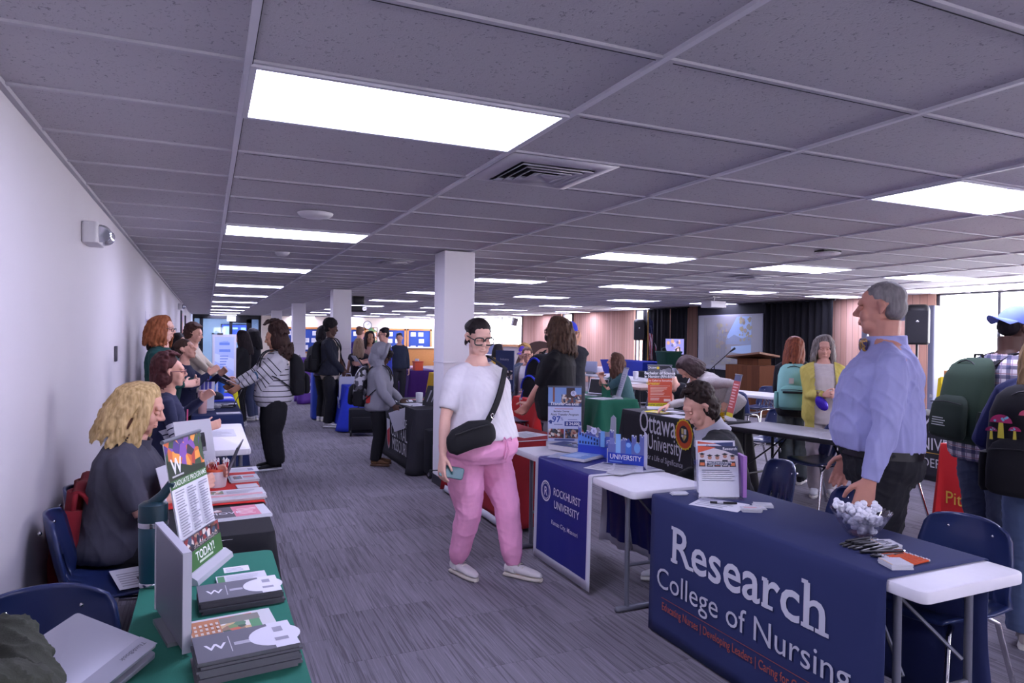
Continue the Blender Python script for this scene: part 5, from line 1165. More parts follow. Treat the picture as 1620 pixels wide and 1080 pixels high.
def fly2(p, w, h):
    p.rect(-w/2, 0, w, h, '#b4b4c4').rect(-w/2, h*.58, w, h*.42, '#2a3050').poly([(-w/2, h*.86), (-w/2, h), (-w*.05, h*.97)], '#cc5030').poly([(-w/2, h*.86), (-w*.1, h*.955), (w*.2, h*.9), (w*.5, h*.8), (w*.5, h*.58), (-w*.5, h*.58)], '#c4bcc4')
    for i in range(5):
        x = -w*.4+i*w*.19; y = h*(.8-(.03 if i in (1, 2) else .0)-(.03 if i == 4 else 0)); p.poly([(x-.018, h*.59), (x-.014, y-.02), (x+.014, y-.02), (x+.018, h*.59)], '#20202c').disc(x, y, .011, '#a07060').poly([(x-.018, y+.01), (x, y+.017), (x+.018, y+.01), (x, y+.004)], '#15151e').rect(x-.012, h*.61, .024, .016, '#d8d0cc' if i % 2 else '#cc6a40')
    p.rect(-w*.28, h*.62, w*.6, h*.07, '#242c50').text('Bachelor of Science in Nursing', .0, h*.66, .0115, '#e0e0e8', bold=.01).text('Traditional 4-year track', .0, h*.63, .011, '#e0e0e8').text('Research', w*.3, h*.92, .021, '#e0e0e8', bold=.01); p.lines(-w*.42, h*.3, w*.84, h*.24, 6, '#50506a', 5).rect(-w*.42, h*.06, w*.84, h*.2, '#a8a8bc').rect(-w*.415, h*.065, w*.83, h*.19, '#b4b4c4')
for k, (fn, w, h, y, z) in enumerate(((fly1, .215, .28, .022, .025), (fly2, .215, .27, -.02, .005))):
    q = thing('flyer', ['white flyer with navy corner at the back of the acrylic holder', 'flyer with five graduates at the front of acrylic holder'][k], 'flyer'); q.matrix_world = Matrix.Translation(t.location) @ Matrix.Rotation(R(-24), 4, 'Z') @ Tl @ Matrix.Translation((0, y, z)); obj('sheet', MB().box((0, 0, h/2), (w, .003, h)), mat('paper', '#d0d0dc', .6), q, smooth=False); pp = Print(.0004); fn(pp, w, h); pp.build('printing', q, plane_T((0, -.0018, 0), (1, 0, 0), FZ))
q = thing('flyer', 'stack of violet leaflets in the side of the acrylic holder', 'flyer'); q.matrix_world = Matrix.Translation(t.location) @ Matrix.Rotation(R(-24), 4, 'Z'); obj('sheet', MB().box((.13, .02, .12), (.02, .12, .22)), mat('leaflet_violet', '#9a6ab0', .4), q, smooth=False)
ZC = TH+.0075
paper('white sign-up sheet with a marker on it, on the navy cloth', (2.42, 2.775), .25, .2, R(-60), z=ZC, n_lines=4)
t = thing('marker', 'black marker lying on the white sign-up sheet', 'marker', (2.44, 2.77, ZC+.009), R(-30)); obj('barrel', MB().tube([(-.065, 0, 0), (.02, 0, 0)], .006, 10), BLACKP, t); obj('label_band', MB().tube([(-.03, 0, 0), (0, 0, 0)], .0063, 10), mat('label_grey', '#b0b0b8', .4), t); obj('cap', MB().tube([(.02, 0, 0), (.07, 0, 0)], [.007, .005], 10), BLACKP, t)
def deck(label, c, rz, n, col, group, w=.09, h=.055): stack(label, c, w, h, n, rz, lambda p, w, h: p.lines(-w*.4, -h*.3, w*.8, h*.5, 3, col), group, z=ZC, th=.003, name='card', cat='card')
deck('white card in the small pile beside the sign-up sheet', (2.6, 2.66), R(-35), 5, '#b0b0c0', 'pile of white cards'); deck('card with yellow print in the middle pile', (2.54, 2.645), R(-30), 3, '#d0b870', 'pile of yellow printed cards'); deck('card with pink print in the front pile', (2.475, 2.61), R(-30), 6, '#d07a80', 'pile of pink printed cards'); deck('white card in the pile at the far corner of navy cloth', (2.37, 3.04), R(-20), 4, '#b8b8c8', 'pile of far corner cards', .08)
# glass bowl of white sweets
bx, by = 2.63, 2.11
t = thing('glass_bowl', 'fluted clear glass bowl of white puffs on the navy cloth', 'bowl', (bx, by, ZC))
b = MB(); rings = []
for r, z in ((.0, .004), (.05, .004), (.06, .012), (.085, .045), (.108, .085), (.122, .108), (.119, .108), (.104, .085), (.081, .047), (.055, .016), (0, .012)):
    rings.append([((r*(1+.03*math.sin(24*2*PI*j/96)))*math.cos(2*PI*j/96), (r*(1+.03*math.sin(24*2*PI*j/96)))*math.sin(2*PI*j/96), z+(.004*math.sin(24*2*PI*j/96) if r > .115 else 0)) for j in range(96)])
b.loft(rings); obj('bowl', b, glass_mat((.97, .97, 1), 1.5), t)
puffs = []
for k in range(3):
    rr_ = random.Random(k); m_ = MB()
    for i in range(9): m_.ell((rr_.uniform(-.012, .012), rr_.uniform(-.012, .012), rr_.uniform(-.01, .01)), rr_.uniform(.009, .014), nu=8, nv=6)
    puffs.append(m_.mesh('puff', [mat('puff_white', '#ececf4', .8)]))
rn = random.Random(5)
for i in range(44):
    z = .03+.105*(i/44); rm = min(.09*(.4+z*6), .088) if z < .1 else .06*max(.3, (1-(z-.1)/.09)); a = rn.uniform(0, 6.28); q = rm*math.sqrt(rn.random()); off = (.0, 0) if z < .1 else ((-.045, .015) if i % 2 else (.035, -.02))
    o = obj('puff', puffs[i % 3], puffs[i % 3].materials[0], None, (bx+q*math.cos(a)+off[0]*.8, by+q*math.sin(a)+off[1]+(.03 if z > .1 and i % 2 else 0), ZC+z), (rn.uniform(0, 6), rn.uniform(0, 6), 0)); tag(o, 'crumpled white puff heaped in the fluted glass bowl', 'puff', 'white puffs in the bowl')
# pens, pads, orange sticks
pbk = MB().tube([(-.07, 0, 0), (.05, 0, 0), (.066, 0, 0), (.072, 0, 0)], [.0055, .0055, .004, .0012], 8).mesh('barrel', [mat('pen_black', '#15151c', .3)]); pck = MB().box((-.05, 0, .006), (.035, .003, .002)).tube([(-.07, 0, 0), (-.078, 0, 0)], .003, 6).mesh('clip', [CHROME])
for i in range(15):
    row = i % 2; q = thing('pen', 'black pen with silver clip in the row on navy cloth', 'pen', (2.47+.045*row*(1 if i < 12 else .2)+rn.uniform(-.006, .006), 2.045-.0135*i, ZC+.006+(.01 if row else 0)), 0, 'black pens on the navy cloth', (0, 0, R(178+rn.uniform(-16, 16)))); obj('barrel', pbk, pbk.materials[0], q); obj('clip', pck, CHROME, q)
def padc(p, w, h): pass
for l, c, g_ in (('note pad sheet in the white block right of the glass bowl', (2.575, 1.945), 'white note block behind the pens'), ('note pad sheet in the white block at cloth corner', (2.39, 1.765), 'white note block at the cloth corner')):
    stack(l, c, .085, .085, 5, R(-20), lambda p, w, h: p.rect(-w/2, -h/2, w*.06, h, '#c8a878'), g_, z=ZC, th=.004, name='note_pad', cat='note pad', jit=.002)
sb = MB().tube([(-.055, 0, 0), (.055, 0, 0)], .0045, 6).mesh('wrapper', [mat('stick_orange', '#cc4c18', .4)]); st_ = MB().ell((-.06, 0, 0), .006, nu=8, nv=6).ell((.06, 0, 0), .006, nu=8, nv=6).mesh('tip', [WHITEP])
for i in range(13):
    q = thing('lip_balm', 'orange stick with white ends in the tidy row on navy cloth', 'lip balm', (2.5+.003*(i % 2), 1.885-.0115*i, ZC+.0055), 0, 'orange sticks on the navy cloth', (0, 0, R(4))); obj('wrapper', sb, sb.materials[0], q); obj('tip', st_, WHITEP, q)
make_chair('blue shell chair at the right end of the navy cloth table', (2.96, 2.0, 0), R(90)); make_chair('blue chair top showing behind the navy cloth beside the man', (2.98, 2.62, 0), R(80))
paper('white paper on the seat of the right end chair', (2.92, 2.0), .2, .14, .2, z=.468, n_lines=0)
def suitcase(label, c, rz, w=.36, d=.22, h=.56, m=None):
    t = thing('rolling_bag', label, 'rolling bag', (c[0], c[1], 0), rz); m = m or fabric('#15161d', .2)
    obj('body', MB().rbox((0, 0, .05+h/2), (w, d, h), .05, ez=.03), m, t); obj('front_pocket', MB().rbox((0, -d/2-.015, .05+h*.4), (w*.8, .05, h*.55), .02, ez=.015), m, t)
    for s in (-1, 1):
        wl = MB().lathe([(0, -.014), (.05, -.014), (.055, -.006), (.055, .006), (.05, .014), (0, .014)], 20, 0, Matrix.Translation((s*w*.42, -d*.35, .055)) @ Matrix.Rotation(R(90), 4, 'Y')); obj('wheel', wl, BLACKP, t); obj('hub', MB().lathe([(0, -.017), (.025, -.017), (.025, .017), (0, .017)], 14, 0, Matrix.Translation((s*w*.42, -d*.35, .055)) @ Matrix.Rotation(R(90), 4, 'Y')), CHROME, t)
    obj('handle', MB().tube([(-.06, .02, h+.04), (-.055, .02, h+.09), (.055, .02, h+.09), (.06, .02, h+.04)], .01, 8), BLACKP, t); return t
suitcase('black rolling bag squeezed between the navy and blue draped tables', (2.5, 3.16), 0, .3, .06, .6)
# second table: blue satin runner
table('white folding table with blue satin runner, left of front right table', (2.45, 4.02), 1.62, .53, 0, '#e0dee6', '#6a6c78')
throw('blue satin runner with white trim hanging to the floor', 2.185, 2.715, 3.64, 4.43, .03, .1, ROYAL, WSATIN, wave=.03, wf=.0012, tip=0)
run = next(x for x in bpy.data.objects if x.get('label', '').startswith('blue satin runner'))
p = Print(.001); p.ring(-.2, .06, .062, .072, '#d0d0da').text('R', -.2, .03, .085, '#d0d0da', bold=.01).ring(-.2, .06, .05, .055, '#d0d0da'); p.text('ROCKHURST', .1, .055, .073, '#c8c8d4', sx=.86, bold=.006).text('UNIVERSITY', .1, -.03, .073, '#c8c8d4', sx=.88, bold=.006).text('Kansas City, Missouri', .08, -.145, .042, '#c0c0cc', bold=.008)
o = p.build('runner_lettering', None, plane_T((2.169, 4.05, .47), FX, (.0164, 0, 1))); o.parent = run
def ban2(p, w, h):
    p.rect(-w/2, 0, w, h, '#b4c0e0').rect(-w/2, h*.68, w, h*.32, '#7a9ad0').rect(-w*.36, h*.72, w*.06, h*.28, '#8a5a50').rect(-w*.1, h*.66, w*.6, h*.2, photo('people', 0, 60)).rect(w*.05, h*.8, w*.25, h*.18, '#3a2c30').disc(w*.26, h*.88, .022, '#d0d4e8').text('R', w*.26, h*.862, .034, '#40508a')
    p.rect(-w/2, h*.64, w, h*.06, '#3a4a7a').text('Transfer', -w*.22, h*.665, .034, '#eceef4', shear=.25, bold=.02).text('with EASE!', w*.23, h*.665, .024, '#eceef4', bold=.02); p.rect(-w/2, h*.25, w, h*.385, '#c0c8e4').rect(-w*.3, h*.59, w*.55, .007, '#c090a0').text('Bachelor Degree', -w*.1, h*.54, .018, '#2a2c50', bold=.02).text('Rock Transfer Program', 0, h*.48, .023, '#2a2c50', shear=.2, bold=.015)
    p.text('97', -w*.25, h*.36, .066, '#2a4aa0', bold=.02).text('%', -w*.08, h*.39, .034, '#2a4aa0').poly([(-w*.5, h*.37), (-w*.42, h*.4), (-w*.34, h*.37), (-w*.42, h*.34)], '#2a3c80').rect(-w*.45, h*.33, w*.07, h*.03, '#2a3c80').rect(-w*.32, h*.31, w*.26, .006, '#7a84b0').rect(0, h*.29, w*.49, h*.085, '#2a3a88').text('$ 24,000', w*.245, h*.312, .03, '#e4e6f0', bold=.02).rect(w*.1, h*.4, w*.28, .006, '#7a84b0')
    p.rect(-w*.48, h*.07, w*.46, h*.17, photo('people', 3, 55)).rect(w*.02, h*.07, w*.46, h*.17, photo('people', 5, 55)).rect(-w*.3, h*.03, w*.6, .01, '#3a4a8a')
rollup('tabletop banner reading Transfer with EASE beside the seated skyline card', (2.575, 4.735), (-.45, -.9), .262, .435, ban2, .03)
stack('thick magazine in the stack under the Transfer banner', (2.53, 4.55), .2, .27, 5, R(24), lambda p, w, h: p.rect(-w/2, -h/2, w, h, '#3c4a78').rect(-w*.2, -h*.5, w*.7, h*.6, photo('blue', 2, 40)), 'magazines under the banner', th=.008, name='magazine', cat='magazine')
stack('light blue brochure in the fan on the satin runner', (2.43, 4.2), .2, .26, 5, R(-62), lambda p, w, h: p.rect(-w/2, -h/2, w, h, '#7a9ad0').rect(-w*.4, -h*.4, w*.5, h*.8, '#9ab8e4').lines(-w*.2, -h*.3, w*.5, h*.5, 5, '#c8d8f0'), 'light blue brochures', z=TH+.0085, th=.004, jit=.012, name='brochure', cat='brochure')
paper('white leaflet at the far edge of the satin runner', (2.33, 4.34), .13, .2, R(-50), '#b4c0dc', z=TH+.0085)
paper('white form with dark heading on satin runner', (2.42, 3.86), .2, .27, R(-60), z=TH+.0085, n_lines=5, head='#3a4468'); paper('second white form half under the skyline card', (2.53, 3.78), .2, .27, R(-35), z=TH+.01, n_lines=5, head='#3a4468')
stack('small white slip near the table end', (2.4, 3.66), .11, .16, 3, R(-65), lambda p, w, h: None, 'white slips', z=TH+.0085, th=.003, name='slip', cat='paper')
# skyline pop-up card
def skyline(seed, w, h, kind):
    rn = random.Random(seed); pts = [(0, 0)]; x = 0
    while x < w-.001:
        bw = min(rn.uniform(.02, .05), w-x); hh = h*rn.uniform(.66, 1.0); pts += [(x, hh), (x+bw*.45, hh), (x+bw*.45, hh*.94), (x+bw*.7, hh*.94), (x+bw*.7, hh*.99), (x+bw, hh*.99)]; x += bw
    pts.append((w, 0)); return pts
t = thing('skyline_card', 'blue folded skyline card reading UNIVERSITY on the satin runner table', 'display card', (0, 0, TH+.009))
cor = [((2.475, 4.34), (2.625, 4.1)), ((2.625, 4.1), (2.50, 3.985)), ((2.51, 3.99), (2.655, 3.775)), ((2.655, 3.775), (2.60, 3.665))]
for k, (a, b) in enumerate(cor):
    w = (V(b)-V(a)).length; T = plane_T((a[0], a[1], 0), (b[0]-a[0], b[1]-a[1], 0), FZ); hh = (.225, .1, .215, .235)[k]
    o_ = skyline(k*3+1, w, hh, k) if k in (0, 2) else [(0, 0), (0, hh), (w, hh*.97), (w, 0)]
    m_ = MB(); m_.loft([[(x, y, z) for x, y in o_] for z in (-.002, .002)], 0, T); obj('panel', m_, mat('card_white', '#c4c8d8', .6), t, smooth=False)
    if k in (0, 2):
        p = Print(.0006); p.lift = .0024; p.poly([(x, min(y, hh) if False else y*.96) for x, y in o_], '#5a62a8' if k == 0 else '#6a74b4'); p.rect(0, 0, w, hh*.34, '#2a46b8')
        rn = random.Random(k)
        if k == 0:
            p.poly([(.0, hh*.34), (.0, hh*.72), (w*.6, hh*.6), (w*.6, hh*.34)], '#5a8ad8'); [p.rect(.012+i*.024, hh*(.38+.13*j)+(.03-.006*i)*(j), .012, hh*.08, '#1c2c60') for i in range(7) for j in range(2)]; p.rect(w*.66, hh*.34, w*.12, hh*.5, '#7ab0e8').rect(w*.8, hh*.4, w*.14, hh*.28, '#4a62b8').text('R', w*.87, hh*.45, .04, '#d8e0f4').disc(w*.48, hh*.82, .024, '#c8d0ec').text('R', w*.48, hh*.77, .03, '#5a62a8')
        else:
            p.rect(w*.22, hh*.34, w*.14, hh*.6, '#88b8ec').rect(w*.05, hh*.6, w*.14, hh*.2, '#7a84c0').rect(w*.5, hh*.34, w*.16, hh*.36, '#4a7ad0').disc(w*.58, hh*.62, .016, '#88b8ec').poly([(w*.5, hh*.7), (w*.58, hh*.84), (w*.66, hh*.7)], '#3a50a8').disc(w*.82, hh*.55, .022, '#7aaae4', ry=.034); p.text('UNIVERSITY', w*.5, hh*.15, .046, '#e4e8f4', bold=.012, sx=.92).rect(w*.06, hh*.06, w*.35, .007, '#7a9ae0')
        p.build('printing', t, T)
t = thing('skyline_card', 'plain grey back of a skyline card behind the blue one', 'display card', (2.68, 4.32, TH+.006), R(-58)); m_ = MB(); m_.loft([[(x, z, y) for x, y in [(-.14, 0), (-.14, .2), (-.1, .19), (-.08, .17), (-.05, .19), (-.02, .165), (.03, .16), (.05, .17), (.055, .27), (.075, .29), (.095, .27), (.095, 0)]] for z in (-.003, .003)]); obj('panel', m_, mat('card_grey', '#8c8e9c', .7), t, smooth=False)
# red table behind the woman in pink
table('folding table under the dark red cloth behind the pink trousers', (2.53, 5.85), 1.45, .5, 0)
cloth('dark red tablecloth with white hem behind the woman in pink', 2.27, 2.79, 5.08, 6.62, RED, hem=.045, flare=.05, wave=.008, corner=.04, seed=21, flat=('-x',))
rc = next(x for x in bpy.data.objects if x.get('label', '').startswith('dark red tablecloth')); p = Print(.001); p.text('OM S', .0, 0, .17, '#d8d0d4', bold=.006); o = p.build('cloth_lettering', None, plane_T((2.235, 5.75, .3), FX, FZ)); o.parent = rc
b = MB(); b.grid(lambda u, v: (2.236-.012*(1-v)-.012, 5.06+1.58*u, .03+.06*v+.002*math.sin(u*30)), 40, 2); o = obj('white_hem', b, WSATIN, rc, solid=.004)
throw('white edging runner on the near end of the red cloth', 2.27, 2.79, 5.06, 5.2, .66, .6, WSATIN, wave=.01)
t = thing('pom_pom', 'red and white pom-pom on the dark red cloth', 'pom-pom', (2.36, 5.5, ZT+.07)); rn = random.Random(3)
for nm, cc in (('red_streamers', '#9a1c2c'), ('white_streamers', '#d0ccd4')):
    m_ = MB()
    for i in range(80):
        d = V((rn.gauss(0, 1), rn.gauss(0, 1), rn.gauss(0, 1))).normalized(); e = d*.085; e.z = max(e.z-.015, -.068); m_.tube([d*.01, d*.055, e], [.004, .006, .005], 4)
    obj(nm, m_, mat('streamer', cc, .4), t)
paper('white papers on the dark red cloth', (2.55, 5.4), .3, .3, .3); t = thing('folder', 'cream folder standing on the dark red cloth beside the pom-pom', 'folder', (2.36, 5.75, ZT), R(-25)); obj('cover', MB().box((0, 0, .15), (.2, .02, .3)), mat('folder_cream', '#cfc4b4', .7), t, smooth=False); obj('stripe', MB().box((.05, -.0105, .22), (.03, .002, .12)), mat('band_red', '#8c1c28', .6), t, smooth=False)
# tall red flared cloth with letters further back
table('small table under the bright red flared cloth in the mid distance', (4.3, 8.55), .8, .5, 0); cloth('bright red flared cloth lettered in white in the mid distance', 4.05, 4.55, 8.1, 9.0, mat('red_spandex', '#c81c1c', .7), hem=.02, flare=.12, wave=.0, corner=.1, seed=22)
p = Print(.001); p.text('E', 0, .28, .22, '#d8d0d4', bold=.015).text('U', .12, -.08, .24, '#d8d0d4', bold=.015); o = p.build('cloth_lettering', None, plane_T((4.0, 8.55, .33), FX, (-.1, 0, 1))); o.parent = next(x for x in bpy.data.objects if x.get('label', '').startswith('bright red flared'))
# black table with white serif words, beyond the column
table('folding table under the black cloth by the hooded student', (2.48, 8.42), 1.5, .5, 0)
cloth('black tablecloth with white capitals and red shield beyond the column', 2.2, 2.78, 7.62, 9.2, BLACKC2, hem=.012, flare=.06, wave=.012, corner=.05, seed=23, flat=('-x',))
p = Print(.001); p.text('UNIVERSITY OF', -.02, .14, .15, '#cfcfd6', sx=.72).text('CENTRAL', -.02, -.03, .22, '#cfcfd6', sx=.8).text('MISSOURI', -.02, -.2, .22, '#cfcfd6', sx=.72); p.poly([(-.62, .16), (-.46, .16), (-.46, -.12), (-.5, -.2), (-.54, -.23), (-.58, -.2), (-.62, -.12)], '#c8c8d0').poly([(-.61, .0), (-.47, .06), (-.47, -.12), (-.54, -.22), (-.61, -.12)], '#b01c24')
o = p.build('cloth_lettering', None, plane_T((2.165, 8.2, .36), FX, (-.03, 0, 1))); o.parent = next(x for x in bpy.data.objects if x.get('label', '').startswith('black tablecloth with white'))
suitcase('black rolling case at the near end of the black cloth by the column', (2.42, 7.42), R(10), .34, .16, .5)
tumbler('white cup on the black cloth by the hooded student', (2.5, 8.5), .045, .13, '#cfcfd8', name='cup', cat='cup')
t = thing('display_card', 'dark leaning card with pale stripes on the black cloth', 'display card', (2.5, 7.95, ZT), R(-55)); T = Matrix.Rotation(R(-25), 4, 'X'); obj('board', MB().box((0, 0, .13), (.3, .012, .26), 0, T), mat('card_black', '#1c1c22', .6), t, smooth=False); pp = Print(); [pp.poly([(-.1+i*.07, .05), (-.085+i*.07, .05), (-.06+i*.07, .2), (-.085+i*.07, .2)], '#8a8a94') for i in range(3)]; pp.build('printing', t, T @ plane_T((0, -.0065, 0), (1, 0, 0), FZ)); obj('strut', MB().box((0, .1, .06), (.04, .012, .12)), BLACKP, t)
paper('large white sheet on the black cloth by the column', (2.36, 8.2), .26, .36, .2); paper('folded white paper beside the white cup', (2.36, 8.72), .22, .28, -.2); paper('red and white flyer at far end of the black cloth', (2.6, 8.85), .2, .2, .3, '#b84048')
make_chair('grey blue chair behind the black cloth beyond the column', (3.2, 8.9, 0), R(70), CH_GREY, 'grey blue chairs behind the far cloths'); make_chair('grey blue chair beside the yellow cloth', (3.9, 8.6, 0), R(100), CH_GREY, 'grey blue chairs behind the far cloths')
# royal blue table at the second column
table('folding table under the royal blue cloth at the second column', (2.4, 12.2), 1.5, .5, 0); cloth('bright royal blue cloth with small white emblem near second column', 2.13, 2.66, 11.42, 12.98, ROYAL2, hem=.02, flare=.07, wave=.03, corner=.08, seed=24)
p = Print(.001); p.rect(-.1, -.1, .2, .2, '#6a7ad0').rect(-.06, -.02, .12, .1, '#b0b8e8').lines(-.08, -.09, .16, .06, 2, '#b0b8e8'); o = p.build('cloth_emblem', None, plane_T((2.065, 11.85, .44), FX, (-.1, 0, 1))); o.parent = next(x for x in bpy.data.objects if x.get('label', '').startswith('bright royal blue cloth'))
bottle_water('clear water bottle on the royal blue cloth at the second column', (2.22, 12.7), h=.24)
for i, (x, y, c, l) in enumerate(((2.4, 12.5, '#b83028', 'red packet on the royal blue cloth'), (2.45, 12.1, '#c8c8d4', 'white packet on the royal blue cloth'), (2.4, 11.8, '#5a2a8a', 'purple packet on the royal blue cloth'))): tag(obj('packet', MB().rbox((0, 0, .02), (.16, .12, .04), .02), mat('packet', c, .5), None, (x, y, ZT)), l, 'packet')
suitcase('black wheeled bag on the floor behind the hooded student', (2.28, 10.95), R(-10), .42, .3, .38)
t = thing('recycling_bin', 'blue upright bin beside the man with the afro', 'bin', (1.98, 13.3, 0)); obj('body', MB().rbox((0, 0, .48), (.34, .3, .92), .04), mat('bin_blue', '#2a48b4', .5), t); obj('lid', MB().rbox((0, 0, .96), (.37, .33, .06), .05), mat('bin_blue', '#2a48b4', .5), t)
table('tall table under the purple spandex cover', (2.25, 16.6), .5, .5, 0); cloth('purple fitted cover with white script beyond the blue bin', 2.02, 2.5, 16.3, 16.9, mat('purple_spandex', '#5a3090', .6), hem=.01, flare=.03, wave=0, corner=.09, z=1.05, seed=25)
p = Print(.002); [p.poly([(-.1+.02*i, -.3+.16*i), (.06+.02*i, -.26+.16*i), (.1, -.2+.16*i), (-.06, -.22+.16*i)], '#c8c0d8') for i in range(4)]; o = p.build('cloth_lettering', None, plane_T((2.25, 16.25, .55), (1, 0, 0), FZ)); o.parent = next(x for x in bpy.data.objects if x.get('label', '').startswith('purple fitted cover'))
# purple and yellow tables in the middle distance
table('folding table under the dark purple cloth before notice boards', (4.86, 17.07), 1.7, .56, 0); cloth('dark purple cloth with white script before the notice boards', 4.52, 5.2, 16.15, 18.0, fabric('#3a1460', .15), hem=.02, seed=26)
p = Print(.002); [p.poly([(-.4+.25*i, -.1+.05*i), (-.34+.25*i, .12+.05*i), (-.28+.25*i, .12+.05*i), (-.33+.25*i, -.1+.05*i)], '#9a8ab8') for i in range(4)]; o = p.build('cloth_lettering', None, plane_T((4.48, 17.0, .45), FX, (-.03, 0, 1))); o.parent = next(x for x in bpy.data.objects if x.get('label', '').startswith('dark purple cloth'))
table('folding table under the yellow cloth half hidden by the column', (5.1, 14.7), 1.4, .6, 0); cloth('yellow cloth half hidden behind the nearest column', 4.78, 5.42, 13.95, 15.45, fabric('#c8a01c', .15), hem=.02, seed=27)
for x, y, l, c, r_, h_ in ((4.7, 17.4, 'white patterned cup on the dark purple cloth', '#c0c4e0', .09, .2), (4.9, 16.9, 'grey microphone-like bottle on the dark purple cloth', '#a8a8b4', .05, .28)): tumbler(l, (x, y), r_, h_, c, name='cup', cat='cup')
for i in range(5): tag(obj('candy_bag', MB().ell((0, 0, .03), (.1, .07, .05)), mat('candy', ['#d8a0b0', '#d8d0dc', '#c84838', '#d8b8c8', '#b8b8d0'][i], .5), None, (4.72+.08*(i % 3), 16.5+.14*i, ZT)), ['pink', 'white', 'red', 'pale pink', 'pale blue'][i]+' sweet packet on the dark purple cloth', 'packet')
t = thing('gift_bag', 'green bag with a landscape print standing on yellow cloth', 'gift bag', (4.9, 14.6, ZT)); obj('body', MB().box((0, 0, .22), (.16, .5, .44)), mat('bag_green', '#5a7a4a', .6), t, smooth=False); pp = Print(); pp.rect(-.24, .02, .48, .26, photo('green', 0, 14)).rect(-.24, .36, .48, .06, '#c8b830'); pp.build('printing', t, plane_T((-.081, 0, 0), FX, FZ))
t = thing('gift_box', 'small orange red box on the dark purple cloth', 'gift box', (4.75, 16.3, ZT)); obj('body', MB().box((0, 0, .1), (.2, .22, .2)), mat('box_orange', '#c84a2c', .6), t, smooth=False); obj('lid', MB().box((0, 0, .21), (.22, .24, .03)), mat('box_orange2', '#b03c24', .6), t, smooth=False)
t = thing('notice_easel', 'dark blue sign with small photos beside the blazer woman', 'sign', (4.15, 9.55, 0), R(-60)); obj('board', MB().box((0, 0, 1.08), (.34, .02, .62)), mat('sign_navy', '#2c3a68', .6), t, smooth=False); obj('stand', MB().tube([(0, .02, 0), (0, .02, .8)], .015).box((0, .02, .01), (.3, .3, .02)), GREYMETAL, t); pp = Print(); pp.rect(-.15, .95, .3, .14, photo('people', 2, 26)).text('Industry', 0, 1.24, .05, '#b8bcd0').rect(-.12, .86, .24, .02, '#8a90b0'); pp.build('printing', t, plane_T((0, -.011, 0), (1, 0, 0), FZ))

# ================================================================ second aisle
table('folding table under the black cloth with gold seal', (4.9, 6.24), 1.36, .56, 0)
cloth('black satin cloth with white lettering and round gold seal', 4.58, 5.2, 5.5, 6.97, mat('black_satin', '#1d1d24', .7), hem=.012, flare=.05, wave=.01, corner=.05, seed=31, flat=('-x',))
p = Print(.0012); p.text('Ottawa', -.2, .13, .34, '#cfcfd8', sx=.64, bold=.006).text('University', -.07, -.05, .24, '#cfcfd8', sx=.62, bold=.004).text('Prepare for a Life of Significance', -.2, -.17, .09, '#b8b8c4', sx=.75, shear=.15)
sx_, sy_ = .27, .19; p.poly([(sx_+(.155+.012*(i % 2))*math.cos(2*PI*i/40)*.9, sy_+(.155+.012*(i % 2))*math.sin(2*PI*i/40)) for i in range(40)], '#ccb428').disc(sx_, sy_, .13, '#b8481c', ry=.145).disc(sx_, sy_, .078, '#20202a', ry=.092).poly([(sx_-.04, sy_+.06), (sx_+.04, sy_+.06), (sx_+.04, sy_-.02), (sx_, sy_-.07), (sx_-.04, sy_-.02)], '#c8b870').rect(sx_-.004, sy_-.06, .008, .12, '#20202a').rect(sx_-.04, sy_-.004, .08, .008, '#20202a').rect(sx_+.004, sy_+.004, .036, .05, '#c8c8cc').rect(sx_-.04, sy_-.03, .036, .026, '#c8c8cc')
for i in range(24):
    q = i/24; x = -.75+q*1.2; y = -.3-.16*math.sin(min(1, max(0, (q-.05)/.9))*PI*.62)+.06*max(0, q-.6); x2 = -.75+(i+1)/24*1.2; q2 = (i+1)/24; y2 = -.3-.16*math.sin(min(1, max(0, (q2-.05)/.9))*PI*.62)+.06*max(0, q2-.6); p.poly([(x, y), (x2, y2), (x2, y2-.035), (x, y-.035)], '#b01818')
o = p.build('cloth_lettering', None, plane_T((4.545, 6.02, .415), FX, (-.035, 0, 1))); o.parent = next(x for x in bpy.data.objects if x.get('label', '').startswith('black satin cloth'))
def ban3(p, w, h): p.rect(-w/2, 0, w, h, '#c05038').rect(-w/2, h*.68, w, h*.32, '#55565e').rect(0, h*.78, w*.5, h*.2, photo('dark', 2, 12)).text('Ottawa', -w*.3, h*.92, .04, '#d8d8de').disc(-w*.08, h*.935, .017, '#ccb428').text('Bachelor of Science', -.0, h*.78, .047, '#e4e4ea', bold=.02).text('in Nursing (RN-BSN)', -.0, h*.7, .043, '#e4e4ea', bold=.02).text("You're Called to Something", -w*.06, h*.61, .03, '#e8dcd8', bold=.01).text('Greater', -w*.28, h*.53, .05, '#d8b838', bold=.02).rect(-w*.42, h*.5, w*.84, .004, '#d8b0a4').lines(-w*.4, h*.28, w*.76, h*.2, 6, '#d8b0a4').rect(-w*.42, h*.25, w*.84, .004, '#d8b0a4').lines(-w*.4, h*.15, w*.4, h*.07, 2, '#e0c4bc').rect(w*.16, h*.13, w*.28, .03, '#e0c4bc').rect(-w/2, 0, w, h*.09, '#c8bc20').text('www.ottawa.edu', .0, h*.025, .045, '#55501c', bold=.01)
rollup('orange tabletop banner about nursing at the far end of the black cloth', (5.0, 6.8), (-.42, -.9), .29, .5, ban3, .03)
rollup('narrow red banner seen almost edge-on behind the young man', (5.06, 5.68), (-.99, .42), .2, .46, lambda p, w, h: p.rect(-w/2, 0, w, h, '#b04848').rect(-w/2, h*.85, w, h*.15, '#3a4468').rect(-w/2, 0, w, h*.1, '#c8bc20').lines(-w*.4, h*.2, w*.8, h*.6, 9, '#d8b8b8'), .1)
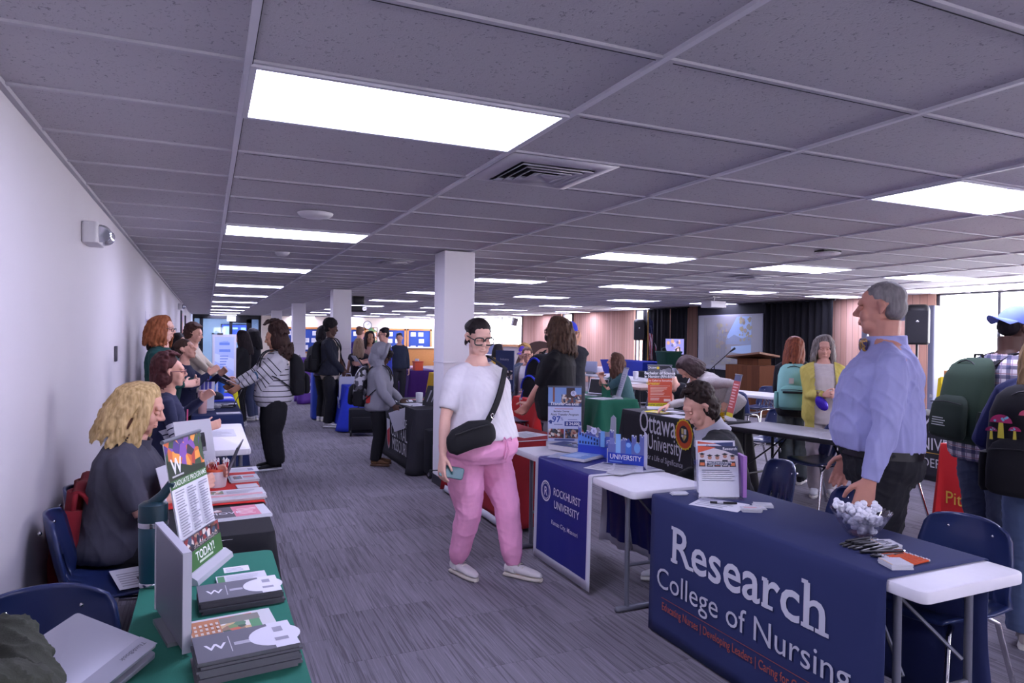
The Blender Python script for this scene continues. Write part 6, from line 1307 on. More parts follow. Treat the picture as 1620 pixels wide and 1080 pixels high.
for i, (x, y, rz, c, l) in enumerate(((4.8, 6.55, .3, '#c8bc28', 'yellow flyer at the far end of black lettered cloth'), (4.72, 6.1, .1, '#d0d0d8', 'white flyer under the reaching hand'), (4.75, 5.75, -.1, '#c8bc28', 'yellow folder in front of the plush dog'), (4.72, 5.6, .2, '#d0d0d8', 'white flyer at the near end of black lettered cloth'), (4.95, 6.45, .1, '#d0d0d8', 'white paper before the orange banner'))): paper(l, (x, y), .22, .3, rz, c, n_lines=3)
t = thing('plush_dog', 'brown and cream plush dog lying on the black lettered cloth', 'plush toy', (4.95, 5.85, ZT)); obj('body', MB().ell((0, 0, .07), (.08, .12, .07)).ell((-.06, -.08, .03), (.06, .03, .03)).ell((-.06, .08, .03), (.06, .03, .03)), fabric('#6a4630', .5), t); obj('head', MB().ell((-.07, .02, .14), (.06, .065, .06)).ell((-.07, .08, .13), (.02, .02, .05)).ell((-.07, -.04, .13), (.02, .02, .05)), fabric('#6a4630', .5), t); obj('muzzle', MB().ell((-.12, .02, .12), (.035, .035, .03)).ell((-.06, .0, .06), (.05, .07, .05)), fabric('#d0c4a8', .5), t)
rn = random.Random(8)
for k, (x, y) in enumerate(((4.86, 5.98), (4.85, 5.7), (4.86, 5.6))):
    t = thing('pom_pom', 'shiny gold pom-pom '+['left of the plush dog', 'beside the plush dog, middle one', 'right of the plush dog'][k], 'pom-pom', (x, y, ZT+.05)); m_ = MB()
    for i in range(90): d = V((rn.gauss(0, 1), rn.gauss(0, 1), rn.gauss(0, 1))).normalized(); e = d*rn.uniform(.06, .085); e.z = max(e.z, -.045); m_.tube([d*.01, e], [.006, .004], 4)
    obj('streamers', m_, mat('gold_foil', '#c8a420', .25, .5), t)
tag(obj('tissue', MB().ell((0, 0, .03), (.06, .05, .045)), fabric('#d0d0d8', .5), None, (4.72, 5.62, ZT)), 'crumpled white tissue near the young man', 'tissue')
# green table
table('folding table under the green cloth behind the black lettered one', (5.2, 8.9), 1.75, .56, 0); cloth('green tablecloth behind the black lettered cloth', 4.9, 5.5, 8.0, 9.8, GREEN2, hem=.02, flare=.09, wave=.03, corner=.09, seed=32)
t = thing('display_box', 'dark green standing box with white emblem on green cloth', 'display box', (5.1, 9.85-.2, ZT), R(-20)); obj('body', MB().box((0, 0, .2), (.3, .14, .4)), mat('box_green', '#1c5a3c', .6), t, smooth=False); pp = Print(); pp.disc(0, .27, .06, '#b8b4a8').disc(0, .27, .04, '#6a5a48').rect(-.09, .2, .18, .012, '#a89858').disc(0, .16, .03, '#a8b4ac').lines(-.1, .05, .2, .04, 1, '#8ac060').rect(-.12, .09, .06, .02, '#c8d0c8'); pp.build('printing', t, plane_T((0, -.0705, 0), (1, 0, 0), FZ))
bottle_water('clear water bottle beside the sticker covered laptop', (5.06, 9.2), h=.25); bottle_water('second clear bottle behind the sticker covered laptop', (5.2, 9.3), h=.2)
def stick(p, w, d): [p.disc(rn.uniform(-w*.35, w*.35), rn.uniform(d*.15, d*.8), rn.uniform(.015, .035), rn.choice(['#3a7a80', '#20242c', '#6a9a70', '#4a6ab0', '#e0e0e8']), 9) for _ in range(18)]
laptop('white sticker covered laptop before the woman in teal tee', (5.22, 8.75), R(112)+PI, .34, .24, 105, ZT, '#c8c8d2', stick)
paper('white sheet on the near end of the green cloth', (5.1, 8.25), .35, .3, .3); paper('white flyers at the far end of the green cloth', (5.05, 9.35), .3, .3, -.2)
rollup('pale tabletop banner seen edge-on on the green cloth', (5.3, 8.2), (-.95, .3), .24, .42, lambda p, w, h: p.rect(-w/2, 0, w, h, '#b0b4c4').lines(-w*.4, h*.2, w*.8, h*.6, 8, '#8a90a8'), .12)
t = thing('box', 'small green card box on the green cloth before the woman', 'box', (5.25, 8.42, ZT)); obj('body', MB().box((0, 0, .09), (.06, .14, .18)), GREEN2, t, smooth=False); obj('flap', MB().box((-.03, 0, .185), (.07, .15, .006)), GREEN2, t, smooth=False)
# bare grey-topped table with chairs
bt = table('bare folding table with grey top and black edge beside the man', (5.18, 4.72), 1.42, .64, R(10.5), '#8c8a90', '#15151a', '#17171c', brace=True)
paper('nearer white sheet on the grey topped table', (5.05, 4.25), .22, .3, R(15), z=TH, n_lines=4); paper('farther white sheet on the grey topped table', (5.25, 4.72), .22, .3, R(12), z=TH, n_lines=4)
make_chair('blue chair pushed under the grey topped table from behind', (5.35, 4.72, 0), R(85)); make_chair('blue chair at the far end of the grey topped table', (5.78, 5.98, 0), R(75)); make_chair('blue chair behind the grey topped table, nearest the yellow cardigan', (5.62, 4.25, 0), R(82))
# white table further back with chairs
table('small white folding table before the wooden lectern', (8.0, 8.6), 1.7, .72, R(12), '#d4d2d8', '#8c8e98'); make_chair('blue chair under the white table before the lectern', (7.7, 8.35, 0), R(-70)); make_chair('blue chair on the far side of the white table', (8.6, 8.9, 0), R(95)); make_chair('blue chair left of the white table before the lectern', (7.55, 9.15, 0), R(-95))
# Emporia and Pittsburg tables
table('folding table under the black lettered cloth right of the blue shirt', (7.95, 5.0), 1.7, .6, 0, brace=False); cloth('black cloth with white capitals right of the blue shirted man', 7.62, 8.3, 4.05, 5.95, BLACKC2, hem=.012, flare=.05, wave=.01, seed=33, flat=('-x',))
p = Print(.0012); p.text('EMPORIA', .0, .14, .24, '#c8c8d0', sx=.9).text('UNIVERSITY', .0, -.06, .2, '#c8c8d0', sx=.8).rect(-.7, -.1, 1.4, .008, '#b89030').text('UNDERGRADUATE', .06, -.26, .15, '#c0c0c8', sx=.85); o = p.build('cloth_lettering', None, plane_T((7.585, 5.0, .42), FX, (-.03, 0, 1))); o.parent = next(x for x in bpy.data.objects if x.get('label', '').startswith('black cloth with white capitals'))
t = thing('foam_finger', 'bright yellow foam finger standing beside the green backpack', 'foam finger', (7.9, 5.2, ZT), R(-95)); b = MB(); b.loft([[(x, z, y) for x, y in [(-.11, 0), (-.13, .2), (-.11, .42), (-.075, .44), (-.06, .3), (-.03, .27), (.05, .28), (.12, .26), (.17, .22), (.17, .1), (.12, 0)]] for z in (-.03, .03)]); obj('hand', b, mat('foam_yellow', '#d0b818', .9), t, ang=30); pp = Print(); [pp.rect(-.02+i*.05, .05, .004, .17, '#a08a10') for i in range(4)]; pp.rect(-.05, .12, .16, .05, '#b89c14'); pp.build('printing', t, plane_T((0, -.031, 0), (1, 0, 0), FZ))
tag(obj('plush_toy', MB().ell((0, 0, .03), (.05, .05, .035)).ell((.04, .02, .05), .025), mat('foam_yellow', '#c8a020', .9), None, (7.8, 5.6, ZT)), 'tiny yellow toy on the black cloth by the foam finger', 'toy')
make_chair('dark blue chair behind the black cloth beside yellow foam finger', (8.75, 4.9, 0), R(90)); t = thing('rolling_bag', 'black case with raised handle behind the yellow foam finger', 'rolling bag', (8.15, 4.75, ZT)); obj('body', MB().rbox((0, 0, .15), (.2, .35, .3), .05), BLACKC, t); obj('handle', MB().tube([(0, -.14, .3), (0, -.14, .48), (0, -.05, .5), (0, .1, .46), (0, .16, .3)], .014, 8), BLACKP, t)
table('folding table under the bright red cloth with gold lettering', (5.95, 3.05), 1.45, .55, 0); cloth('bright red cloth with gold lettering behind the jeans', 5.65, 6.24, 2.3, 3.78, mat('red_cloth', '#b41a1e', .8, bump=.1, bump_scale=500), hem=.012, flare=.03, wave=.006, corner=.03, seed=34, flat=('-x',))
p = Print(.0012); p.text('Pittsburg State', -.6, .0, .15, '#c8a040', sx=.9, align='LEFT').text('Plaster', -.24, -.17, .11, '#c8a040', align='LEFT'); o = p.build('cloth_lettering', None, plane_T((5.63, 3.12, .26), FX, (-.015, 0, 1))); o.parent = next(x for x in bpy.data.objects if x.get('label', '').startswith('bright red cloth with gold'))
paper('flyers on the red gold lettered cloth', (5.85, 3.5), .22, .3, .2, '#c8a870'); paper('white flyers at the far end of red gold lettered cloth', (5.8, 3.72), .2, .15, .1)
# lectern, mic, flags, PA speakers, walk-through frame
t = thing('lectern', 'wooden lectern with slanted top before the projection screen', 'lectern', (10.6, 11.2, 0), R(-90)); lw = wood_mat('#6a4028', '#4a2a1a', .14, 'X')
obj('body', MB().box((0, 0, .53), (1.0, .55, 1.06)), lw, t, smooth=False); obj('riser', MB().box((0, .05, 1.13), (.62, .35, .14)), lw, t, smooth=False); obj('reading_top', MB().box((0, 0, 1.24), (1.0, .55, .04), 0, Matrix.Translation((0, 0, 1.24)) @ Matrix.Rotation(R(-6), 4, 'Y') @ Matrix.Rotation(R(-8), 4, 'X') @ Matrix.Translation((0, 0, -1.24))), mat('lectern_top', '#6a4630', .5), t, smooth=False); obj('base', MB().box((0, 0, .03), (1.06, .6, .06)), mat('lectern_base', '#3a2418', .5), t, smooth=False)
t = thing('microphone_stand', 'black boom microphone stand left of the lectern', 'microphone stand', (10.4, 12.15, 0)); obj('base', MB().lathe([(0, .03), (.14, .025), (.15, 0)]), BLACKP, t); obj('pole', MB().tube([(0, 0, .02), (0, 0, 1.0)], .012), BLACKP, t); obj('boom', MB().tube([(-.05, .1, .9), (0, 0, 1.0), (.1, -.42, 1.35)], .009), BLACKP, t); obj('microphone', MB().tube([(.09, -.4, 1.33), (.12, -.5, 1.4)], [.016, .026], 10, round_ends=True), BLACKP, t)
def pa(label, loc, rz, z): 
    t = thing('loudspeaker', label, 'loudspeaker', (loc[0], loc[1], z), rz); b = MB(); b.loft([ring_e(V((0, 0, q)), V((.17*k, 0, 0)), V((0, .17*k, 0)), 24, 4) for q, k in ((-.3, .85), (-.27, 1), (.24, 1), (.3, .92), (.33, .7))]); obj('cabinet', b, mat('cabinet_black', '#121217', .5), t, ang=40); obj('grille', MB().box((0, -.168, -.02), (.28, .012, .5)), mat('grille_black', '#1c1c22', .7), t, smooth=False); obj('badge', MB().ell((0, -.176, .06), (.02, .004, .02)), CHROME, t)
    s = thing('speaker_stand', 'tripod stand under the '+label, 'speaker stand', (loc[0], loc[1], 0), rz); obj('pole', MB().tube([(0, 0, .1), (0, 0, z-.3)], .019), BLACKP, s)
    for k in range(3): a = 2*PI*k/3+.4; obj('leg', MB().tube([(0, 0, .75), (.42*math.cos(a), .42*math.sin(a), .015)], .012, 8), BLACKP, s)
    obj('collar', MB().tube([(0, 0, .68), (0, 0, .8)], .03, 12), BLACKP, s); return t
pa('black loudspeaker on a pole before the large bright window', (10.25, 7.26), R(-55), 1.85); pa('black loudspeaker on a pole beside the striped flag', (11.9, 17.25), R(-35), 1.84)
def flag(label, loc, cols, rz, topz=2.35):
    t = thing('flag', label, 'flag', (loc[0], loc[1], 0), rz); obj('pole', MB().tube([(0, 0, .05), (0, 0, topz)], .016), mat('pole_brass', '#a88848', .3, .8), t); obj('finial', MB().lathe([(0, topz+.14), (.02, topz+.08), (.03, topz+.03), (.012, topz)]), mat('pole_brass', '#a88848', .3, .8), t); obj('base', MB().lathe([(0, .08), (.1, .06), (.16, 0)]), mat('pole_brass', '#a88848', .3, .8), t)
    n = 12; m_ = MB(); z0 = topz-.12
    ms = [mat('flag_cloth', c, .8) for c in cols]
    for i in range(n):
        for j in range(14):
            def q(u, v): return (.02+u*.34*(.35+.65*v)+.02*math.sin(v*9+u*8), .05*math.sin(u*18+v*2)*(.4+.6*v), z0-v*1.25-u*.12)
            u0, u1, v0, v1 = i/n, (i+1)/n, j/14, (j+1)/14
            if len(cols) == 3: k = 2 if (j < 5) else (i//1) % 2
            else: k = 0
            m_.add([q(u0, v0), q(u1, v0), q(u1, v1), q(u0, v1)], [(0, 1, 2, 3)], k)
    bm_ = obj('cloth', m_, ms, t, solid=.006); return t
flag('furled striped red and white flag with blue corner on a pole', (12.0, 16.95), ('#8c2030', '#c4bcc4', '#2a3058'), R(-60)); flag('white flag with gold finial beside the grey frame', (11.95, 9.1), ('#c4bcb8',), R(-60), 2.3)
t = thing('walk_through_detector', 'grey walk-through detector frame beside the bright window', 'detector frame', (11.05, 8.1, 0), R(-70)); dm = mat('detector_grey', '#787c90', .5); obj('side_panel', MB().rbox((-.52, 0, 1.1), (.1, .62, 2.2), .03), dm, t); obj('side_panel', MB().rbox((.52, 0, 1.1), (.1, .62, 2.2), .03), dm, t); obj('header', MB().rbox((0, 0, 2.08), (.96, .34, .24), .03), mat('detector_pale', '#a8a8bc', .5), t)
# lounge corner: sofa, cushions, bins, far tables
t = thing('sofa', 'long white sofa under the wooden wall panel', 'sofa', (11.3, 16.4, 0), R(90)); sf = fabric('#cfc8d0', .3); obj('seat', MB().rbox((0, 0, .3), (3.2, .9, .3), .08, ez=.05), sf, t); obj('backrest', MB().rbox((0, -.4, .62), (3.2, .24, .6), .1, ez=.08), sf, t); obj('armrest', MB().rbox((-1.55, 0, .5), (.22, .9, .44), .08, ez=.06), sf, t); obj('armrest', MB().rbox((1.55, 0, .5), (.22, .9, .44), .08, ez=.06), sf, t)
for i, (y, l) in enumerate(((17.0, 'white cushion at the far end of sofa'), (16.1, 'white cushion in the middle of sofa'), (15.4, 'white cushion nearest the blue cart on sofa'))): tag(obj('cushion', MB().rbox((0, 0, .25), (.5, .16, .5), .12, ez=.07), sf, None, (11.42, y, .47), (R(-14), 0, R(90))), l, 'cushion')
t = thing('tote_bin', 'bright blue long bin in front of the white sofa', 'bin', (10.0, 14.8, 0), R(0)); obj('body', MB().loft([[(sx*a, sy*b, z) for sx, sy in ((-1, -1), (1, -1), (1, 1), (-1, 1))] for a, b, z in ((.28, .85, .55), (.36, .98, 1.02), (.34, .95, 1.02), (.27, .82, .58))]), mat('bin_royal', '#2238a8', .5), t, ang=20); obj('cart', MB().box((0, 0, .3), (.5, 1.5, .5)), DARK, t, smooth=False)
table('long grey topped table behind the woman in teal tee', (8.4, 12.9), 2.6, .75, R(-8), '#a8a6ae', '#7c7e88'); table('lower brown edged table behind the green cloth', (7.3, 10.8), 1.8, .7, R(-5), '#8a7068', '#2a2a30', brace=False)
paper('white papers on the brown edged table', (7.3, 11.0), .4, .5, .2); tumbler('white paper cup on the long grey table', (8.2, 12.0), .06, .17, '#d0d0da', name='cup', cat='cup'); t = thing('monitor', 'grey monitor back on the long grey table', 'monitor', (8.3, 14.0, TH), R(-60)); obj('shell', MB().rbox((0, 0, .17), (.34, .06, .26), .03), mat('monitor_grey', '#8488a0', .5), t); obj('stand', MB().box((0, .02, .03), (.2, .14, .06)), GREYMETAL, t)
make_chair('black chair behind the long grey table', (9.0, 12.2, 0), R(80), mat('chair_black', '#1c1c22', .5), 'black chairs near the bins'); make_chair('black chair left of the dark counter', (9.2, 11.2, 0), R(80), mat('chair_black', '#1c1c22', .5), 'black chairs near the bins')
table('dark counter table before the black drapes', (9.9, 12.9), 1.95, .7, 0, '#2a2830', '#1a1a20', brace=False); cloth('black skirt on the dark counter before the drapes', 9.5, 10.3, 11.9, 13.9, BLACKC, hem=.02, seed=41, z=.8)
t = thing('storage_bin', 'dark green tall bin with loop handles before the drapes', 'bin', (10.05, 13.35, .81)); obj('body', MB().loft([ring_e(V((0, 0, z)), V((a, 0, 0)), V((0, a*1.1, 0)), 20, 5) for z, a in ((0, .19), (.44, .235), (.46, .25), (.49, .25), (.49, .225), (.05, .18))]), mat('bin_green', '#123c30', .5), t, ang=40)
for s in (-1, 1): obj('handle', MB().tube([(0, s*.25, .42), (0, s*.28, .55), (.1, s*.28, .58), (.14, s*.25, .42)], .014, 8), mat('bin_green', '#123c30', .5), t)
for i in range(8):
    o = obj('paper_cup', MB().lathe([(0, 0), (.035, 0), (.05, .12+.04*(i % 3)), (.046, .12+.04*(i % 3)), (0, .02)]), mat('cup_white', '#c8c8d4', .5), None, (9.75+.05*(i % 2), 12.75-.11*i*.8, .806)); tag(o, 'white paper cup stack on the black skirted counter', 'cup', 'white cup stacks on the dark counter')
t = thing('monitor', 'small lit monitor with an autumn picture against the black drape', 'monitor', (11.85, 15.45, 0), R(-70)); obj('bezel', MB().rbox((0, 0, 1.38), (.62, .06, .46), .01), BLACKP, t); obj('stand', MB().tube([(0, .03, .02), (0, .03, 1.2)], .025).box((0, .03, .015), (.5, .4, .03)), BLACKP, t); pp = Print(); pp.rect(-.29, 1.17, .58, .42, mat('screen_autumn', '#7a78b0', emit=.7)); rn = random.Random(6); [pp.disc(rn.uniform(-.25, .25), rn.uniform(1.2, 1.55), rn.uniform(.03, .06), mat('scr%d' % (i % 4), ['#b08a70', '#9a94c8', '#c0a0a0', '#5a5880'][i % 4], emit=.7), 8) for i in range(18)]; pp.build('display', t, plane_T((0, -.032, 0), (1, 0, 0), FZ))
tag(obj('wooden_tray', MB().rbox((0, 0, .02), (.35, .8, .04), .03), OAK, None, (11.2, 14.3, .45)), 'orange brown wooden tray at the end of sofa', 'tray')
t = thing('yoga_ball', 'large brown arched headboard panel leaning on the far wood wall', 'panel', (11.2, 22.6, 0), R(-75)); obj('board', MB().loft([[(1.5*math.cos(PI*i/20), y, 1.45*math.sin(PI*i/20)) for i in range(21)] for y in (0, .06)]), mat('arch_brown', '#4a3228', .7), t, ang=30); obj('inner', MB().loft([[(1.0*math.cos(PI*i/20)+.35, y, 1.2*math.sin(PI*i/20)) for i in range(21)] for y in (-.03, 0)]), mat('arch_pale', '#c49880', .8), t, ang=30); t.name = 'arched_panel'
# ================================================================ people
TEXT_W = '#d0d0d8'
def holds(name, label, cat, ctx, mb_or_parts, loc, rz=0, rot=None):
    """an item in somebody's hand, placed in that person's frame"""
    rt = ctx['root']; M = Matrix.Translation(rt.location) @ Matrix.Rotation(rt.rotation_euler[2], 4, 'Z')
    t = thing(name, label, cat); t.matrix_world = M @ Matrix.Translation(loc) @ (Euler(rot).to_matrix().to_4x4() if rot else Matrix.Rotation(rz, 4, 'Z'))
    for n, mb, m in mb_or_parts: obj(n, mb, m, t, smooth=False)
    return t
def loc_of(ctx, wx, wy):
    rt = ctx['root']; d = V((wx, wy, 0))-V((rt.location.x, rt.location.y, 0)); return Matrix.Rotation(-rt.rotation_euler[2], 4, 'Z') @ d
# the woman in pink
c = person('woman walking in white tee, pink sweatpants and big dark glasses', (1.65, 4.26), (.416, -.824), 1.685, 'pale', ('slick', '#1c1718', '#2a2224', .1), top='#dcd8de', sleeve=.82, hem=.555, bottom='#f0a6cc', cuff='jog', shoes='#d0cccc', sole='#c8c0b4',
    gh=1.46, gb=1.36, gc=1.24, ga=1.45, gl=1.42, head=(26, 17, 0), glasses=('#1c2c2a', 'big'), det=2, down=.8, loose=.018, ploose=.014, Rf=(.05, -.1, 0), Lf=(-.16, .22, 0), fold=.005, Rh=(.36, .04, .83), Lh=(-.37, -.06, .84), neckline=.97, headk=1.0)
rt = c['root']
b = MB(); pts = []
for i in range(18):
    q = i/17; p, rs, fw, up = c['spine'](.97-.6*q); dF = .125+.09*math.sin(min(1, q*1.15)*PI*.55)
    pts.append(p-rs*(.115-.30*q)*1.0+fw*(dF+.025))
P0 = [c['spine'](.97)[0]-c['rS']*.11+V((0, -.11, .0)), c['spine'](1.0)[0]-c['rS']*.115+V((0, .0, .035))]+pts[1:]
rings = []
for i, q in enumerate(P0):
    tn = (P0[min(i+1, len(P0)-1)]-P0[max(i-1, 0)]).normalized(); sd = tn.cross(V((0, 1, .2))).normalized(); nn = tn.cross(sd); rings.append([q+sd*.022+nn*.004, q+sd*.022-nn*.004, q-sd*.022-nn*.004, q-sd*.022+nn*.004])
b.loft(rings)
t = thing('belt_bag', 'black sling bag across the chest of the woman in pink', 'bag', rt.location, rt.rotation_euler[2]); obj('strap', b, fabric('#131318', .2), t, ang=50)
m_ = MB(); Tb = Matrix.Translation(P0[-1]+V((.08, -.045, -.045))) @ Matrix.Rotation(R(12), 4, 'Y') @ Matrix.Rotation(R(-18), 4, 'Z'); m_.loft([ring_e(V((x, 0, -.02*abs(x)/.15)), V((0, .042*k, 0)), V((0, 0, .085*k)), 18, 2.8) for x, k in ((-.17, .3), (-.16, .6), (-.12, .95), (0, 1.05), (.12, .95), (.16, .6), (.17, .3))], 0, Tb); obj('pouch', m_, fabric('#15151a', .2), t, ang=60)
m_ = MB(); m_.tube([(-.13, .045, .045), (0, .05, .052), (.13, .045, .045)], .004, 6, 0, Tb); obj('zip', m_, BLACKP, t); m_ = MB(); m_.tube([(.014*math.cos(a), 0, .014*math.sin(a)) for a in [2*PI*i/14 for i in range(14)]], .004, 6, 0, Matrix.Translation(P0[-4]+V((0, .012, 0))), closed=True); obj('ring', m_, CHROME, t)
w = c['wr'][1]; holds('phone', 'dark teal phone with wrist strap held by the woman in pink', 'phone', c, [('case', MB().rbox((0, 0, 0), (.075, .15, .012), .014, ez=.003), mat('phone_teal', '#1f5a5c', .3)), ('strap', MB().tube([(0, -.07, 0), (.0, -.11, -.03), (.0, -.14, -.05)], .004, 6), BLACKP)], w+V((-.02, .06, -.09)), rot=(R(-20), R(60), R(20)))
# drawstring
m_ = MB(); pz, rs, fw, up = c['spine'](.215); f0 = pz+fw*(.073*1.685*1.46**1.35+.058)
m_.tube([f0+rs*.005, f0+rs*.03+V((0, .006, .018)), f0+rs*.05+V((0, .004, -.002)), f0+rs*.01], .005, 6); m_.tube([f0-rs*.005, f0-rs*.035+V((0, .006, .012)), f0-rs*.045+V((0, .004, -.01)), f0], .005, 6); m_.tube([f0, f0+rs*.012+V((0, .01, -.06)), f0+rs*.02+V((0, .0, -.12))], .005, 6); m_.tube([f0, f0-rs*.01+V((0, .012, -.07)), f0-rs*.004+V((0, 0, -.14))], .005, 6)
obj('drawstring', m_, fabric('#e89ec4'), rt)

# tall man in blue shirt
c = person('tall man in light blue shirt and bow tie seen from behind', (3.2, 2.45), (-.72, .69), 1.87, 'ruddy', ('buzz', '#6e6a6c', '#8c8888', .1), top='#a2a4d2', sleeve=2.0, hem=.56, flare=-.006, ptop=.225, bottom='#1c1c22', fem=False, det=2, gh=1.12, gb=1.35, gc=1.2, ga=1.2, gl=1.1, head=(16, 4, 0), down=.3, lean=-2, bend=4, fold=.009, loose=.022,
    Lh=(-.33, .12, .83), Rh=(.38, .12, .9), Le=(-.9, -.5, .1), shoes='#141418', sole='#101014', headk=1.04, leg_len=.98, neckline=1.0)
rt = c['root']
m_ = MB(); p, rs, fw, up = c['spine'](.99); m_.loft([ring_e(p+up*z-fw*(.012+.1*z), rs*(.088*k), fw*(.1*k), 24) for z, k in ((-.055, 1.3), (-.02, 1.12), (.0, 1.0), (.042, .93), (.044, .88), (.0, .95), (-.05, 1.2))]); obj('collar', m_, fabric('#a2a4d2'), rt, ang=50)
m_ = MB(); q = p+fw*.085+V((0, .01, .0)); [m_.loft([ring_e(q+rs*(s*x), V((0, .012*k, 0)), V((0, 0, .03*k)), 12, 3) for x, k in ((.004, .45), (.03, .9), (.06, 1.15), (.064, .9))]) for s in (-1, 1)]; m_.ell(q+V((0, .008, 0)), (.014, .012, .016)); obj('bow_tie', m_, ramp_mat('bow_tie_silk', 'noise', [(.4, '#1e1a4a'), (.52, '#b88a28'), (.6, '#2a1c50')], 30), rt)
m_ = MB(); p, rs, fw, up = c['spine'](.215); m_.loft([ring_e(p+up*z+fw*.012, rs*(.101*1.87*1.12+.024), fw*(.079*1.87*1.13+.026), 28, 2.35) for z in (-.022, .02)]); obj('belt', m_, mat('belt_leather', '#17171b', .35), rt, ang=40)

# blonde woman seated at left
c = person('seated blonde woman in dark grey polo shirt working at laptop', (-.43, 4.0), (.97, -.1), 1.62, 'light', ('wavy', '#d6ba88', '#9c8050', .225), top='#454552', sleeve=.95, hem=.49, bottom='#17171b', sit=.42, lean=3, bend=12, det=2, gh=1.3, gb=1.3, gc=1.2, ga=1.4, gl=1.2, head=(0, 20, 0), down=.75, loose=.02, Rh=(.13, .37, .80), Lh=(-.16, .42, .82), Re=(.5, -.7, -.8), fold=.006, brow='#8a7050', shoes='#18181c', headk=1.06)
m_ = MB(); p, rs, fw, up = c['spine'](.985); m_.loft([ring_e(p+up*z+fw*.0, rs*(.07*k), fw*(.075*k), 20) for z, k in ((-.03, 1.25), (.0, 1.12), (.024, 1.12), (.02, 1.0), (-.01, 1.0))]); obj('collar', m_, fabric('#454552'), c['root'], ang=50)
m_ = Print(); p, rs, fw, up = c['spine'](.72); m_.disc(0, 0, .016, '#a83040').rect(-.015, -.03, .03, .008, '#a83040'); m_.build('shirt_emblem', c['root'], plane_T(p-rs*.07+fw*(.074*1.68*1.25**1.35+.045), rs, up))
# curly woman in navy sweater
c = person('seated curly haired woman in navy sweater with white sleeve bands', (-.36, 6.16), (.97, .12), 1.68, 'light', ('curly', '#3a1c1c', '#52282a', .1), top_mat=stripe_mat('#1c2040', '#c8c8d4', .045, .78, .012, (3.14, 3.27)), sleeve=2.0, hem=.47, bottom='#1a1c2a', sit=.46, lean=4, bend=6, det=1, gh=1.2, gb=1.15, gc=1.1, head=(10, 0, 0), glasses=('#8a5a60', 'n'), Rh=(.2, .34, .84), Lh=(-.2, .36, 1.04), down=.2, shoes='#18181c')
# standing redhead
c = person('standing red haired woman in dark teal cardigan leaning on white wall', (-.40, 7.45), (.95, -.2), 1.73, 'pale', ('wavy', '#935632', '#6c3a20', .19), top='#12413e', sleeve=2, hem=.46, bottom='#15151a', det=1, gb=1.1, gc=1.1, ga=1.1, glasses=('#1a1a24', 'n'), head=(4, 6, 0), Rh=(.1, .24, 1.1), Lh=(-.12, .28, 1.12), Rd=(-.6, .5, .1), Ld=(.6, .4, 0), shoes='#18181c')
person('woman with brown hair tied back in navy top, looking up', (-.27, 8.4), (.94, -.3), 1.66, 'light', ('slick', '#3c2a24', '#4a342c', .1), top='#1c2040', sit=.6, det=1, head=(0, -14, 0), Rh=(.15, .36, 1.16), Lh=(-.12, .4, 1.14), lean=4, bottom='#18181c', down=.1)
person('woman with long black hair and grey top by white wall', (-.33, 9.2), (.9, -.4), 1.56, 'tan', ('straight', '#17141a', '#221c20', .24), top='#70717c', det=0, bottom='#18181c')
person('dark haired person half hidden behind the red haired woman', (-.48, 8.75), (.95, .3), 1.58, 'tan', ('curly', '#1c1416', '#2c1c1e', .1), top='#9a98a4', det=0, bottom='#18181c')
person('person with brown fringe in beige top behind the wall tables', (-.16, 9.75), (.95, -.2), 1.68, 'light', ('mop', '#38241e', '#4a3028', .1), top='#b0a494', det=0, Rh=(.15, .42, .98), Lh=(-.15, .4, 1.0), bottom='#2a2a34', head=(0, 14, 0))
# striped woman
c = person('woman in white sweater with black stripes reading a brochure', (.74, 8.55), (-.93, -.05), 1.64, 'tan', ('bigcurl', '#2c1e1c', '#46302a', .1), top_mat=stripe_mat('#c4c2c8', '#16161c', .062, .17), sleeve=2, hem=.46, bottom='#17171c', det=1, gh=1.3, gb=1.3, gc=1.22, ga=1.3, gl=1.35, ploose=.045, head=(8, 16, 0), down=.7, loose=.02, Lh=(-.12, .4, .99), Rh=(.16, .42, 1.02), Le=(-.9, -.5, -.5), shoes='#17171c', sole='#d0d0d8')
backpack(c, 'black backpack on the woman in striped sweater', '#17171c', w=.32, h=.5)
holds('brochure', 'open folded brochure read by the woman in striped sweater', 'brochure', c, [('page', MB().box((-.06, 0, 0), (.17, .004, .26)), mat('paper', '#b8b8c8', .6)), ('cover', MB().box((.1, .02, 0), (.16, .004, .25), 0, Matrix.Rotation(R(14), 4, 'Z')), photo('dark', 4, 16))], (.02, .47, 1.04), rot=(R(-62), 0, 0))
holds('leaflet', 'dark leaflet in the far hand of the striped sweater woman', 'leaflet', c, [('page', MB().box((0, 0, 0), (.15, .004, .22)), photo('dark', 1, 16))], (.24, .5, 1.04), rot=(R(-50), R(20), R(25)))
holds('badge', 'round blue badge on the sleeve side of striped sweater', 'badge', c, [('disc', MB().lathe([(0, .006), (.045, .004), (.05, 0)], 20, 0, Matrix.Rotation(R(-90), 4, 'X')), mat('badge_blue', '#3c6a90', .4))], (-.19, .235, 1.12), 0, rot=(R(-12), 0, R(24)))
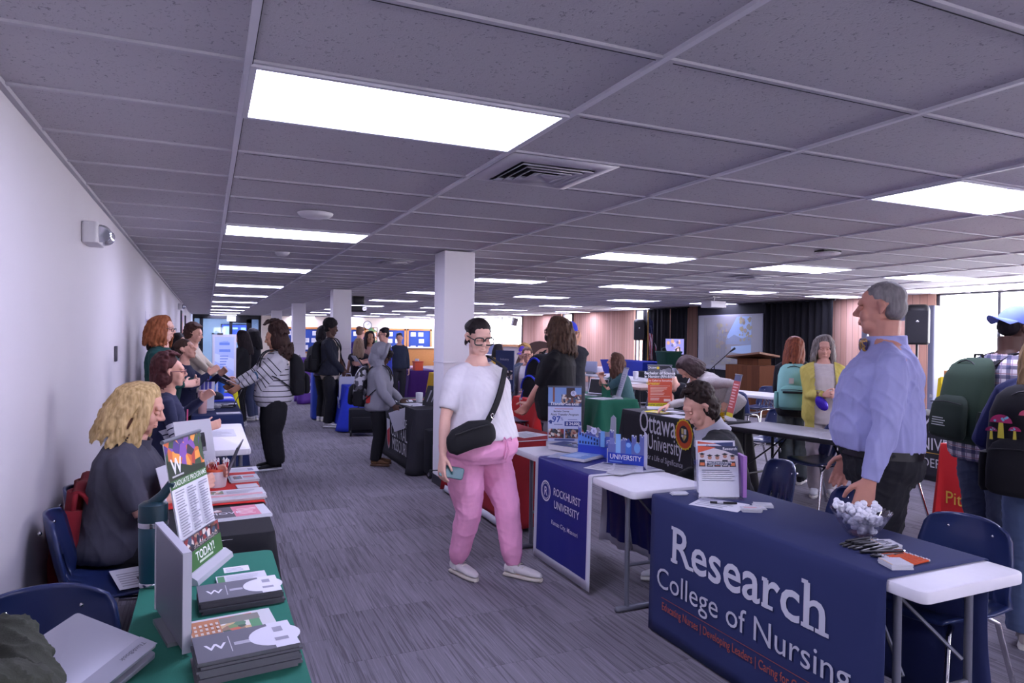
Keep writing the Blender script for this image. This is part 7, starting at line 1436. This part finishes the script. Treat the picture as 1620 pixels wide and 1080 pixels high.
# black hoodie
c = person('long haired woman in black hoodie holding a phone to her face', (.56, 12.7), (-.85, .2), 1.62, 'light', ('straight', '#1c1518', '#2a2024', .34), top='#15151b', sleeve=2, hem=.47, bottom='#15151b', det=0, gb=1.1, loose=.03, Rh=(.08, .26, 1.4), Lh=(-.1, .3, 1.2), head=(0, 10, 0), shoes='#d0d0d4', sole='#d0d0d4')
bt_ = holds('drink_bottle', 'white drink bottle with orange band held by the black hoodie woman', 'bottle', c, [('body', MB().lathe([(0, 0), (.035, 0), (.036, .1), (.015, .16), (0, .16)]), mat('bottle_white', '#c8ccd4', .3)), ('band', MB().lathe([(.0365, .03), (.0365, .07)]), mat('band_orange', '#b85a30', .5))], (-.1, .34, 1.2))
person('second dark haired person just behind the black hoodie woman', (.78, 13.5), (-.8, .4), 1.66, 'tan', ('long', '#16141a', '#201c22', .3), top='#1a1a22', det=0, bottom='#4a5470')
# afro man
c = person('tall young man with afro, navy jacket and beige tee', (1.96, 12.1), (.9, -.4), 1.80, 'dark', ('afro', '#121012', '#1a1618', .1), top='#b0a498', sleeve=.6, hem=.46, bottom='#15161c', fem=False, det=1, head=(0, 10, 0), Lh=(.0, .26, .97), Rh=(.06, .24, .96), Le=(-.8, -.6, -.2), Re=(.8, -.6, -.2), Rd=(-.2, .3, -.9), Ld=(.1, .3, -.9), ploose=.028, shoes='#d0d0d4', sole='#d0d0d4', down=.4)
def open_jacket(c, color, hem=.53, gap=.3):
    s_ = c['shirt']('jacket', fabric(color, .15), .03, hem, 2.0, .975, .012, .006); me = s_.data; p = coords(me); keep = []
    bm = bmesh.new(); bm.from_mesh(me); kill = [f for f in bm.faces if abs(f.calc_center_median().x) < gap*.25*(1.15-.0) and f.calc_center_median().y > .02+c['fS'].y*.0 and f.calc_center_median().z < c['spine'](1.05)[0].z and c['spine'](-.5)[0].z < f.calc_center_median().z and (f.calc_center_median()-V((0, 0, f.calc_center_median().z))).length < .3 and f.normal.y > .25]
    bmesh.ops.delete(bm, geom=kill, context='FACES'); bm.to_mesh(me); bm.free(); return s_
open_jacket(c, '#171a28', .5, .28)
m_ = MB(); p = c['spine'](1.0)[0]; m_.tube([p+V((-.06, .02, .02)), p+V((-.05, .11, -.12)), p+V((0, .13, -.3)), p+V((.05, .11, -.12)), p+V((.06, .02, .02))], .006, 6); obj('lanyard', m_, BLACKP, c['root'])
backpack(c, 'black backpack on the young man with afro', '#15161c', w=.34, h=.52)
holds('paper_bag', 'white printed paper bag held by the young man with afro', 'bag', c, [('body', MB().box((0, 0, -.18), (.08, .3, .4)), mat('bag_white', '#b8bccc', .7)), ('panel', MB().box((.041, 0, -.2), (.002, .2, .2)), mat('bag_print', '#8a94c0', .7)), ('handle', MB().tube([(0, -.06, .0), (0, -.04, .07), (0, .04, .07), (0, .06, 0)], .006, 6), mat('bag_white', '#b8bccc', .7))], (.06, .33, .86))
c = person('person with curly dark ponytail behind the man with afro', (1.98, 13.0), (.8, .5), 1.68, 'brown', ('curly', '#15121a', '#201a20', .1), top='#8c88b0', det=0, bottom='#15161c')
backpack(c, 'second black backpack behind the man with afro', '#121218', w=.32, h=.5)
# grey hoodie
c = person('young man in grey hoodie with hood up and brown clogs', (1.93, 8.36), (.92, -.36), 1.43, 'dark', ('buzz', '#14100f', '#201816', .1), top='#8c8c96', sleeve=2, hem=.47, bottom='#14141a', fem=False, det=1, head=(0, 20, 0), bend=8, loose=.035, ploose=.02, Rh=(.2, .22, .75), Lh=(-.22, .26, .78), glasses=('#50505c', 'n'), shoes='#6a4c34', sole='#5a4030', gb=1.12, gc=1.12, down=.6, headk=1.08)
m_ = MB(); HM, k = c['HM'], c['hk']
m_.ell(V((0, -.05, .035))*k, (.108*k, .118*k, .118*k), T=HM); m_.ell(V((0, -.07, -.06))*k, (.1*k, .09*k, .11*k), T=HM); m_.tube([V((.085*math.sin(a), .045-.03*math.cos(a*.5)**2*0-.02*abs(math.cos(a)), .035+.11*math.cos(a)))*k for a in [R(-140+280*i/14) for i in range(15)]], .022*k, 10, 0, HM); m_.loft([ring_e(c['pN']+V((0, -.02, z)), V((r_, 0, 0)), V((0, r_*.9, 0)), 18) for z, r_ in ((-.04, .12), (.02, .105), (.08, .1))])
hd = wrinkle(remesh(m_, .009, 2), .006, 3); bm = bmesh.new(); bm.from_mesh(hd); inv = HM.inverted(); kill = [f for f in bm.faces if (lambda q: q.y > .03*k and abs(q.x) < .066*k and -.14*k < q.z < .105*k)(inv @ f.calc_center_median())]; bmesh.ops.delete(bm, geom=kill, context='FACES'); bm.to_mesh(hd); bm.free(); hm_ = fabric('#8c8c96'); hd.materials.append(hm_); obj('hood', hd, hm_, c['root'], ang=0, solid=.012)
m_ = MB(); rn = random.Random(4)
for i in range(16):
    a = R(-70+140*i/15); q0 = V((.07*math.sin(a), .045+.045*math.cos(a), .085)); m_.tube([q0*k, (q0+V((0, .022, -.02)))*k, (q0+V((rn.uniform(-.01, .01), .02, -.07-.03*abs(math.sin(a)))))*k], [.009*k, .0085*k, .005*k], 6, 0, HM)
obj('fringe', m_, hair_mat('#17110f', '#241a18'), c['root'])
bwm = ramp_mat('pattern_bag', 'voronoi', [(0, '#101014'), (.5, '#c0c0c8'), (.75, '#50505a')], 22, interp='CONSTANT')
backpack(c, 'black and white patterned backpack on the grey hoodie student', '#17171c', w=.33, h=.5, m=bwm, extra=lambda t, B, w, h, dp, z0: obj('red_tag', MB().box((.16, .04, z0+.1), (.02, .05, .09), 0, B), mat('tag_red', '#a82020', .6), t))
holds('paper_sheet', 'white paper held low by the grey hoodie student', 'paper', c, [('sheet', MB().box((0, 0, 0), (.005, .3, .24)), mat('paper', '#a8a8b4', .7))], (.2, .34, .6), rot=(R(18), 0, R(6)))
# group by the notice boards
person('dark haired woman in pale pink top beside man in royal blue polo', (2.86, 13.1), (-.3, -.9), 1.64, 'tan', ('straight', '#17131a', '#211a20', .3), top='#c09a94', sleeve=.3, det=0, head=(-20, 4, 0), bottom='#30303c')
c = person('man with glasses in royal blue polo holding a black folder', (2.98, 12.45), (-.95, -.05), 1.70, 'light', ('short', '#16141a', '#201c20', .1), top='#2434a0', sleeve=.9, fem=False, det=1, gb=1.2, gc=1.1, Lh=(-.14, .42, 1.1), Rh=(.14, .42, 1.1), glasses=('#4a3c50', 'n'), bottom='#1a1a22')
holds('folder', 'open black folder held by the man in royal blue polo', 'folder', c, [('cover', MB().box((0, 0, 0), (.34, .014, .26)), mat('folder_black', '#17171d', .6)), ('pages', MB().box((0, .012, .01), (.3, .012, .24)), mat('paper', '#c8c8d0', .7))], (0, .48, 1.12), rot=(R(-35), 0, 0))
person('person in purple top standing beyond the second column', (2.98, 14.6), (.6, .7), 1.74, 'light', ('short', '#5a4438', '#6a5044', .1), top='#35207a', sleeve=1.2, det=0, fem=False, bottom='#1c1c26')
person('woman in dark top with bare arms at the second column', (2.62, 12.95), (.3, .9), 1.50, 'tan', ('long', '#b49a7c', '#8a7460', .3), top='#26222a', sleeve=.3, det=0, bottom='#26222a')
person('person with grey cap behind the grey hoodie student', (4.2, 16.0), (-.2, -.9), 1.62, 'light', ('short', '#3a3a42', '#4a4a54', .1), top='#20283c', det=0, bottom='#26262e')
person('dark haired person seated beyond the yellow cloth', (5.75, 16.1), (-.8, -.3), 1.62, 'light', ('long', '#1c181c', '#262024', .2), top='#3a3a44', sit=.45, det=0, bottom='#26262e')
# long haired man in black
c = person('long haired man in black polo with hands clasped, back turned', (2.98, 5.62), (-.72, .62), 1.755, 'light', ('wavy', '#5e4636', '#42322a', .27), top='#121217', sleeve=.95, hem=.48, bottom='#6e7078', fem=False, det=2, gb=1.22, gc=1.15, ga=1.2, gh=1.1, glasses=('#15151a', 'n'), head=(8, 6, 0), Lh=(-.03, .3, .93), Rh=(.05, .3, .95), Le=(-.9, -.4, -.3), Re=(.9, -.4, -.3), Ld=(.5, .5, -.5), Rd=(-.5, .4, -.5), fold=.005, shoes='#18181c', loose=.02)
c = person('man in bright blue cap with hand raised to his mouth', (4.32, 7.8), (.55, .75), 1.76, 'tan', ('buzz', '#17141a', '#221c20', .1), top='#16171f', sleeve=.8, fem=False, det=1, gb=1.1, Rh=(.05, .2, 1.52), Lh=(-.25, .05, .85), glasses=('#8a7a40', 'n'), bottom='#26262e', head=(12, 0, 0)); cap(c, '#2432a4')
c = person('person mostly hidden behind the long haired man, white and black jersey', (3.74, 7.2), (.95, .25), 1.68, 'light', ('short', '#2c2420', '#382c26', .1), top_mat=stripe_mat('#c0c0c8', '#1a1b24', .12, .5), det=0, bottom='#22222a')
backpack(c, 'black backpack with bright blue trim left of the long haired man', '#15161c', '#17171d', w=.34, h=.52, dp=.17, extra=lambda t, B, w, h, dp, z0: obj('blue_trim', MB().tube([(w*.46*math.cos(PI*i/12), -dp*.8, z0+h*.45+h*.46*math.sin(PI*i/12)) for i in range(13)], .012, 8, 0, B).tube([(w*.42*math.cos(PI*i/12), -dp*1.22, z0+h*.22+h*.3*math.sin(PI*i/12)) for i in range(13)], .012, 8, 0, B).tube([(w*.38*math.cos(PI*i/12), -dp*1.24, z0+h*.02+h*.24*math.sin(PI*i/12)) for i in range(13)], .01, 8, 0, B), mat('trim_blue', '#2438c8', .5), t))
c = person('seated woman in grey blazer and white top with glasses', (4.6, 9.7), (-.72, -.6), 1.66, 'light', ('slick', '#4a3428', '#5a4030', .1), top='#c8c4cc', sleeve=.5, sit=.5, det=1, glasses=('#5a4438', 'n'), head=(-26, 4, 0), Rh=(.12, .36, .74), Lh=(-.12, .36, .74), bottom='#30303a', down=.2)
open_jacket(c, '#45464e', .44, .34)
make_chair('grey blue chair under the woman in grey blazer', (4.68, 9.78, 0), R(130), CH_GREY, 'grey blue chairs behind the far cloths')
c = person('seated woman with curly blonde hair and purple visor', (5.1, 10.9), (-.8, -.45), 1.66, 'light', ('curly', '#a88450', '#8a6a40', .1), top='#4a5468', sit=.5, det=0, head=(10, 10, 0), Rh=(.12, .36, .8), Lh=(-.12, .36, .8), bottom='#30303a', glasses=('#6a5a50', 'n')); cap(c, '#4a3090', name='visor')
c = person('seated woman with black hair in yellow patterned top', (6.35, 15.0), (.9, -.1), 1.64, 'brown', ('straight', '#141216', '#1c181c', .24), top_mat=ramp_mat('yellow_print', 'voronoi', [(0, '#c8a428'), (.7, '#b08820'), (.85, '#d8d0b8')], 30, interp='CONSTANT'), sit=.5, det=0, bottom='#26262e')
bottle_water('teal drink bottle beside the woman in yellow top', (6.15, 14.3), z=.62, h=.3); table('small table before the woman in yellow top', (6.4, 14.3), 1.2, .6, R(90), '#b8b8c4', h=.62)
# woman in teal tee
c = person('seated woman with long brown hair in teal tee, elbows on table', (5.66, 8.45), (-.93, .32), 1.68, 'light', ('wavy', '#4c342a', '#5c4034', .27), top='#3c5c60', sleeve=.9, sit=.46, lean=12, bend=8, det=1, gb=1.15, gc=1.1, ga=1.2, Rh=(.06, .4, 1.03), Lh=(-.02, .42, 1.02), Le=(-.8, .2, -.8), Re=(.8, .2, -.8), head=(6, 2, 0), bottom='#1c1c24', down=.2)
make_chair('blue chair under the woman in teal tee', (5.78, 8.4, 0), R(70))
# bending woman and bent man
c = person('dark haired woman in pale knit sweater bending over the black table', (5.5, 6.08), (-.96, .18), 1.66, 'light', ('long', '#35282a', '#483a3c', .2), top_mat=mat('nubby_knit', '#b4aeac', .95, 0, .25, 90, .5, 160), sleeve=2, hem=.5, bottom='#17171d', lean=38, bend=32, det=1, Rh=(.16, .74, .84), Lh=(-.24, .25, .9), head=(-10, 62, 0), gb=1.12, gc=1.08, ga=1.1, Rd=(.1, .8, -.35), Rn=(0, -.2, -1), loose=.02, down=.8)
m_ = Print(); p, rs, fw, up = c['spine'](.78); m_.rect(-.04, -.02, .08, .045, '#b89a50'); m_.build('name_badge', c['root'], plane_T(p-rs*.06+fw*.155, rs, up))
c = person('balding man in dark jacket seated and bent far forward', (6.15, 7.35), (-.9, .3), 1.7, 'light', ('buzz', '#5a5458', '#6a6468', .1), top='#1a1c24', sit=.45, lean=26, bend=34, fem=False, det=0, head=(0, 60, 0), Rh=(.12, .5, .78), Lh=(-.12, .5, .78), bottom='#1a1c24')
make_chair('blue chair under the bent man in dark jacket', (6.28, 7.32, 0), R(72))
# curly young man
c = person('young man with curly dark mullet in black jacket looking down', (3.16, 3.48), (-.93, .3), 1.62, 'light', ('mullet', '#231a18', '#382a24', .1), top='#15161b', sleeve=2, hem=.46, bottom='#15161b', sit=.40, lean=8, bend=22, fem=False, det=2, head=(-6, 30, 0), down=.85, Rh=(.2, .35, .62), Lh=(-.2, .36, .62), loose=.03, brow='#241c1a', headk=1.02)
m_ = MB(); p, rs, fw, up = c['spine'](.985); m_.loft([ring_e(p+up*z-fw*(.02+.1*z), rs*(.09*k), fw*(.1*k), 22) for z, k in ((-.05, 1.35), (.0, 1.08), (.05, 1.0), (.048, .9), (.0, .98), (-.04, 1.1))]); obj('hood_collar', m_, fabric('#9c9ca6'), c['root'], ang=50)
m_ = MB(); m_.tube([(c['HM'] @ (V((-.088, -.012, -.04))*c['hk']))+V((0, .006*math.cos(a), .006*math.sin(a))) for a in [2*PI*i/10 for i in range(10)]], .0018, 6, closed=True); obj('earring', m_, CHROME, c['root'])
make_chair('blue chair under the young man with curly mullet', (3.26, 3.46, 0), R(72))
# mint backpack and yellow cardigan
c = person('red haired person in black hoodie and wide grey trousers, back turned', (6.0, 5.68), (.72, .62), 1.60, 'light', ('long', '#8a4a30', '#5a3024', .24), top='#16161d', sleeve=2, hem=.47, bottom='#4a5254', det=1, ploose=.03, cuff=True, head=(14, 16, 0), loose=.03, Rh=(.1, .3, 1.0), Lh=(-.1, .3, 1.0), shoes='#26262c')
def mint_x(t, B, w, h, dp, z0): obj('buckle', MB().tube([(-.1, -dp*1.32, z0+.2), (-.03, -dp*1.36, z0+.2), (.03, -dp*1.36, z0+.2), (.1, -dp*1.32, z0+.2)], .012, 8, 0, B), BLACKP, t); obj('patch', MB().box((-.02, -dp*1.02, z0+.32), (.05, .012, .06), 0, B), mat('patch_white', '#c8c4c4', .6), t, smooth=False)
backpack(c, 'mint green backpack on the red haired person', '#86bcb4', '#7cb2aa', w=.34, h=.5, extra=mint_x, dp=.18)
c = person('older woman with long grey hair in mustard cardigan looking down', (5.8, 5.12), (-.62, -.72), 1.615, 'light', ('wavy', '#8a8480', '#5c524c', .25), top='#c4bcb8', sleeve=.5, hem=.46, bottom='#b8b0b0', det=1, gb=1.12, head=(2, 18, 0), down=.8, Rh=(.03, .3, 1.06), Lh=(-.1, .3, 1.06), Rd=(-.5, .5, .1), shoes='#c8c8cc', gc=1.05)
open_jacket(c, '#c2b45c', .36, .34)
holds('snack_bag', 'shiny purple snack bag held by the woman in mustard cardigan', 'bag', c, [('bag', MB().ell((0, 0, 0), (.05, .03, .08)), mat('foil_purple', '#3a20a0', .25, .4))], (.06, .36, .98), rot=(0, R(35), 0))
# plaid man
c = person('man in plaid flannel shirt and backward light blue cap', (4.48, 2.7), (.93, -.3), 1.80, 'dark', ('buzz', '#17121a', '#201a1c', .1), top_mat=plaid_mat(), sleeve=2, hem=.47, bottom='#3a4258', fem=False, det=2, lean=8, bend=10, head=(4, 22, 0), loose=.035, gb=1.1, gc=1.1, Rh=(.25, .3, .88), Lh=(-.2, .34, .9), fold=.007, shoes='#26262c', ploose=.022)
cm = c['HM']; c['HM'] = cm @ Matrix.Rotation(PI, 4, 'Z') @ Matrix.Translation((0, .036, 0)); cap(c, '#7c90dc'); c['HM'] = cm
gm = fabric('#26382a', .2)
def green_x(t, B, w, h, dp, z0):
    p = Print(.0015); p.lines(-.08, -.05, .14, .06, 4, '#b0b4b0', 3).rect(-.12, .12, .03, .02, '#c8c8c8'); p.build('printing', t, B @ plane_T((0, -dp*1.345, z0+.14), (1, 0, 0), FZ))
backpack(c, 'dark green backpack on the man in plaid shirt', '#2c4030', '#1c2a20', w=.36, h=.54, dp=.17, zt=-.03, extra=green_x)
holds('magazine', 'colourful yellow and red magazine under the arm of plaid man', 'magazine', c, [('cover', MB().box((0, 0, 0), (.012, .22, .3)), photo('green', 3, 18))], (.34, .16, .76), rot=(R(20), 0, R(20)))
c = person('blonde person in navy hoodie at the right edge, facing away', (3.98, 2.1), (.97, .22), 1.66, 'light', ('long', '#a08458', '#7a6240', .24), top='#1c2350', sleeve=2, hem=.5, bottom='#5a6c90', det=2, loose=.035, ploose=.035, Rh=(.25, .2, .95), Lh=(-.25, .2, .95), shoes='#b0a8a4', gb=1.1, gc=1.1, head=(0, 10, 0))
def mush_x(t, B, w, h, dp, z0):
    p = Print(.0012); rn = random.Random(2)
    for u, v, r_, cc in ((-.06, .075, .048, '#a8205a'), (-.1, .03, .026, '#8c1a50'), (.0, .04, .026, '#a8205a'), (.05, .12, .034, '#c8506a')):
        p.poly([(u-.3*r_, v-r_*1.6), (u+.3*r_, v-r_*1.6), (u+.2*r_, v), (u-.2*r_, v)], '#c8b83a'); p.poly([(u+r_*math.cos(PI*i/12), v+r_*.85*math.sin(PI*i/12)) for i in range(13)], cc); [p.disc(u+rn.uniform(-.6, .6)*r_, v+rn.uniform(.15, .6)*r_, r_*.13, '#7ab8c8', 8) for _ in range(5)]
    p.build('mushroom_embroidery', t, B @ plane_T((-.03, -dp*1.02, z0+.3), (1, 0, 0), FZ))
backpack(c, 'large black backpack with mushroom embroidery at the right edge', '#121216', w=.36, h=.56, dp=.2, extra=mush_x, tilt=0)
# sleeve at the bottom left corner
person('person in olive jacket seated at the bottom left corner', (-.46, 1.2), (.1, 1), 1.7, 'light', ('short', '#3a2c26', '#4a3830', .1), top='#34382e', sleeve=2, hem=.45, bottom='#14151e', sit=.47, fem=False, det=2, loose=.045, lean=0, bend=0, Rh=(.05, .47, 1.0), Rd=(0, .2, -1), Lh=(-.1, .3, .7), Re=(.4, -.2, -1), gc=.95, gb=1, fold=.012)
